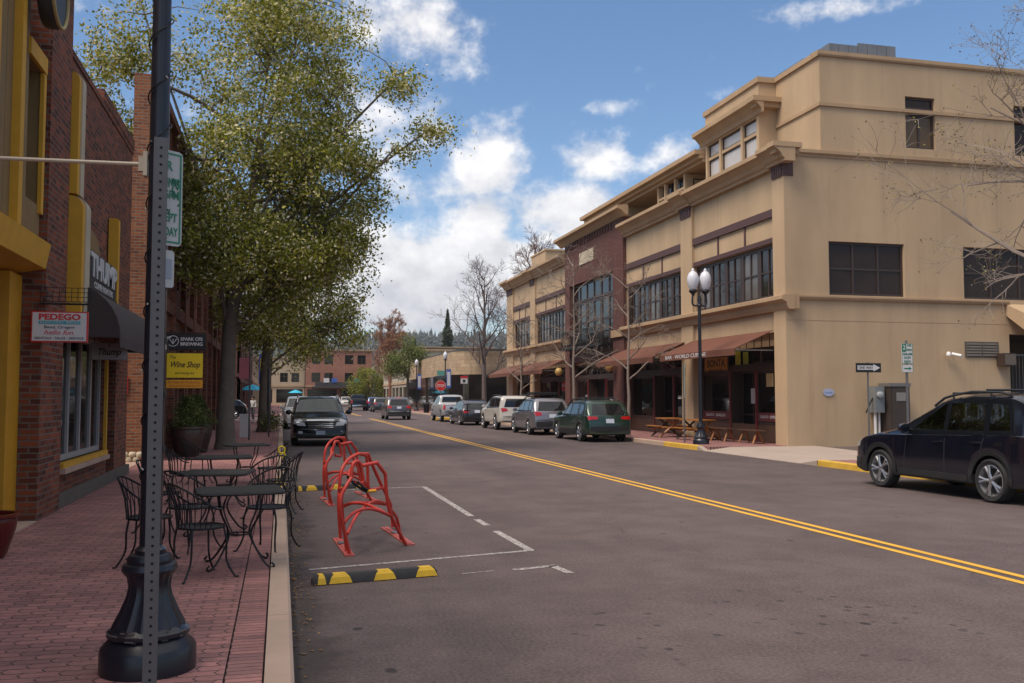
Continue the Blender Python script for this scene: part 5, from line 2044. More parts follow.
# ------------------------------------------------------------------ trees
def leaf_cloud(name, pts, size, m, par, seed=1, asp=.52, droop=0.0):
    rs = np.random.RandomState(seed)
    n = len(pts)
    u = rs.normal(size=(n, 3))
    u[:, 2] -= droop
    u /= np.linalg.norm(u, axis=1)[:, None]
    w = rs.normal(size=(n, 3))
    v = np.cross(u, w)
    v /= np.linalg.norm(v, axis=1)[:, None]
    s = (size * rs.uniform(.6, 1.35, n))[:, None]
    nrm = np.cross(u, v)
    P0 = pts - u * s * .5
    P1 = pts + v * s * asp * .5 + nrm * s * .08
    P2 = pts + u * s * .5
    P3 = pts - v * s * asp * .5 + nrm * s * .08
    V = np.stack([P0, P1, P2, P3], 1).reshape(-1, 3)
    me = bpy.data.meshes.new(name)
    me.vertices.add(4 * n)
    me.vertices.foreach_set('co', V.astype(np.float32).ravel())
    me.loops.add(4 * n)
    me.loops.foreach_set('vertex_index', np.arange(4 * n, dtype=np.int32))
    me.polygons.add(n)
    me.polygons.foreach_set('loop_start', np.arange(0, 4 * n, 4, dtype=np.int32))
    me.polygons.foreach_set('loop_total', np.full(n, 4, dtype=np.int32))
    me.materials.append(m)
    me.update(calc_edges=True)
    o = bpy.data.objects.new(name, me)
    COL.objects.link(o)
    o.parent = par
    return o


def leafy_tree(name, label, loc, trunk, lobes, n_clusters, per, size, m, bark, seed, cl_r=.42, group=None, gap=-.05, gscale=.55, limbs=None):
    """trunk: list of (x,y,z,r). lobes: (x,y,z,rx,ry,rz,weight)."""
    t = thing(name, label, 'tree', loc, 0, group)
    rs = np.random.RandomState(seed)
    tb = MB()
    tb.tube([p[:3] for p in trunk], [p[3] for p in trunk], 12)
    top = Vector(trunk[-1][:3])
    forks = [Vector(p[:3]) for p in trunk[len(trunk) // 2:]]
    w = np.array([l[6] for l in lobes], float)
    w /= w.sum()
    C_ = []
    tries = 0
    while len(C_) < n_clusters and tries < n_clusters * 12:
        tries += 1
        l = lobes[rs.choice(len(lobes), p=w)]
        d = rs.normal(size=3)
        d /= np.linalg.norm(d)
        rr = rs.uniform(.12, 1) ** .5
        p = np.array(l[:3]) + d * rr * np.array(l[3:6])
        nz = noise.noise((p[0] * gscale + seed, p[1] * gscale, p[2] * gscale))
        if nz < gap: continue
        C_.append(p)
    C_ = np.array(C_)
    br = MB()
    ends = []
    for k, l in enumerate(lobes):
        f = forks[k % len(forks)]
        e = Vector(l[:3])
        mid = f.lerp(e, .5) + Vector((rs.uniform(-.3, .3), rs.uniform(-.3, .3), .35))
        pts = smooth_path([f, mid, e, e + (e - mid) * (.5 if l[6] > .6 else .06)], 4)
        r0 = trunk[-1][3] * .75
        br.tube(pts, [r0 * (1 - .85 * i / (len(pts) - 1)) for i in range(len(pts))], 6)
        ends += pts
    E_ = np.array([tuple(e) for e in ends])
    for c in C_[:: max(1, len(C_) // 420)]:
        i = np.argmin(((E_ - c) ** 2).sum(1))
        a = Vector(E_[i])
        c_ = Vector(c)
        if (c_ - a).length > 3.6: a = c_.lerp(a, .6)
        mid = a.lerp(c_, .5) + Vector((rs.uniform(-.2, .2), rs.uniform(-.2, .2), .12))
        br.tube([a, mid, c_], [.026, .016, .006], 4, caps=False)
    tb.build('trunk', bark, t, 60)
    br.build('limbs', bark, t, 60, fix=False)
    cnt = np.maximum(6, rs.poisson(per, len(C_)))
    pts = np.repeat(C_, cnt, 0) + rs.normal(size=(cnt.sum(), 3)) * cl_r * np.array([1, 1, .8]) * rs.uniform(.5, 1.2, len(C_)).repeat(cnt)[:, None]
    leaf_cloud('crown', pts, size, m, t, seed, droop=.2)
    return t


LEAF = leaf_mat('spring_leaves', [(0, (.10, .115, .008)), (.36, (.205, .225, .016)), (.66, (.36, .345, .032)), (.82, (.60, .53, .22)), (1, (.80, .72, .56))], .34)  # palest tones: blossom and pale undersides, plus white glints put into the colour
LEAF2 = leaf_mat('young_green_leaves', [(0, (.06, .09, .018)), (.6, (.14, .17, .035)), (1, (.30, .30, .10))], .25)
LEAFY = leaf_mat('yellow_green_leaves', [(0, (.10, .12, .012)), (.6, (.20, .22, .02)), (1, (.32, .32, .05))], .25)
LEAFO = leaf_mat('rust_buds', [(0, (.26, .11, .06)), (.6, (.42, .19, .09)), (1, (.50, .30, .18))], .2)
EVERG = leaf_mat('evergreen_needles', [(0, (.016, .032, .016)), (.6, (.035, .055, .022)), (1, (.075, .09, .03))], .05)

TRUNK1 = [(0, 0, 0, .36), (.0, 0, .25, .30), (-.02, 0, 1.0, .265), (.02, .03, 2.2, .235), (.05, .0, 3.4, .215), (.15, .05, 4.6, .22), (.35, .1, 6.0, .19), (.6, .1, 7.6, .15), (.9, .1, 9.4, .10)]
lob1 = [(1.0, 0, 11.2, 2.8, 3.0, 3.6, 3.6), (2.6, -.3, 10.0, 2.1, 2.4, 2.6, 2.6), (3.3, 0, 7.9, 1.45, 2.0, 2.2, 1.3), (-.2, -.2, 8.6, 1.9, 2.4, 2.4, 2.4), (1.6, 0, 7.0, 2.3, 2.6, 2.4, 2.8),
        (2.7, .2, 5.6, 1.6, 2.0, 1.6, 1.3), (.9, -.5, 5.2, 1.7, 2.2, 1.6, 1.8), (-.2, -1.0, 5.8, 1.3, 1.6, 1.6, 1.2), (3.0, .3, 7.2, 1.5, 2.0, 1.8, 1.0), (2.1, .2, 13.6, 2.4, 2.4, 1.6, 1.6), (5.0, 0, 9.5, 1.0, .7, .30, .22), (6.0, -.2, 10.1, 1.0, .6, .22, .16), (5.0, .1, 11.8, .8, .8, .6, .22),
        (-2.6, -.5, 9.3, 1.3, 1.4, .9, .5), (-3.6, -.8, 11.3, 1.2, 1.0, 1.1, .55), (-2.3, -.4, 12.4, 1.6, 1.4, 1.0, .8), (-1.4, 0, 6.2, .9, 1.2, .9, .3), (-2.3, -.2, 4.6, .8, .9, .6, .10), (-3.0, -.5, 7.4, .8, .8, .5, .16)]
leafy_tree('leafy_tree', 'tall leafy tree with a thick grey trunk behind the cafe tables', (-1.62, 30.0, .14), TRUNK1, lob1, 1850, 56, .118, LEAF, BARK, 5, .32, gap=-.04, gscale=.75)
TRUNK2 = [(0, 0, 0, .26), (.0, 0, .25, .21), (.03, 0, 1.4, .18), (.05, .03, 2.8, .16), (.15, .0, 4.2, .13), (.3, .05, 6.0, .08)]
lob2 = [(.6, 0, 7.4, 2.6, 2.6, 2.4, 3), (2.4, 0, 6.4, 1.9, 2.0, 1.8, 2), (.9, 0, 4.6, 2.1, 2.0, 1.2, 1.6), (3.3, .3, 4.9, 1.4, 1.6, 1.1, 1.0), (-1.0, 0, 6.0, 1.5, 1.8, 1.8, 1.2), (.4, 0, 9.6, 1.6, 1.6, 1.2, 1)]
leafy_tree('leafy_tree', 'second leafy street tree, behind the thick-trunked one on the left pavement', (-.82, 44.0, .14), TRUNK2, lob2, 620, 42, .15, LEAF, BARK, 9, .42)
leafy_tree('leafy_tree', 'third leafy street tree on the left pavement near the side street', (-.8, 60.0, .14), TRUNK2, [(l[0] * .8, l[1], l[2] * .9, l[3] * .8, l[4], l[5] * .9, l[6]) for l in lob2], 300, 40, .17, LEAF, BARK, 13, .42)
leafy_tree('leafy_tree', 'fresh green tree in front of the corner building by the lamps', (14.2, 109, .14), TRUNK2, [(-.3, 0, 5.6, 2.2, 2.0, 2.0, 3), (-1.4, 0, 5.0, 1.4, 1.4, 1.3, 1.2), (1.3, 0, 6.2, 1.4, 1.4, 1.2, 1.2), (0, 0, 7.5, 1.3, 1.3, 1.0, 1)], 260, 34, .19, LEAF2, BARK, 17, .42)
leafy_tree('leafy_bush', 'rounded yellow-green tree beside the far red brick building', (15.0, 168, .1), [(0, 0, 0, .2), (0, 0, 2.0, .15), (0, 0, 4, .08)], [(0, 0, 3.6, 3.6, 2.5, 3.0, 3), (2.4, 0, 2.8, 2.6, 2, 2.2, 2), (-1.6, 0, 2.2, 2, 2, 1.8, 1)], 240, 40, .26, LEAFY, BARK, 19, .55, gap=-.3)


def bare_tree(name, label, loc, h, r, seed, bark, levels=4, spread=.62, first=.32, n_main=9, sub=5, group=None, buds=None, lean=(0, 0), up=.35, cat='tree', rmin=.006, len_k=.5, leafsize=.07):
    t = thing(name, label, cat, loc, 0, group)
    rg = random.Random(seed)
    tb, br = MB(), MB()
    pts = [Vector((lean[0] * f * f + rg.uniform(-.05, .05) * h * .08 * (f > 0), lean[1] * f * f + rg.uniform(-.05, .05) * h * .08 * (f > 0), h * f)) for f in [i / 8 for i in range(9)]]
    tb.tube(pts, [r * (1 - .86 * i / 8) for i in range(9)], 8)
    tips = []

    def grow(p, d, L_, rad, lv):
        n = 5
        q, dd = p, d.normalized()
        path, rr = [p], [rad]
        for i in range(n):
            dd = (dd + Vector((rg.gauss(0, .16), rg.gauss(0, .16), rg.gauss(0, .12) + up * .14))).normalized()
            q = q + dd * L_ / n
            path.append(q)
            rr.append(max(rmin * .7, rad * (1 - .75 * (i + 1) / n)))
        br.tube(path, rr, 5 if lv < 2 else 3, caps=False)
        tips.append((path[-1], dd))
        if lv >= levels: return
        for k in range(sub):
            f = rg.uniform(.25, 1.0)
            i = min(n - 1, int(f * n))
            b_ = path[i].lerp(path[i + 1], f * n - i)
            side = Vector((rg.gauss(0, 1), rg.gauss(0, 1), rg.gauss(0, .7)))
            side = (side - dd * side.dot(dd)).normalized()
            grow(b_, (dd * .75 + side * rg.uniform(.5, 1.0)), L_ * rg.uniform(.38, .66), max(rmin, rr[i] * .6), lv + 1)
    for k in range(n_main):
        f = first + (1 - first) * (k + .3) / n_main
        i = min(7, int(f * 8))
        b_ = pts[i].lerp(pts[i + 1], f * 8 - i)
        an = k * 2.4 + rg.uniform(-.4, .4)
        d = Vector((math.cos(an) * spread, math.sin(an) * spread, .75 - .2 * (1 - f)))
        grow(b_, d, h * len_k * (1.15 - .75 * f) * rg.uniform(.8, 1.2), r * .55 * (1.05 - .6 * f), 1)
    tb.build('trunk', bark, t, 60)
    br.build('branches', bark, t, 60, fix=False)
    if buds:
        rs = np.random.RandomState(seed)
        P_ = np.array([tuple(p + Vector((rg.gauss(0, .05), rg.gauss(0, .05), rg.gauss(0, .05)))) for p, d in tips for _ in range(buds[1])])
        leaf_cloud('buds', P_, leafsize, buds[0], t, seed)
    return t


LEAFB = leaf_mat('opening_buds', [(0, (.12, .09, .05)), (.7, (.24, .20, .06)), (1, (.34, .34, .07))], .2)
G_ = 'young bare street trees along the right pavement'
bare_tree('bare_street_tree', 'thin pale bare tree by the picnic tables and the green estate car', (13.75, 36.1, .14), 6.3, .085, 3, BARK_L, 4, .85, .34, 10, 4, G_, up=-.12, len_k=.40, rmin=.007)
bare_tree('bare_street_tree', 'taller pale bare tree in front of the brick bay balcony', (13.85, 43.8, .14), 8.3, .10, 5, BARK_L, 4, .8, .28, 12, 4, G_, up=-.02, len_k=.36, rmin=.008)
bare_tree('bare_street_tree', 'thin bare tree farthest along the tan facade, above the off-roader', (13.85, 54.2, .14), 6.2, .085, 8, BARK_L, 4, .85, .30, 10, 4, G_, up=-.12, len_k=.4, rmin=.009)
bare_tree('bare_tree', 'bare budding tree whose branches reach in from the right edge', (18.6, 17.6, .14), 11.5, .19, 21, BARK_L, 4, 1.0, .26, 19, 5, None, (LEAFB, 2), up=.05, len_k=.42, rmin=.0065, leafsize=.06)
bare_tree('bare_tree', 'big dark bare tree in front of the curved corner building', (17.9, 83.5, .14), 12.6, .25, 31, mat('brown_grey_bark', (.12, .085, .075), .9, var=.3), 4, .7, .24, 15, 5, None, up=.55, len_k=.36, rmin=.010)
bare_tree('bare_tree', 'reddish bare crown rising behind the far end of the tan building', (26.5, 98, .14), 17.4, .32, 35, mat('russet_bark', (.14, .07, .055), .9), 4, .6, .4, 12, 6, None, up=.5, len_k=.34, rmin=.014)
bare_tree('bare_tree', 'orange-brown bare tree left of the fresh green tree down the street', (16.4, 146, .1), 12.2, .28, 41, mat('rust_bark', (.20, .085, .05), .9), 4, .45, .2, 16, 6, None, (LEAFO, 2), up=.8, len_k=.36, rmin=.02, leafsize=.17)
bare_tree('bare_tree', 'second orange-brown bare tree beside the far yellow-green tree', (18.5, 160, .1), 10.6, .26, 43, mat('rust_bark', (.20, .085, .05), .9), 4, .45, .2, 14, 6, None, (LEAFO, 2), up=.8, len_k=.36, rmin=.02, leafsize=.17)


def pine(name, label, loc, h, seed):
    t = thing(name, label, 'tree', loc, 0)
    MB().tube([(0, 0, 0), (0, 0, h * .5), (0, 0, h)], [.3, .18, .02], 7).build('trunk', BARK, t)
    rs = np.random.RandomState(seed)
    n = 5200
    f = rs.uniform(.12, 1, n) ** .8
    lay = np.round(f * 16) / 16 + rs.normal(size=n) * .024
    an = rs.randint(0, 9, n) * .7 + np.round(f * 16) * 1.3 + rs.normal(size=n) * .30
    rad = h * .20 * (1.04 - lay) * rs.uniform(.05, 1, n) ** .7 * (1 + .25 * np.sin(np.round(f * 16) * 2.1))
    P_ = np.stack([np.cos(an) * rad, np.sin(an) * rad, h * lay - rad * .30], 1)
    leaf_cloud('crown', P_, .62, EVERG, t, seed, .3)
pine('pine_tree', 'dark pine standing above the roof of the curved corner building', (33, 190, 0), 18.5, 3)
pine('pine_tree', 'smaller dull green pine left of the tall pine above the corner building', (27.6, 200, 0), 13.2, 4)
for i, (x, y, h, lab) in enumerate(((36, 178, 10.5, 'olive evergreen directly right of the tall pine'), (24.6, 230, 12.0, 'hazy evergreen left of the two pines above the stone parapet'))):
    pine('pine_tree', lab, (x, y, 0), h, 10 + i)

# ------------------------------------------------------------------ street lamps
GLOBE = mat('opal_glass', (.62, .62, .66), .25, var=.08)


def lamp_post(label, loc, double=True, rz=0, group='street lamps'):
    t = thing('street_lamp', label, 'street lamp', loc, rz, group)
    b_ = MB()
    b_.lathe([(.272, 0), (.272, .15), (.262, .175), (.215, .235), (.205, .25)], n=40)
    b_.lathe([(.235, .25), (.235, .275), (.20, .31)], n=40)
    b_.lathe([(.205, .305), (.165, .40), (.128, .51), (.116, .58), (.125, .65), (.140, .675)], n=48, flute=16, famp=.035, caps=False)
    b_.lathe([(.150, .675), (.160, .70), (.150, .735), (.128, .745), (.132, .77), (.118, .80), (.088, .81), (.09, .835), (.066, .86)], n=40)
    b_.v = [(x_, y_, z_ * .84) for x_, y_, z_ in b_.v]
    b_.build('base', BLACK_GLOSS, t, 40)
    h = 4.62 if double else 4.75
    MB().lathe([(.063, .68), (.063, 1.6), (.052, h)], n=20).build('pole', BLACK_GLOSS, t, 50)
    a_ = MB()
    if double:
        a_.lathe([(.05, h), (.10, h + .06), (.06, h + .16), (.08, h + .26), (.03, h + .40)], n=14)
        heads = []
        for s in (-1, 1):
            a_.tube(smooth_path([(0, 0, h + .12), (s * .12, 0, h + .05), (s * .24, 0, h + .12), (s * .23, 0, h + .42)], 5), .032, 8)
            heads.append((s * .215, h + .40))
    else:
        heads = [(0, h)]
    for x_, z_ in heads:
        a_.lathe([(.035, z_ - .02), (.06, z_ + .05), (.13, z_ + .12), (.15, z_ + .16), (.13, z_ + .19), (.10, z_ + .21)], (x_, 0, 0), 16)
    a_.build('arm' if double else 'lamp_fitter', BLACK_GLOSS, t, 40)
    for x_, z_ in heads:
        MB().lathe([(.10, z_ + .205), (.165, z_ + .33), (.200, z_ + .50), (.192, z_ + .63), (.14, z_ + .76), (.075, z_ + .815), (.05, z_ + .83), (.055, z_ + .87), (.03, z_ + .91), (.002, z_ + .94)], (x_, 0, 0), 24).build('globe', GLOBE, t, 50)
    return t


lamp_post('tall dark lamp post with two white globes by the yellow kerb across the street', (13.75, 29.35, .136), True, R(-8))
nl = lamp_post('big dark lamp post wrapped in a light string, in the left foreground', (-.745, 6.03, .136), True, R(40))
w_ = MB()
for k in range(0, 150):
    pass
hel = [(.069 * math.cos(k * .42), .069 * math.sin(k * .42), 1.0 + k * .022) for k in range(160)]
w_.tube(hel, .0045, 5)
w_.build('light_string', BLACK, nl, 60)
bl_ = MB()
rg = random.Random(5)
for k in range(8, 160, 9):
    p = Vector(hel[k])
    o_ = Vector((p.x, p.y, 0)).normalized()
    bl_.tube([p, p + o_ * .02 + Vector((rg.uniform(-.02, .02), rg.uniform(-.02, .02), rg.uniform(-.012, .02)))], [.006, .004], 5)
bl_.build('string_bulbs', mat('bulb_clear', (.45, .44, .42), .2), nl)['kind'] = 'stuff'
sc_ = MB()                                 # flaking paint on the foot
for k in range(18):
    an = rg.uniform(2.6, 6.0)
    z = rg.choice((.24, .252, .28, .30))
    r_ = {.24: .213, .252: .234, .28: .231, .30: .214}[z] + .002
    sc_.obox((r_ * math.cos(an), r_ * math.sin(an), z), (.002, rg.uniform(.008, .03), .004), Matrix.Rotation(an, 3, 'Z'))
sc_.v = [(x_, y_, z_ * .84) for x_, y_, z_ in sc_.v]
sc_.build('paint_chips', mat('bare_primer', (.12, .105, .095), .8), nl)['kind'] = 'stuff'
rd = thing('banner_arm', 'cream banner rod reaching left from the foreground lamp post', 'banner arm', (-.745, 6.03, 3.16))
MB().tube([(-.085, 0, 0), (-2.0, .02, -.02)], .012, 8).build('rod', mat('cream_enamel', (.45, .38, .28), .5), rd)
k_ = MB().obox((-.075, -.0, 0), (.012, .035, .075))
k_.obox((-.095, 0, .0), (.02, .018, .045))
k_.build('clamp', mat('cream_enamel', (.45, .38, .28), .5), rd)
for label, loc in (('single white globe lamp with a blue banner by the stop sign', (14.4, 84.0, .136)), ('farther single globe lamp with a blue banner beside the fresh green tree', (14.4, 102.6, .136)), ('dark globe lamp with a small blue and yellow banner on the left pavement', (-.75, 56.5, .136))):
    lp_ = lamp_post(label, loc, False)
    s = 1 if loc[0] > 0 else -1
    q = MB().box(s * .10, -.012, 2.35, s * .52, .012, 4.0)
    q.build('banner', BLUE, lp_)
    q = MB()
    q.box(s * .17, -.018, 2.55, s * .45, .018, 3.8)
    q.build('banner_panel', SIGNWHITE if s > 0 else SIGNYELLOW, lp_)
    q = MB()
    for z in (2.33, 4.02): q.tube([(0, 0, z), (s * .55, 0, z)], .015, 5)
    q.build('banner_bracket', BLACK, lp_)

# ------------------------------------------------------------------ near sign on its perforated post
ps = thing('parking_sign', 'bent white parking sign with green lettering on a perforated steel post', 'sign', (-.543, 4.46, .136))
M_ = Matrix.Rotation(R(9), 3, 'Z')
q = MB()
q.obox((0, 0, 1.385), (.026, .0025, 1.40), M_)
q.obox(M_ @ Vector((.0275, .013, 1.385)), (.0025, .016, 1.40), M_)
q.obox(M_ @ Vector((-.0275, .013, 1.385)), (.0025, .016, 1.40), M_)
q.build('post', mat('galvanised_post', (.10, .10, .105), .55, .35, var=.22, scale=10), ps)
q = MB()
for k in range(70):
    c0 = M_ @ Vector((0, -.0032, .06 + k * .0388))
    vs_ = [c0 + M_ @ Vector((.0068 * math.cos(a * .785), 0, .0068 * math.sin(a * .785))) for a in range(8)]
    q.add(vs_, [tuple(range(8))[::-1]])
q.build('post_hole', mat('hole_dark', (.006, .006, .006), .9), ps, fix=False)['kind'] = 'stuff'
dx = Vector((.104, .085, 0)).normalized()
nv = Vector((dx.y, -dx.x, 0))
f0 = Vector((.004, .008, .03))
def plate(name, z0, z1, w, m, off=0.0, par=ps, fold=.14, rad=.02):
    o = f0 - nv * off
    q_ = MB()
    prof = [(0, z0), (w - rad, z0), (w - rad * .3, z0 + rad * .3), (w, z0 + rad), (w, z1 - rad), (w - rad * .3, z1 - rad * .3), (w - rad, z1), (0, z1)]
    fr_ = [o + dx * u + Vector((0, 0, z)) for u, z in prof]
    bk_ = [p - nv * .003 for p in fr_]
    k = len(prof)
    q_.add(fr_ + bk_, [tuple(range(k)), tuple(range(2 * k - 1, k - 1, -1))] + [(i, (i + 1) % k, k + (i + 1) % k, k + i) for i in range(k)])
    if fold:
        fd = Vector((-.125, .99, 0)).normalized()
        a_ = o
        for s in (0, 1):
            pass
        q_.add([a_ + Vector((0, 0, z0)), a_ + Vector((0, 0, z1)), a_ + fd * fold + Vector((0, 0, z1 - .02)), a_ + fd * fold + Vector((0, 0, z0 + .02)),
                a_ + dx * .003 + Vector((0, 0, z0)), a_ + dx * .003 + Vector((0, 0, z1)), a_ + dx * .003 + fd * fold + Vector((0, 0, z1 - .02)), a_ + dx * .003 + fd * fold + Vector((0, 0, z0 + .02))],
               [(0, 1, 2, 3), (7, 6, 5, 4), (0, 4, 5, 1), (1, 5, 6, 2), (2, 6, 7, 3), (3, 7, 4, 0)])
    return q_.build(name, m, par)
SIGNALU = mat('weathered_sign_white', (.40, .41, .40), .45, var=.14, scale=9)
plate('plate', 2.268, 2.706, .108, SIGNALU)
# green rim line
def rimline(u0, u1, z0, z1):
    q_ = MB()
    o = f0 + nv * .0018
    for (a0, a1, b0, b1) in ((u0, u1, z1 - .008, z1), (u0, u1, z0, z0 + .008), (u1 - .008, u1, z0 + .0085, z1 - .0085)):
        q_.add([o + dx * a0 + Vector((0, 0, b0)), o + dx * a1 + Vector((0, 0, b0)), o + dx * a1 + Vector((0, 0, b1)), o + dx * a0 + Vector((0, 0, b1))], [(0, 1, 2, 3)])
    return q_.build('green_border', GREEN, ps)
rimline(.002, .100, 2.28, 2.694)
def near_text(s, z, u, size, w):
    return lettering(s, ps, f0 + dx * u + nv * .002 + Vector((0, 0, z)), dx, size, GREEN, w, .0008, align='CENTER', bold=.001)
near_text("R", 2.632, .038, .06, .030)
near_text("ING", 2.555, .058, .06, .066)
near_text("6PM", 2.500, .054, .055, .070)
near_text("EPT", 2.395, .050, .055, .060)
near_text("DAY", 2.330, .052, .055, .066)
q = MB()
rg = random.Random(2)
for k in range(14):
    u_ = rg.uniform(.03, .085)
    z_ = rg.uniform(2.43, 2.58)
    o = f0 + nv * .0026 + dx * u_ + Vector((0, 0, z_))
    d_ = dx * rg.uniform(-.02, .02) + Vector((0, 0, rg.uniform(-.03, .03)))
    q.tube([o, o + d_], .003, 4)
q.build('scribble', mat('scribble_green', (.01, .11, .06), .5), ps)
for z in (2.30, 2.672):
    q = MB().lathe([(.009, -.003), (.009, .004), (.005, .007)], (0, 0, 0), 8, 'y')
    o = q.build('bolt', STEEL, ps)
    o.location = f0 + dx * .02 + nv * .004 + Vector((0, 0, z))
plate('small_plate', 2.075, 2.245, .07, SIGNALU, -.004, ps, .05, .012)
q = MB().obox(f0 + dx * .036 + nv * .0062 + Vector((0, 0, 2.16)), (.022, .0005, .045), Matrix((dx, nv, Vector((0, 0, 1)))).transposed())
q.build('pictogram', mat('faded_blue_grey', (.25, .28, .33), .5), ps)

# ------------------------------------------------------------------ cafe tables and chairs
def cafe_table(label, loc, rz=0, sx=.39, sy=.39):
    t = thing('cafe_table', label, 'table', loc, rz, 'black iron cafe tables on the pavement')
    c = .10
    oct_ = [(-sx + c, -sy), (sx - c, -sy), (sx - .03, -sy + .03), (sx, -sy + c), (sx, sy - c), (sx - .03, sy - .03), (sx - c, sy), (-sx + c, sy), (-sx + .03, sy - .03), (-sx, sy - c), (-sx, -sy + c), (-sx + .03, -sy + .03)]
    q_ = MB().prism(oct_, 'z', .705, .72)
    q_.tube([(x, y, .708) for x, y in oct_], .013, 6, closed=True)
    for i in range(17):
        y = -sy + .06 + i * (2 * sy - .12) / 16
        q_.tube([(-sx + .02, y, .721), (sx - .02, y, .721)], .005, 4)
    q_.build('tabletop', BLACK, t)
    for a in (-1, 1):
        for b_ in (-1, 1):
            l = MB().tube(smooth_path([(a * .20, b_ * .20, .705), (a * .17, b_ * .17, .5), (a * .10, b_ * .10, .30), (a * .20, b_ * .20, .08), (a * .27, b_ * .27, .012), (a * .30, b_ * .30, .03), (a * .28, b_ * .28, .055)], 5), .0105, 6)
            l.build('leg', BLACK, t, 60)
    MB().tube([(.10 * math.cos(k * .5236), .10 * math.sin(k * .5236), .30) for k in range(12)], .008, 5, closed=True).build('leg_ring', BLACK, t, 60)
    return t


t1 = cafe_table('nearest black iron cafe table, closest to the lamp post', (-.37, 9.45, .136), R(6))
def tbl(label, loc, rz):
    return another(t1, label, loc, rz)
tbl('second black iron cafe table, just behind the nearest one', (-.72, 11.7, .136), R(-8))
tbl('third black iron cafe table, in front of the thick tree trunk', (-.80, 14.6, .136), R(3))
tbl('farthest black iron cafe table, right beside the tree trunk', (-.62, 18.2, .136), R(10))


def cafe_chair(label, loc, rz):
    t = thing('cafe_chair', label, 'chair', loc, rz, 'black wire cafe chairs around the tables')
    s_ = MB()
    s_.tube([(.215 * math.cos(k * .3142), .205 * math.sin(k * .3142), .445) for k in range(20)], .011, 6, closed=True)
    for i in range(-6, 7):
        x = i * .033
        l = .2 * math.sqrt(max(0, 1 - (x / .215) ** 2))
        s_.tube([(x, -l, .443), (x, l, .443)], .005, 4)
    for y in (-.1, 0, .1):
        s_.tube([(-.19, y, .438), (.19, y, .438)], .006, 4)
    s_.build('seat', BLACK, t, 60)
    b_ = MB()
    rimp, low = [], []
    for k in range(17):
        an = R(-25 - 130 * 0 + 0) + 0
        f = k / 16
        an = math.pi * (1.12 * f - .06) + math.pi          # round the back from right to left
        ca, sa = math.cos(an), math.sin(an)
        back = max(0, -sa)
        rr = .275 + .045 * back
        rimp.append((rr * ca, rr * sa * .98 + .02, .62 + .22 * back ** 1.2))
        low.append((.215 * ca, .205 * sa, .45))
    b_.tube(smooth_path(rimp, 2), .010, 6)
    for k in range(1, 16):
        p, q_ = Vector(low[k]), Vector(rimp[k])
        m_ = p.lerp(q_, .5) - Vector((p.x, p.y, 0)) * .10
        b_.tube([p, m_, q_], .0052, 4)
    b_.build('backrest', BLACK, t, 60)
    for a in (-1, 1):
        for y0, y1 in ((.14, .22), (-.15, -.24)):
            l = MB().tube(smooth_path([(a * .16, y0, .445), (a * .19, y0 * 1.1, .32), (a * .185, y0 * 1.15, .15), (a * .225, y1, .015), (a * .25, y1 * 1.1, .012)], 4), .010, 6)
            l.build('leg', BLACK, t, 60)
    return t


# rz turns the open front (+y) about: -90 faces right, 90 faces left
c0 = cafe_chair('black wire chair drawn up at the near side of the nearest table', (-.68, 8.95, .136), R(-62))
for label, loc, rz in (
        ('black wire chair mostly hidden by the foreground lamp post', (-1.22, 9.75, .136), R(-95)),
        ('black wire chair on the kerb side of the nearest table', (-.12, 10.35, .136), R(150)),
        ('black wire chair between the nearest and second tables', (-.92, 10.55, .136), R(-40)),
        ('black wire chair left of the second table with its back to the shops', (-1.38, 12.1, .136), R(-100)),
        ('black wire chair left of the third table', (-1.42, 15.2, .136), R(-85)),
        ('black wire chair right of the second table, back towards the camera', (-.16, 12.9, .136), R(30)),
        ('black wire chair standing out on the kerb with its back to the street', (.02, 13.6, .136), R(78)),
        ('black wire chair right of the third table', (-.15, 15.9, .136), R(100)),
        ('farthest black wire chair, left of the tree trunk', (-1.5, 18.5, .136), R(-70))):
    another(c0, label, loc, rz)
yt = MB()
yt.tube([(.045 * math.cos(k * .449), 0, .05 * math.sin(k * .449)) for k in range(14)], .012, 6, closed=True)
yt.tube([(.02 + .03 * math.cos(k * .6283), 0, -.075 + .03 * math.sin(k * .6283)) for k in range(10)], .012, 6, closed=True)
o = yt.build('cable_lock', SIGNYELLOW)
o.location = (.02, 13.95, .98)
tag(o, 'small yellow looped lock hung on the back of the kerbside chair', 'lock')

# ------------------------------------------------------------------ red bicycle racks
OX, OY = 1.1, 11.6
def rk(p): return (p[0] - OX, p[1] - OY, p[2])
rack = thing('bicycle_rack', 'nearer red tubular bicycle rack in the marked parking bay', 'bicycle rack', (OX, OY, 0), 0, 'red bicycle racks in the parking bay')
def rtube(name, pts, r=.021, sm=4, cl=False):
    P_ = [rk(p) for p in pts]
    return MB().tube(smooth_path(P_, sm) if sm > 1 else P_, r, 10).build(name, REDPAINT, rack, 60)
for (a, b_) in (((.755, 10.50), (.69, 11.82)), ((1.50, 11.10), (1.36, 12.62))):
    d = (Vector((b_[0], b_[1], 0)) - Vector((a[0], a[1], 0)))
    L_ = d.length
    d.normalize()
    M2 = Matrix((Vector((d.y, -d.x, 0)), d, Vector((0, 0, 1)))).transposed()
    c_ = (Vector((a[0], a[1], 0)) + Vector((b_[0], b_[1], 0))) / 2
    fb = MB().obox((c_.x - OX, c_.y - OY, .009), (.052, L_ / 2, .008), M2)
    fb.obox((c_.x - OX, c_.y - OY, .02), (.02, L_ / 2 - .03, .004), M2)
    o = fb.build('foot_bar', mat('scuffed_red_paint', (.42, .085, .07), .6, var=.4, scale=16), rack)
    pl = MB().obox((c_.x - OX, c_.y + .16 - OY, .03), (.05, .075, .006), M2)
    pl.build('anchor_plate', STEEL, o)
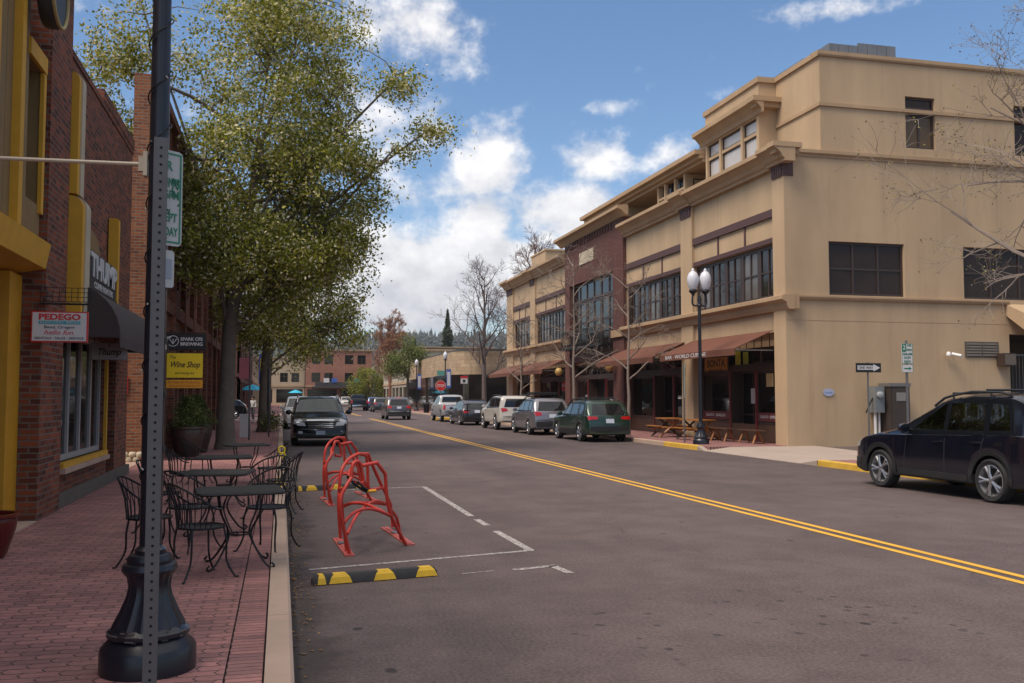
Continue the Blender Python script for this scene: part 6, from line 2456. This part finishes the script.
rtube('front_upright', [(.755, 10.56, .02), (.70, 10.51, .24), (.65, 10.46, .46), (.64, 10.45, .59), (.66, 10.47, .68), (.71, 10.5, .77), (.77, 10.55, .855)])
rtube('front_upright', [(1.44, 11.10, .02), (1.26, 10.97, .36), (1.2, 10.91, .57), (1.175, 10.89, .86)], sm=3)
rtube('top_bar', [(1.175, 10.89, .855), (1.16, 10.88, .875), (1.075, 10.81, .985), (1.06, 10.80, .992), (.89, 10.66, .972)], sm=2)
rtube('handlebar_loop', [(.76, 10.55, .85), (.77, 10.56, .94), (.79, 10.575, 1.005), (.825, 10.60, 1.025), (.865, 10.635, 1.0), (.885, 10.655, .92), (.905, 10.67, .81), (.88, 10.65, .78), (.80, 10.58, .80)])
rtube('rear_upright', [(.73, 11.76, .02), (.70, 11.71, .37), (.705, 11.71, .58), (.725, 11.73, .81), (.80, 11.82, .945), (.92, 11.95, 1.015), (1.0, 12.03, 1.02), (1.07, 12.11, .985)])
rtube('rear_drop', [(1.07, 12.11, .98), (1.085, 12.13, .8), (1.09, 12.14, .66), (1.10, 12.16, .58), (1.14, 12.2, .55), (1.31, 12.38, .56)], sm=2)
rtube('rear_upright', [(.99, 12.02, 1.015), (1.085, 12.13, 1.012), (1.10, 12.15, .98), (1.15, 12.22, .87), (1.29, 12.37, .58), (1.42, 12.53, .33), (1.46, 12.57, .02)], sm=2)
rtube('cross_brace', [(.69, 10.49, .37), (.76, 10.54, .44), (.85, 10.62, .48), (.97, 10.72, .485), (1.09, 10.82, .45), (1.24, 10.95, .375)], .018)
rtube('cross_brace', [(.725, 10.53, .24), (.84, 10.9, .37), (1.0, 11.45, .43), (1.18, 12.0, .43), (1.36, 12.45, .34)], .018)
rtube('cross_brace', [(.71, 11.71, .40), (.85, 11.6, .455), (1.0, 11.4, .46), (1.13, 11.2, .42), (1.235, 10.98, .37)], .018)
rtube('cross_brace', [(.71, 11.72, .38), (.9, 11.95, .42), (1.15, 12.25, .38), (1.40, 12.50, .32)], .018)
rtube('side_loop', [(.70, 11.71, .62), (.74, 11.5, .64), (.78, 11.35, .70), (.79, 11.3, .78), (.80, 11.36, .84), (.82, 11.5, .86), (.90, 11.90, .90)], .019)
rtube('side_loop', [(.66, 10.47, .68), (.68, 10.9, .55), (.70, 11.4, .52), (.705, 11.71, .56)], .018)
rtube('inner_upright', [(.735, 10.75, .02), (.70, 10.72, .3), (.66, 10.6, .62)], .018, 3)
rtube('inner_upright', [(1.43, 11.45, .02), (1.36, 11.3, .3), (1.235, 10.98, .45)], .018, 3)
another(rack, 'farther red tubular bicycle rack, in front of the black SUV', (OX + .03, OY + 4.82, 0), R(1.5))
ul = thing('bicycle_lock', 'black folding lock with a yellow end hanging on the nearer red rack', 'lock', (.85, 10.60, .74))
MB().tube([(-.13, -.05, .13), (-.06, -.03, .05), (.02, -.03, -.01), (.09, -.02, -.05)], .016, 7).build('shackle', BLACK, ul, 60)
MB().tube([(-.02, -.06, .07), (.05, -.05, .0), (.10, -.04, -.03)], .013, 7).build('link', BLACK, ul, 60)
MB().tube([(.09, -.03, -.045), (.19, -.02, -.04)], .017, 8).build('end_cap', ORANGE, ul, 60)

# rubber wheel stops with yellow panels
def wheel_stop(label, p, q_):
    d = Vector((q_[0] - p[0], q_[1] - p[1], 0))
    t = thing('wheel_stop', label, 'wheel stop', ((p[0] + q_[0]) / 2, (p[1] + q_[1]) / 2, 0), math.atan2(d.y, d.x), 'striped wheel stops closing the bay')
    L_ = d.length / 2
    pf = [(-.075, .004), (.075, .004), (.062, .062), (.04, .088), (-.04, .088), (-.062, .062)]
    vs_, n_ = [], len(pf)
    for s, k, dz in ((-L_, .55, .6), (-L_ + .035, .96, .97), (-L_ + .05, 1, 1), (L_ - .05, 1, 1), (L_ - .035, .96, .97), (L_, .55, .6)):
        vs_ += [(s, y * k, .004 + (z - .004) * dz) for y, z in pf]
    fs_ = []
    for i in range(5):
        for j in range(n_): fs_.append((i * n_ + j, i * n_ + (j + 1) % n_, (i + 1) * n_ + (j + 1) % n_, (i + 1) * n_ + j))
    fs_ += [tuple(range(n_))[::-1], tuple(range(5 * n_, 6 * n_))]
    MB().add(vs_, fs_).build('rubber_block', mat('worn_rubber', (.022, .021, .022), .75, var=.4, scale=12), t, 40)
    for c_ in (-L_ + .08, -L_ * .58, L_ * .12, L_ * .80):
        w = .11 if abs(c_ + L_ - .08) > .01 else .04
        e = .003
        pts = [((c_ - w), -.0765 - e, .008), ((c_ + w), -.0765 - e, .008), ((c_ + w * .8), -.062 - e, .063), ((c_ + w * .55), -.04 - e, .089 + e), ((c_ + w * .55), .04, .089 + e), ((c_ - w * .55), .04, .089 + e), ((c_ - w * .55), -.04 - e, .089 + e), ((c_ - w * .8), -.062 - e, .063)]
        MB().add(pts, [(0, 1, 2, 7), (7, 2, 3, 6), (6, 3, 4, 5)]).build('yellow_panel', mat('stop_yellow', (.60, .36, .015), .6, var=.25, scale=14), t)
    return t
wheel_stop('striped black and yellow wheel stop nearest the camera', (.30, 9.03), (1.50, 9.24))
wheel_stop('striped black and yellow wheel stop behind the red racks', (.27, 17.85), (1.62, 18.25))

# ------------------------------------------------------------------ pots and planting on the left
def pot(name, label, loc, r, h, m, plant=None, group=None):
    t = thing(name, label, 'planter', loc, 0, group)
    MB().lathe([(r * .62, 0), (r * .70, .03), (r * .95, h * .62), (r, h * .85), (r * .98, h * .90), (r * 1.06, h * .93), (r * 1.06, h), (r * .92, h), (r * .90, h * .9), (.01, h * .88)], n=28).build('pot', m, t, 40)
    if plant:
        rs = np.random.RandomState(plant)
        n = 2600
        a = rs.uniform(0, 6.28, n)
        f = rs.uniform(0, 1, n)
        lob = 1 + .25 * np.sin(a * 3 + f * 5)
        rad = r * 1.25 * np.sqrt(rs.uniform(0.05, 1, n)) * (1 - f * .72) * lob
        P_ = np.stack([np.cos(a) * rad, np.sin(a) * rad, h * .95 + f * h * 1.05], 1)
        leaf_cloud('shrub', P_, .075, LEAFP, t, plant, .35)
        MB().tube([(0, 0, h * .85), (0, 0, h * 1.5)], [.03, .008], 6).build('stem', BARK, t)
    return t
LEAFP = leaf_mat('potted_shrub_leaves', [(0, (.03, .055, .015)), (.6, (.075, .105, .022)), (1, (.16, .18, .04))], .15)
POTB = mat('brown_glazed_pot', (.045, .028, .022), .4, var=.3)
pot('planter_pot', 'big brown pot with a bushy green shrub under the wine sign', (-2.42, 26.6, .136), .44, .80, POTB, 3, 'brown planters by the brick wall')
pot('planter_pot', 'brown shrub pot just behind the one under the wine sign', (-2.35, 28.3, .136), .46, .82, POTB, 4, 'brown planters by the brick wall')
pot('planter_pot', 'dark red glazed pot at the left edge beside the mustard shop door', (-2.86, 10.45, .136), .30, .44, mat('red_glazed_pot', (.10, .010, .008), .25, var=.4))
wb_ = thing('utility_box', 'small white utility box on the left pavement behind the tree trunk', 'utility box', (-1.36, 38.4, .136))
MB().box(-.19, -.15, .0, .19, .15, .86).build('cabinet', WHITE, wb_)
MB().box(-.21, -.17, .86, .21, .17, .90).build('lid', WHITE, wb_)
def back_post(label, loc, h, plates=1):
    t = thing('sign_post', label, 'sign post', loc, R(5))
    MB().tube([(0, 0, 0), (0, 0, h)], .032, 8).build('post', STEEL, t)
    MB().obox((0, .04, h - .28), (.012, .004, .24)).build('plate', mat('sign_back', (.22, .22, .23), .5, .5), t)
back_post('grey sign post with its sign edge-on beside the thick tree trunk', (-1.12, 35.9, .136), 3.55)
back_post('shorter grey sign post beside the second leafy tree', (-.45, 38.5, .136), 2.75)
bh = thing('shrub', 'low green shrub at the foot of the second leafy tree', 'shrub', (-.45, 43.6, .14))
rs = np.random.RandomState(8)
P_ = rs.normal(size=(900, 3)) * np.array([.22, .22, .22]) + np.array([0, 0, .45])
P_[:, 2] = np.abs(P_[:, 2])
leaf_cloud('foliage', P_, .10, LEAF2, bh, 8)
MB().tube([(0, 0, 0), (0, 0, .4)], [.03, .01], 6).build('stem', BARK, bh)
se = thing('stone_edging', 'low row of pale stones across the alley mouth', 'stone edging', (-3.85, 24.6, .14))
rg = random.Random(4)
for j in range(2):
    for i in range(6):
        q = MB().lathe([(.02, -.06), (.07, -.055), (.085, 0), (.07, .05), (.02, .058)], (0, 0, 0), 9)
        q.v = [(v[0] * rg.uniform(.95, 1.15), v[1], v[2] * rg.uniform(.9, 1.2)) for v in q.v]
        o = q.build('stone', mat('pale_stone', (.5, .42, .30), .8), se, 70)
        o.location = (-.42 + i * .17 + j * .08, 0, .065 + j * .12)

# ------------------------------------------------------------------ right pavement furniture
def picnic(label, loc, rz):
    t = thing('picnic_table', label, 'picnic table', loc, rz, 'wooden picnic tables on the right pavement')
    q_ = MB()
    for i in range(5): q_.box(-.72, -.36 + i * .147, .71, .72, -.36 + i * .147 + .135, .75)
    q_.build('tabletop', WOOD, t)
    for s in (-1, 1):
        q_ = MB()
        for i in range(2): q_.box(-.72, s * .62 - .13 + i * .135, .42, .72, s * .62 - .13 + i * .135 + .125, .455)
        q_.build('bench', WOOD, t)
        q_ = MB()
        q_.tube([(s * .52, -.58, 0), (s * .52, .25, .71)], .04, 4)
        q_.tube([(s * .55, .58, 0), (s * .55, -.25, .71)], .04, 4)
        q_.tube([(s * .50, -.72, .39), (s * .50, .72, .39)], .035, 4)
        q_.build('trestle', WOODD if s > 0 else WOOD, t)
    return t
picnic('wooden picnic table beside the thin pale tree', (14.95, 34.8, .136), R(84))
p0 = picnic('wooden picnic table behind the white-globe lamp post', (15.0, 32.3, .136), R(97))
def trestle_table(label, loc, rz):
    t = thing('trestle_bench', label, 'bench', loc, rz)
    MB().box(-.72, -.19, .43, .72, .19, .47).build('seat', WOODD, t)
    for s in (-1, 1):
        q_ = MB()
        q_.tube([(s * .5, -.2, 0), (s * .46, -.02, .43)], .035, 4)
        q_.tube([(s * .5, .2, 0), (s * .46, .02, .43)], .035, 4)
        q_.build('trestle', WOOD, t)
    return t
trestle_table('dark-topped bench on orange trestles under the corner shop window', (15.6, 29.35, .136), R(90))
trestle_table('dark-topped bench between the lamp post and the gelato shop door', (15.4, 31.1, .136), R(92))
t = thing('parking_sign', 'narrow pale parking sign seen nearly edge-on beside the double-globe lamp', 'sign', (13.75, 30.6, .136), R(62))
MB().tube([(0, .03, 0), (0, .03, 2.75)], .03, 8).build('post', STEEL, t)
MB().box(-.15, -.008, 1.55, .15, .008, 2.75).build('plate', mat('pale_green_sign', (.34, .42, .38), .5, var=.25, scale=4), t)
MB().box(-.13, -.014, 2.3, .13, -.009, 2.6).build('green_block', GREEN, t)
# one-way sign, cabinet, meter, parking sign along the side wall
t = thing('one_way_sign', 'black one way sign with a right arrow by the tan side wall', 'sign', (18.38, 26.7, .09))
MB().tube([(0, .035, 0), (0, .035, 2.75)], .028, 8).build('post', STEEL, t)
MB().box(-.46, -.012, 2.42, .46, .0, 2.72).build('board', mat('sign_black', (.01, .01, .01), .5), t)
MB().prism([(-.40, 2.50), (.18, 2.50), (.18, 2.455), (.42, 2.57), (.18, 2.685), (.18, 2.64), (-.40, 2.64)], 'y', -.020, -.014).build('arrow', SIGNWHITE, t)
lettering("ONE WAY", t, (-.11, -.0235, 2.57), (1, 0, 0), .125, mat('sign_black', (.01, .01, .01), .5), .52)
t = thing('meter_cabinet', 'tall weathered brown electrical cabinet against the tan side wall', 'electrical cabinet', (19.78, 27.3, .085))
CBM = mat('weathered_cabinet', (.065, .048, .040), .6, .3, var=.35, scale=4)
MB().box(-.36, -.26, .35, .36, .32, 1.98).build('cabinet', CBM, t)
MB().box(-.39, -.30, 1.98, .39, .32, 2.09).build('cap', mat('cabinet_cap', (.19, .18, .175), .55, .4), t)
MB().box(-.32, -.285, .40, .33, -.262, 1.93).build('door', CBM, t)
MB().box(-.16, -.30, 1.50, .19, -.287, 1.78).build('door_window', mat('meter_face', (.22, .20, .19), .35), t)
MB().box(-.30, -.1, .0, .30, .2, .35).build('plinth', CONCRETE, t)
t = thing('electric_meter', 'grey meter box with white conduit left of the brown cabinet', 'electric meter', (19.17, 27.4, .085))
MB().box(-.17, -.16, 1.12, .17, .2, 1.98).build('box', mat('meter_grey', (.22, .235, .24), .5, .3), t)
MB().lathe([(.11, -.16), (.11, -.25), (.07, -.28), (.002, -.28)], (-.02, 0, 1.7), 18, 'y').build('dial', mat('clear_dial', (.35, .36, .36), .15), t, 40)
MB().tube([(-.05, .05, 0), (-.05, .05, 1.12)], .05, 8).tube([(.1, .05, 0), (.1, .05, 1.12)], .035, 8).build('conduit', WHITE, t, 50)
MB().tube([(-.17, .0, 1.6), (-.35, -.06, 1.35), (-.48, -.08, 1.12)], .025, 6).build('lever', BLACK, t)
t = thing('parking_sign', 'white and green two hour parking sign above the navy SUV', 'sign', (14.93, 20.1, .136))
MB().tube([(0, .03, 0), (.0, .03, 2.98)], .03, 8).build('post', STEEL, t)
MB().box(-.155, -.006, 2.41, .155, .006, 2.90).build('plate', SIGNWHITE, t)
MB().box(-.155, -.006, 2.19, .155, .006, 2.39).build('arrow_plate', SIGNWHITE, t)
MB().box(-.15, -.010, 2.70, -.03, -.0065, 2.895).build('green_block', GREEN, t)
q = MB()
for z0, z1 in ((2.41, 2.90), (2.19, 2.39)):
    for a in ((-.153, z0 + .003, -.143, z1 - .003), (.143, z0 + .003, .153, z1 - .003), (-.1425, z0 + .003, .1425, z0 + .012), (-.1425, z1 - .012, .1425, z1 - .003)):
        q.box(a[0], -.009, a[1], a[2], -.0062, a[3])
q.build('green_border', GREEN, t)
for s, x_, z_, sz, w in (("2", -.09, 2.80, .16, .07), ("HR", .06, 2.85, .08, .12), ("PARKING", .055, 2.745, .07, .15), ("9AM-6PM", 0, 2.64, .085, .26), ("EXCEPT", 0, 2.55, .08, .2), ("SUNDAY", 0, 2.46, .08, .2)):
    lettering(s, t, (x_, -.0125 if s == "2" else -.009, z_), (1, 0, 0), sz, SIGNWHITE if s == "2" else GREEN, w, .001, bold=.002)
MB().prism([(-.10, 2.275), (.04, 2.275), (.04, 2.25), (.11, 2.29), (.04, 2.33), (.04, 2.305), (-.10, 2.305)], 'y', -.011, -.0063).build('arrow', GREEN, t)
t = thing('wall_plaque', 'small pale blue oval plaque on the tan side wall near the corner', 'plaque', (17.5, 27.61, 1.87))
MB().lathe([(.20, 0), (.20, -.015), (.002, -.0151)], (0, 0, 0), 24, 'y').build('plate', mat('pale_blue_plate', (.36, .40, .55), .4), t)
lettering("bend", t, (0, -.019, -.01), (1, 0, 0), .13, BLUE, .24, .001)
t.scale = (1, 1, .62)
t = thing('security_camera', 'white security camera on the tan wall below the vent', 'security camera', (22.2, 27.6, 3.12))
MB().tube([(.05, 0, .05), (.02, -.2, .06)], .02, 6).build('bracket', GREY, t)
MB().tube([(-.02, -.12, .06), (.10, -.42, -.02)], .055, 10).build('camera_body', WHITE, t, 60)
MB().lathe([(.075, 0), (.08, .05), (.05, .12), (.002, .14)], (-.17, -.12, 0), 12).build('dome', WHITE, t, 60)
t = thing('wall_lamp', 'boxy dark lamp at the end of the tan side wall', 'wall lamp', (24.35, 27.6, 3.0))
MB().box(-.30, -.34, -.22, .22, .0, .22).build('housing', mat('rust_brown_metal', (.05, .028, .02), .6), t)
MB().box(-.26, -.36, -.18, .18, -.345, .18).build('lens', mat('lamp_lens', (.12, .09, .07), .3), t)
for (x_, y_, z_, lab) in ((15.62, 52.3, 3.15, 'amber globe wall light on the far brick column'), (15.62, 43.6, 3.18, 'amber globe wall light on the near brick column')):
    t = thing('globe_light', lab, 'wall light', (x_, y_, z_))
    MB().lathe([(.002, -.24), (.15, -.19), (.24, 0), (.15, .19), (.002, .24)], n=18).build('globe', mat('amber_globe', (.45, .30, .10), .3), t, 70)
    MB().tube([(0, 0, .2), (.1, 0, .36), (.33, 0, .34)], .025, 6).build('bracket', BLACK, t)

# ------------------------------------------------------------------ the crossing
st('corner_kerb', MB().prism([(10.9, 68.9), (13.1, 68.3), (13.1, 70.6), (11.4, 70.6), (10.9, 70.0)], 'z', -.05, .13), KERBYEL)
t = thing('stop_sign', 'red octagonal stop sign at the corner beyond the pale pickup', 'sign', (11.62, 69.8, .13))
MB().tube([(0, .03, 0), (0, .03, 3.45)], .032, 8).build('post', STEEL, t)
oc = [(.38 / math.cos(math.pi / 8) * math.cos(math.pi / 8 + k * math.pi / 4), 2.38 + .38 / math.cos(math.pi / 8) * math.sin(math.pi / 8 + k * math.pi / 4)) for k in range(8)]
MB().prism(oc, 'y', -.006, .006).build('rim', SIGNWHITE, t)
MB().prism([(x_ * .94, 2.38 + (z_ - 2.38) * .94) for x_, z_ in oc], 'y', -.010, -.0062).build('plate', RED, t)
lettering("STOP", t, (0, -.0125, 2.38), (1, 0, 0), .3, SIGNWHITE, .58, .002, bold=.006)
MB().box(-.42, -.01, 2.95, .42, .01, 3.13).build('street_name_plate', mat('slate_sign', (.06, .08, .10), .5), t)
MB().box(-.28, -.02, 3.15, .30, -.0, 3.52).build('street_name_plate', mat('faded_green_sign', (.10, .30, .26), .5), t)
t = thing('regulatory_sign', 'white sign with a red top in front of the dark corner glazing', 'sign', (16.3, 84.9, .13))
MB().tube([(0, .03, 0), (0, .03, 3.4)], .035, 8).build('post', STEEL, t)
MB().box(-.32, -.01, 2.75, .32, .01, 3.45).build('plate', SIGNWHITE, t)
MB().box(-.32, -.016, 3.24, .32, -.011, 3.45).build('red_band', RED, t)
MB().box(-.12, -.016, 2.86, .12, -.011, 3.12).build('symbol', mat('sign_black', (.01, .01, .01), .5), t)
t = thing('street_bin', 'dark litter bin on the far corner by the moving SUV', 'bin', (13.6, 90, .13))
MB().lathe([(.26, 0), (.30, .8), (.32, .82), (.30, .9), (.1, .98)], n=16).build('bin_body', BLACK, t, 50)
for i, (x_, y_) in enumerate(((-2.6, 92), (2.5, 171))):
    t = thing('cafe_parasol', ['small turquoise parasol on the far left pavement', 'small turquoise parasol in front of the far beige building'][i], 'parasol', (x_, y_, .1))
    MB().tube([(0, 0, 0), (0, 0, 2.5)], .03, 6).build('pole', STEEL, t)
    MB().lathe([(1.3, 2.2), (.7, 2.5), (.03, 2.75)], n=10, caps=False).build('canopy', mat('turquoise_canvas', (.02, .38, .55), .7), t)

# person crossing on the left
def person(label, loc, rz, top, trousers):
    t = thing('person', label, 'person', loc, rz)
    J = {'pel': (0, 0, .92), 'ch': (0, .01, 1.28), 'nk': (0, .0, 1.44), 'hd': (0, .03, 1.56), 'ht': (0, .03, 1.68),
         'ls': (-.18, 0, 1.37), 'le': (-.24, .05, 1.10), 'lh': (-.22, .22, .92), 'rs': (.18, 0, 1.37), 're': (.25, -.08, 1.11), 'rh': (.24, .06, .90),
         'lhip': (-.09, 0, .88), 'lk': (-.10, .14, .50), 'la': (-.10, .06, .08), 'lt': (-.10, .22, .03), 'rhip': (.09, 0, .88), 'rk': (.10, -.04, .48), 'ra': (.10, -.24, .10), 'rt': (.10, -.12, .03)}
    RD = {'pel': .13, 'ch': .15, 'nk': .055, 'hd': .09, 'ht': .07, 'ls': .07, 'le': .048, 'lh': .036, 'rs': .07, 're': .048, 'rh': .036, 'lhip': .09, 'lk': .062, 'la': .045, 'lt': .035, 'rhip': .09, 'rk': .062, 'ra': .045, 'rt': .035}
    E_ = [('pel', 'ch'), ('ch', 'nk'), ('nk', 'hd'), ('hd', 'ht'), ('ch', 'ls'), ('ls', 'le'), ('le', 'lh'), ('ch', 'rs'), ('rs', 're'), ('re', 'rh'), ('pel', 'lhip'), ('lhip', 'lk'), ('lk', 'la'), ('la', 'lt'), ('pel', 'rhip'), ('rhip', 'rk'), ('rk', 'ra'), ('ra', 'rt')]
    ks = list(J)
    me = bpy.data.meshes.new('body')
    me.from_pydata([J[k] for k in ks], [(ks.index(a), ks.index(b_)) for a, b_ in E_], [])
    m, nt, b_ = new_mat('person_cloth')
    sp_ = nt.nodes.new('ShaderNodeSeparateXYZ')
    nt.links.new(obj_(nt), sp_.inputs[0])
    c_ = mixc(nt, math_(nt, 'GREATER_THAN', sp_.outputs[2], .95), trousers, top)
    c_ = mixc(nt, math_(nt, 'GREATER_THAN', sp_.outputs[2], 1.45), c_, (.35, .2, .14))
    nt.links.new(c_, b_.inputs['Base Color'])
    b_.inputs['Roughness'].default_value = .8
    me.materials.append(m)
    o = bpy.data.objects.new('body', me)
    COL.objects.link(o)
    o.parent = t
    md = o.modifiers.new('skin', 'SKIN')
    md.use_smooth_shade = True
    for i, k in enumerate(ks):
        me.skin_vertices[0].data[i].radius = (RD[k], RD[k])
    me.skin_vertices[0].data[0].use_root = True
    o.modifiers.new('sub', 'SUBSURF').levels = 2
    MB().lathe([(.10, 1.60), (.115, 1.66), (.10, 1.73), (.05, 1.775), (.002, 1.785)], (0, .01, 0), 14).build('hair', mat('brown_hair', (.03, .018, .012), .7), t, 70)
    for s in (-1, 1):
        for k in range(5):
            h = Vector(J['lh' if s < 0 else 'rh'])
            d_ = Vector((s * .0, .03 if k else .05, -.10 + .012 * abs(k - 2)))
            st_ = h + Vector((0, (k - 2) * .014, -.01))
            MB().tube([st_, st_ + d_ * .6, st_ + d_ + Vector((-s * .012, .01, 0))], .008, 5).build('finger', mat('skin', (.35, .2, .14), .6), o)
    return t
person('person in a pale top and dark trousers walking on the left near the side street', (-1.95, 70.5, .0), R(160), (.45, .42, .40), (.04, .04, .05))

# ------------------------------------------------------------------ thin air between the street and the hills
def haze():
    m = bpy.data.materials.new('haze_air')
    m.use_nodes = True
    nt = m.node_tree
    nt.nodes.clear()
    out = nt.nodes.new('ShaderNodeOutputMaterial')
    v = nt.nodes.new('ShaderNodeVolumePrincipled')
    v.inputs['Color'].default_value = (.80, .86, .95, 1)
    v.inputs['Density'].default_value = .00017
    v.inputs['Anisotropy'].default_value = .2
    nt.links.new(v.outputs[0], out.inputs['Volume'])
    o = MB().box(-1500, -700, -8, 2200, 1700, 128).build('haze', m)
    o["kind"] = "stuff"
    o["label"] = "thin pale haze over the street and hills"
    o["category"] = "haze"


haze()
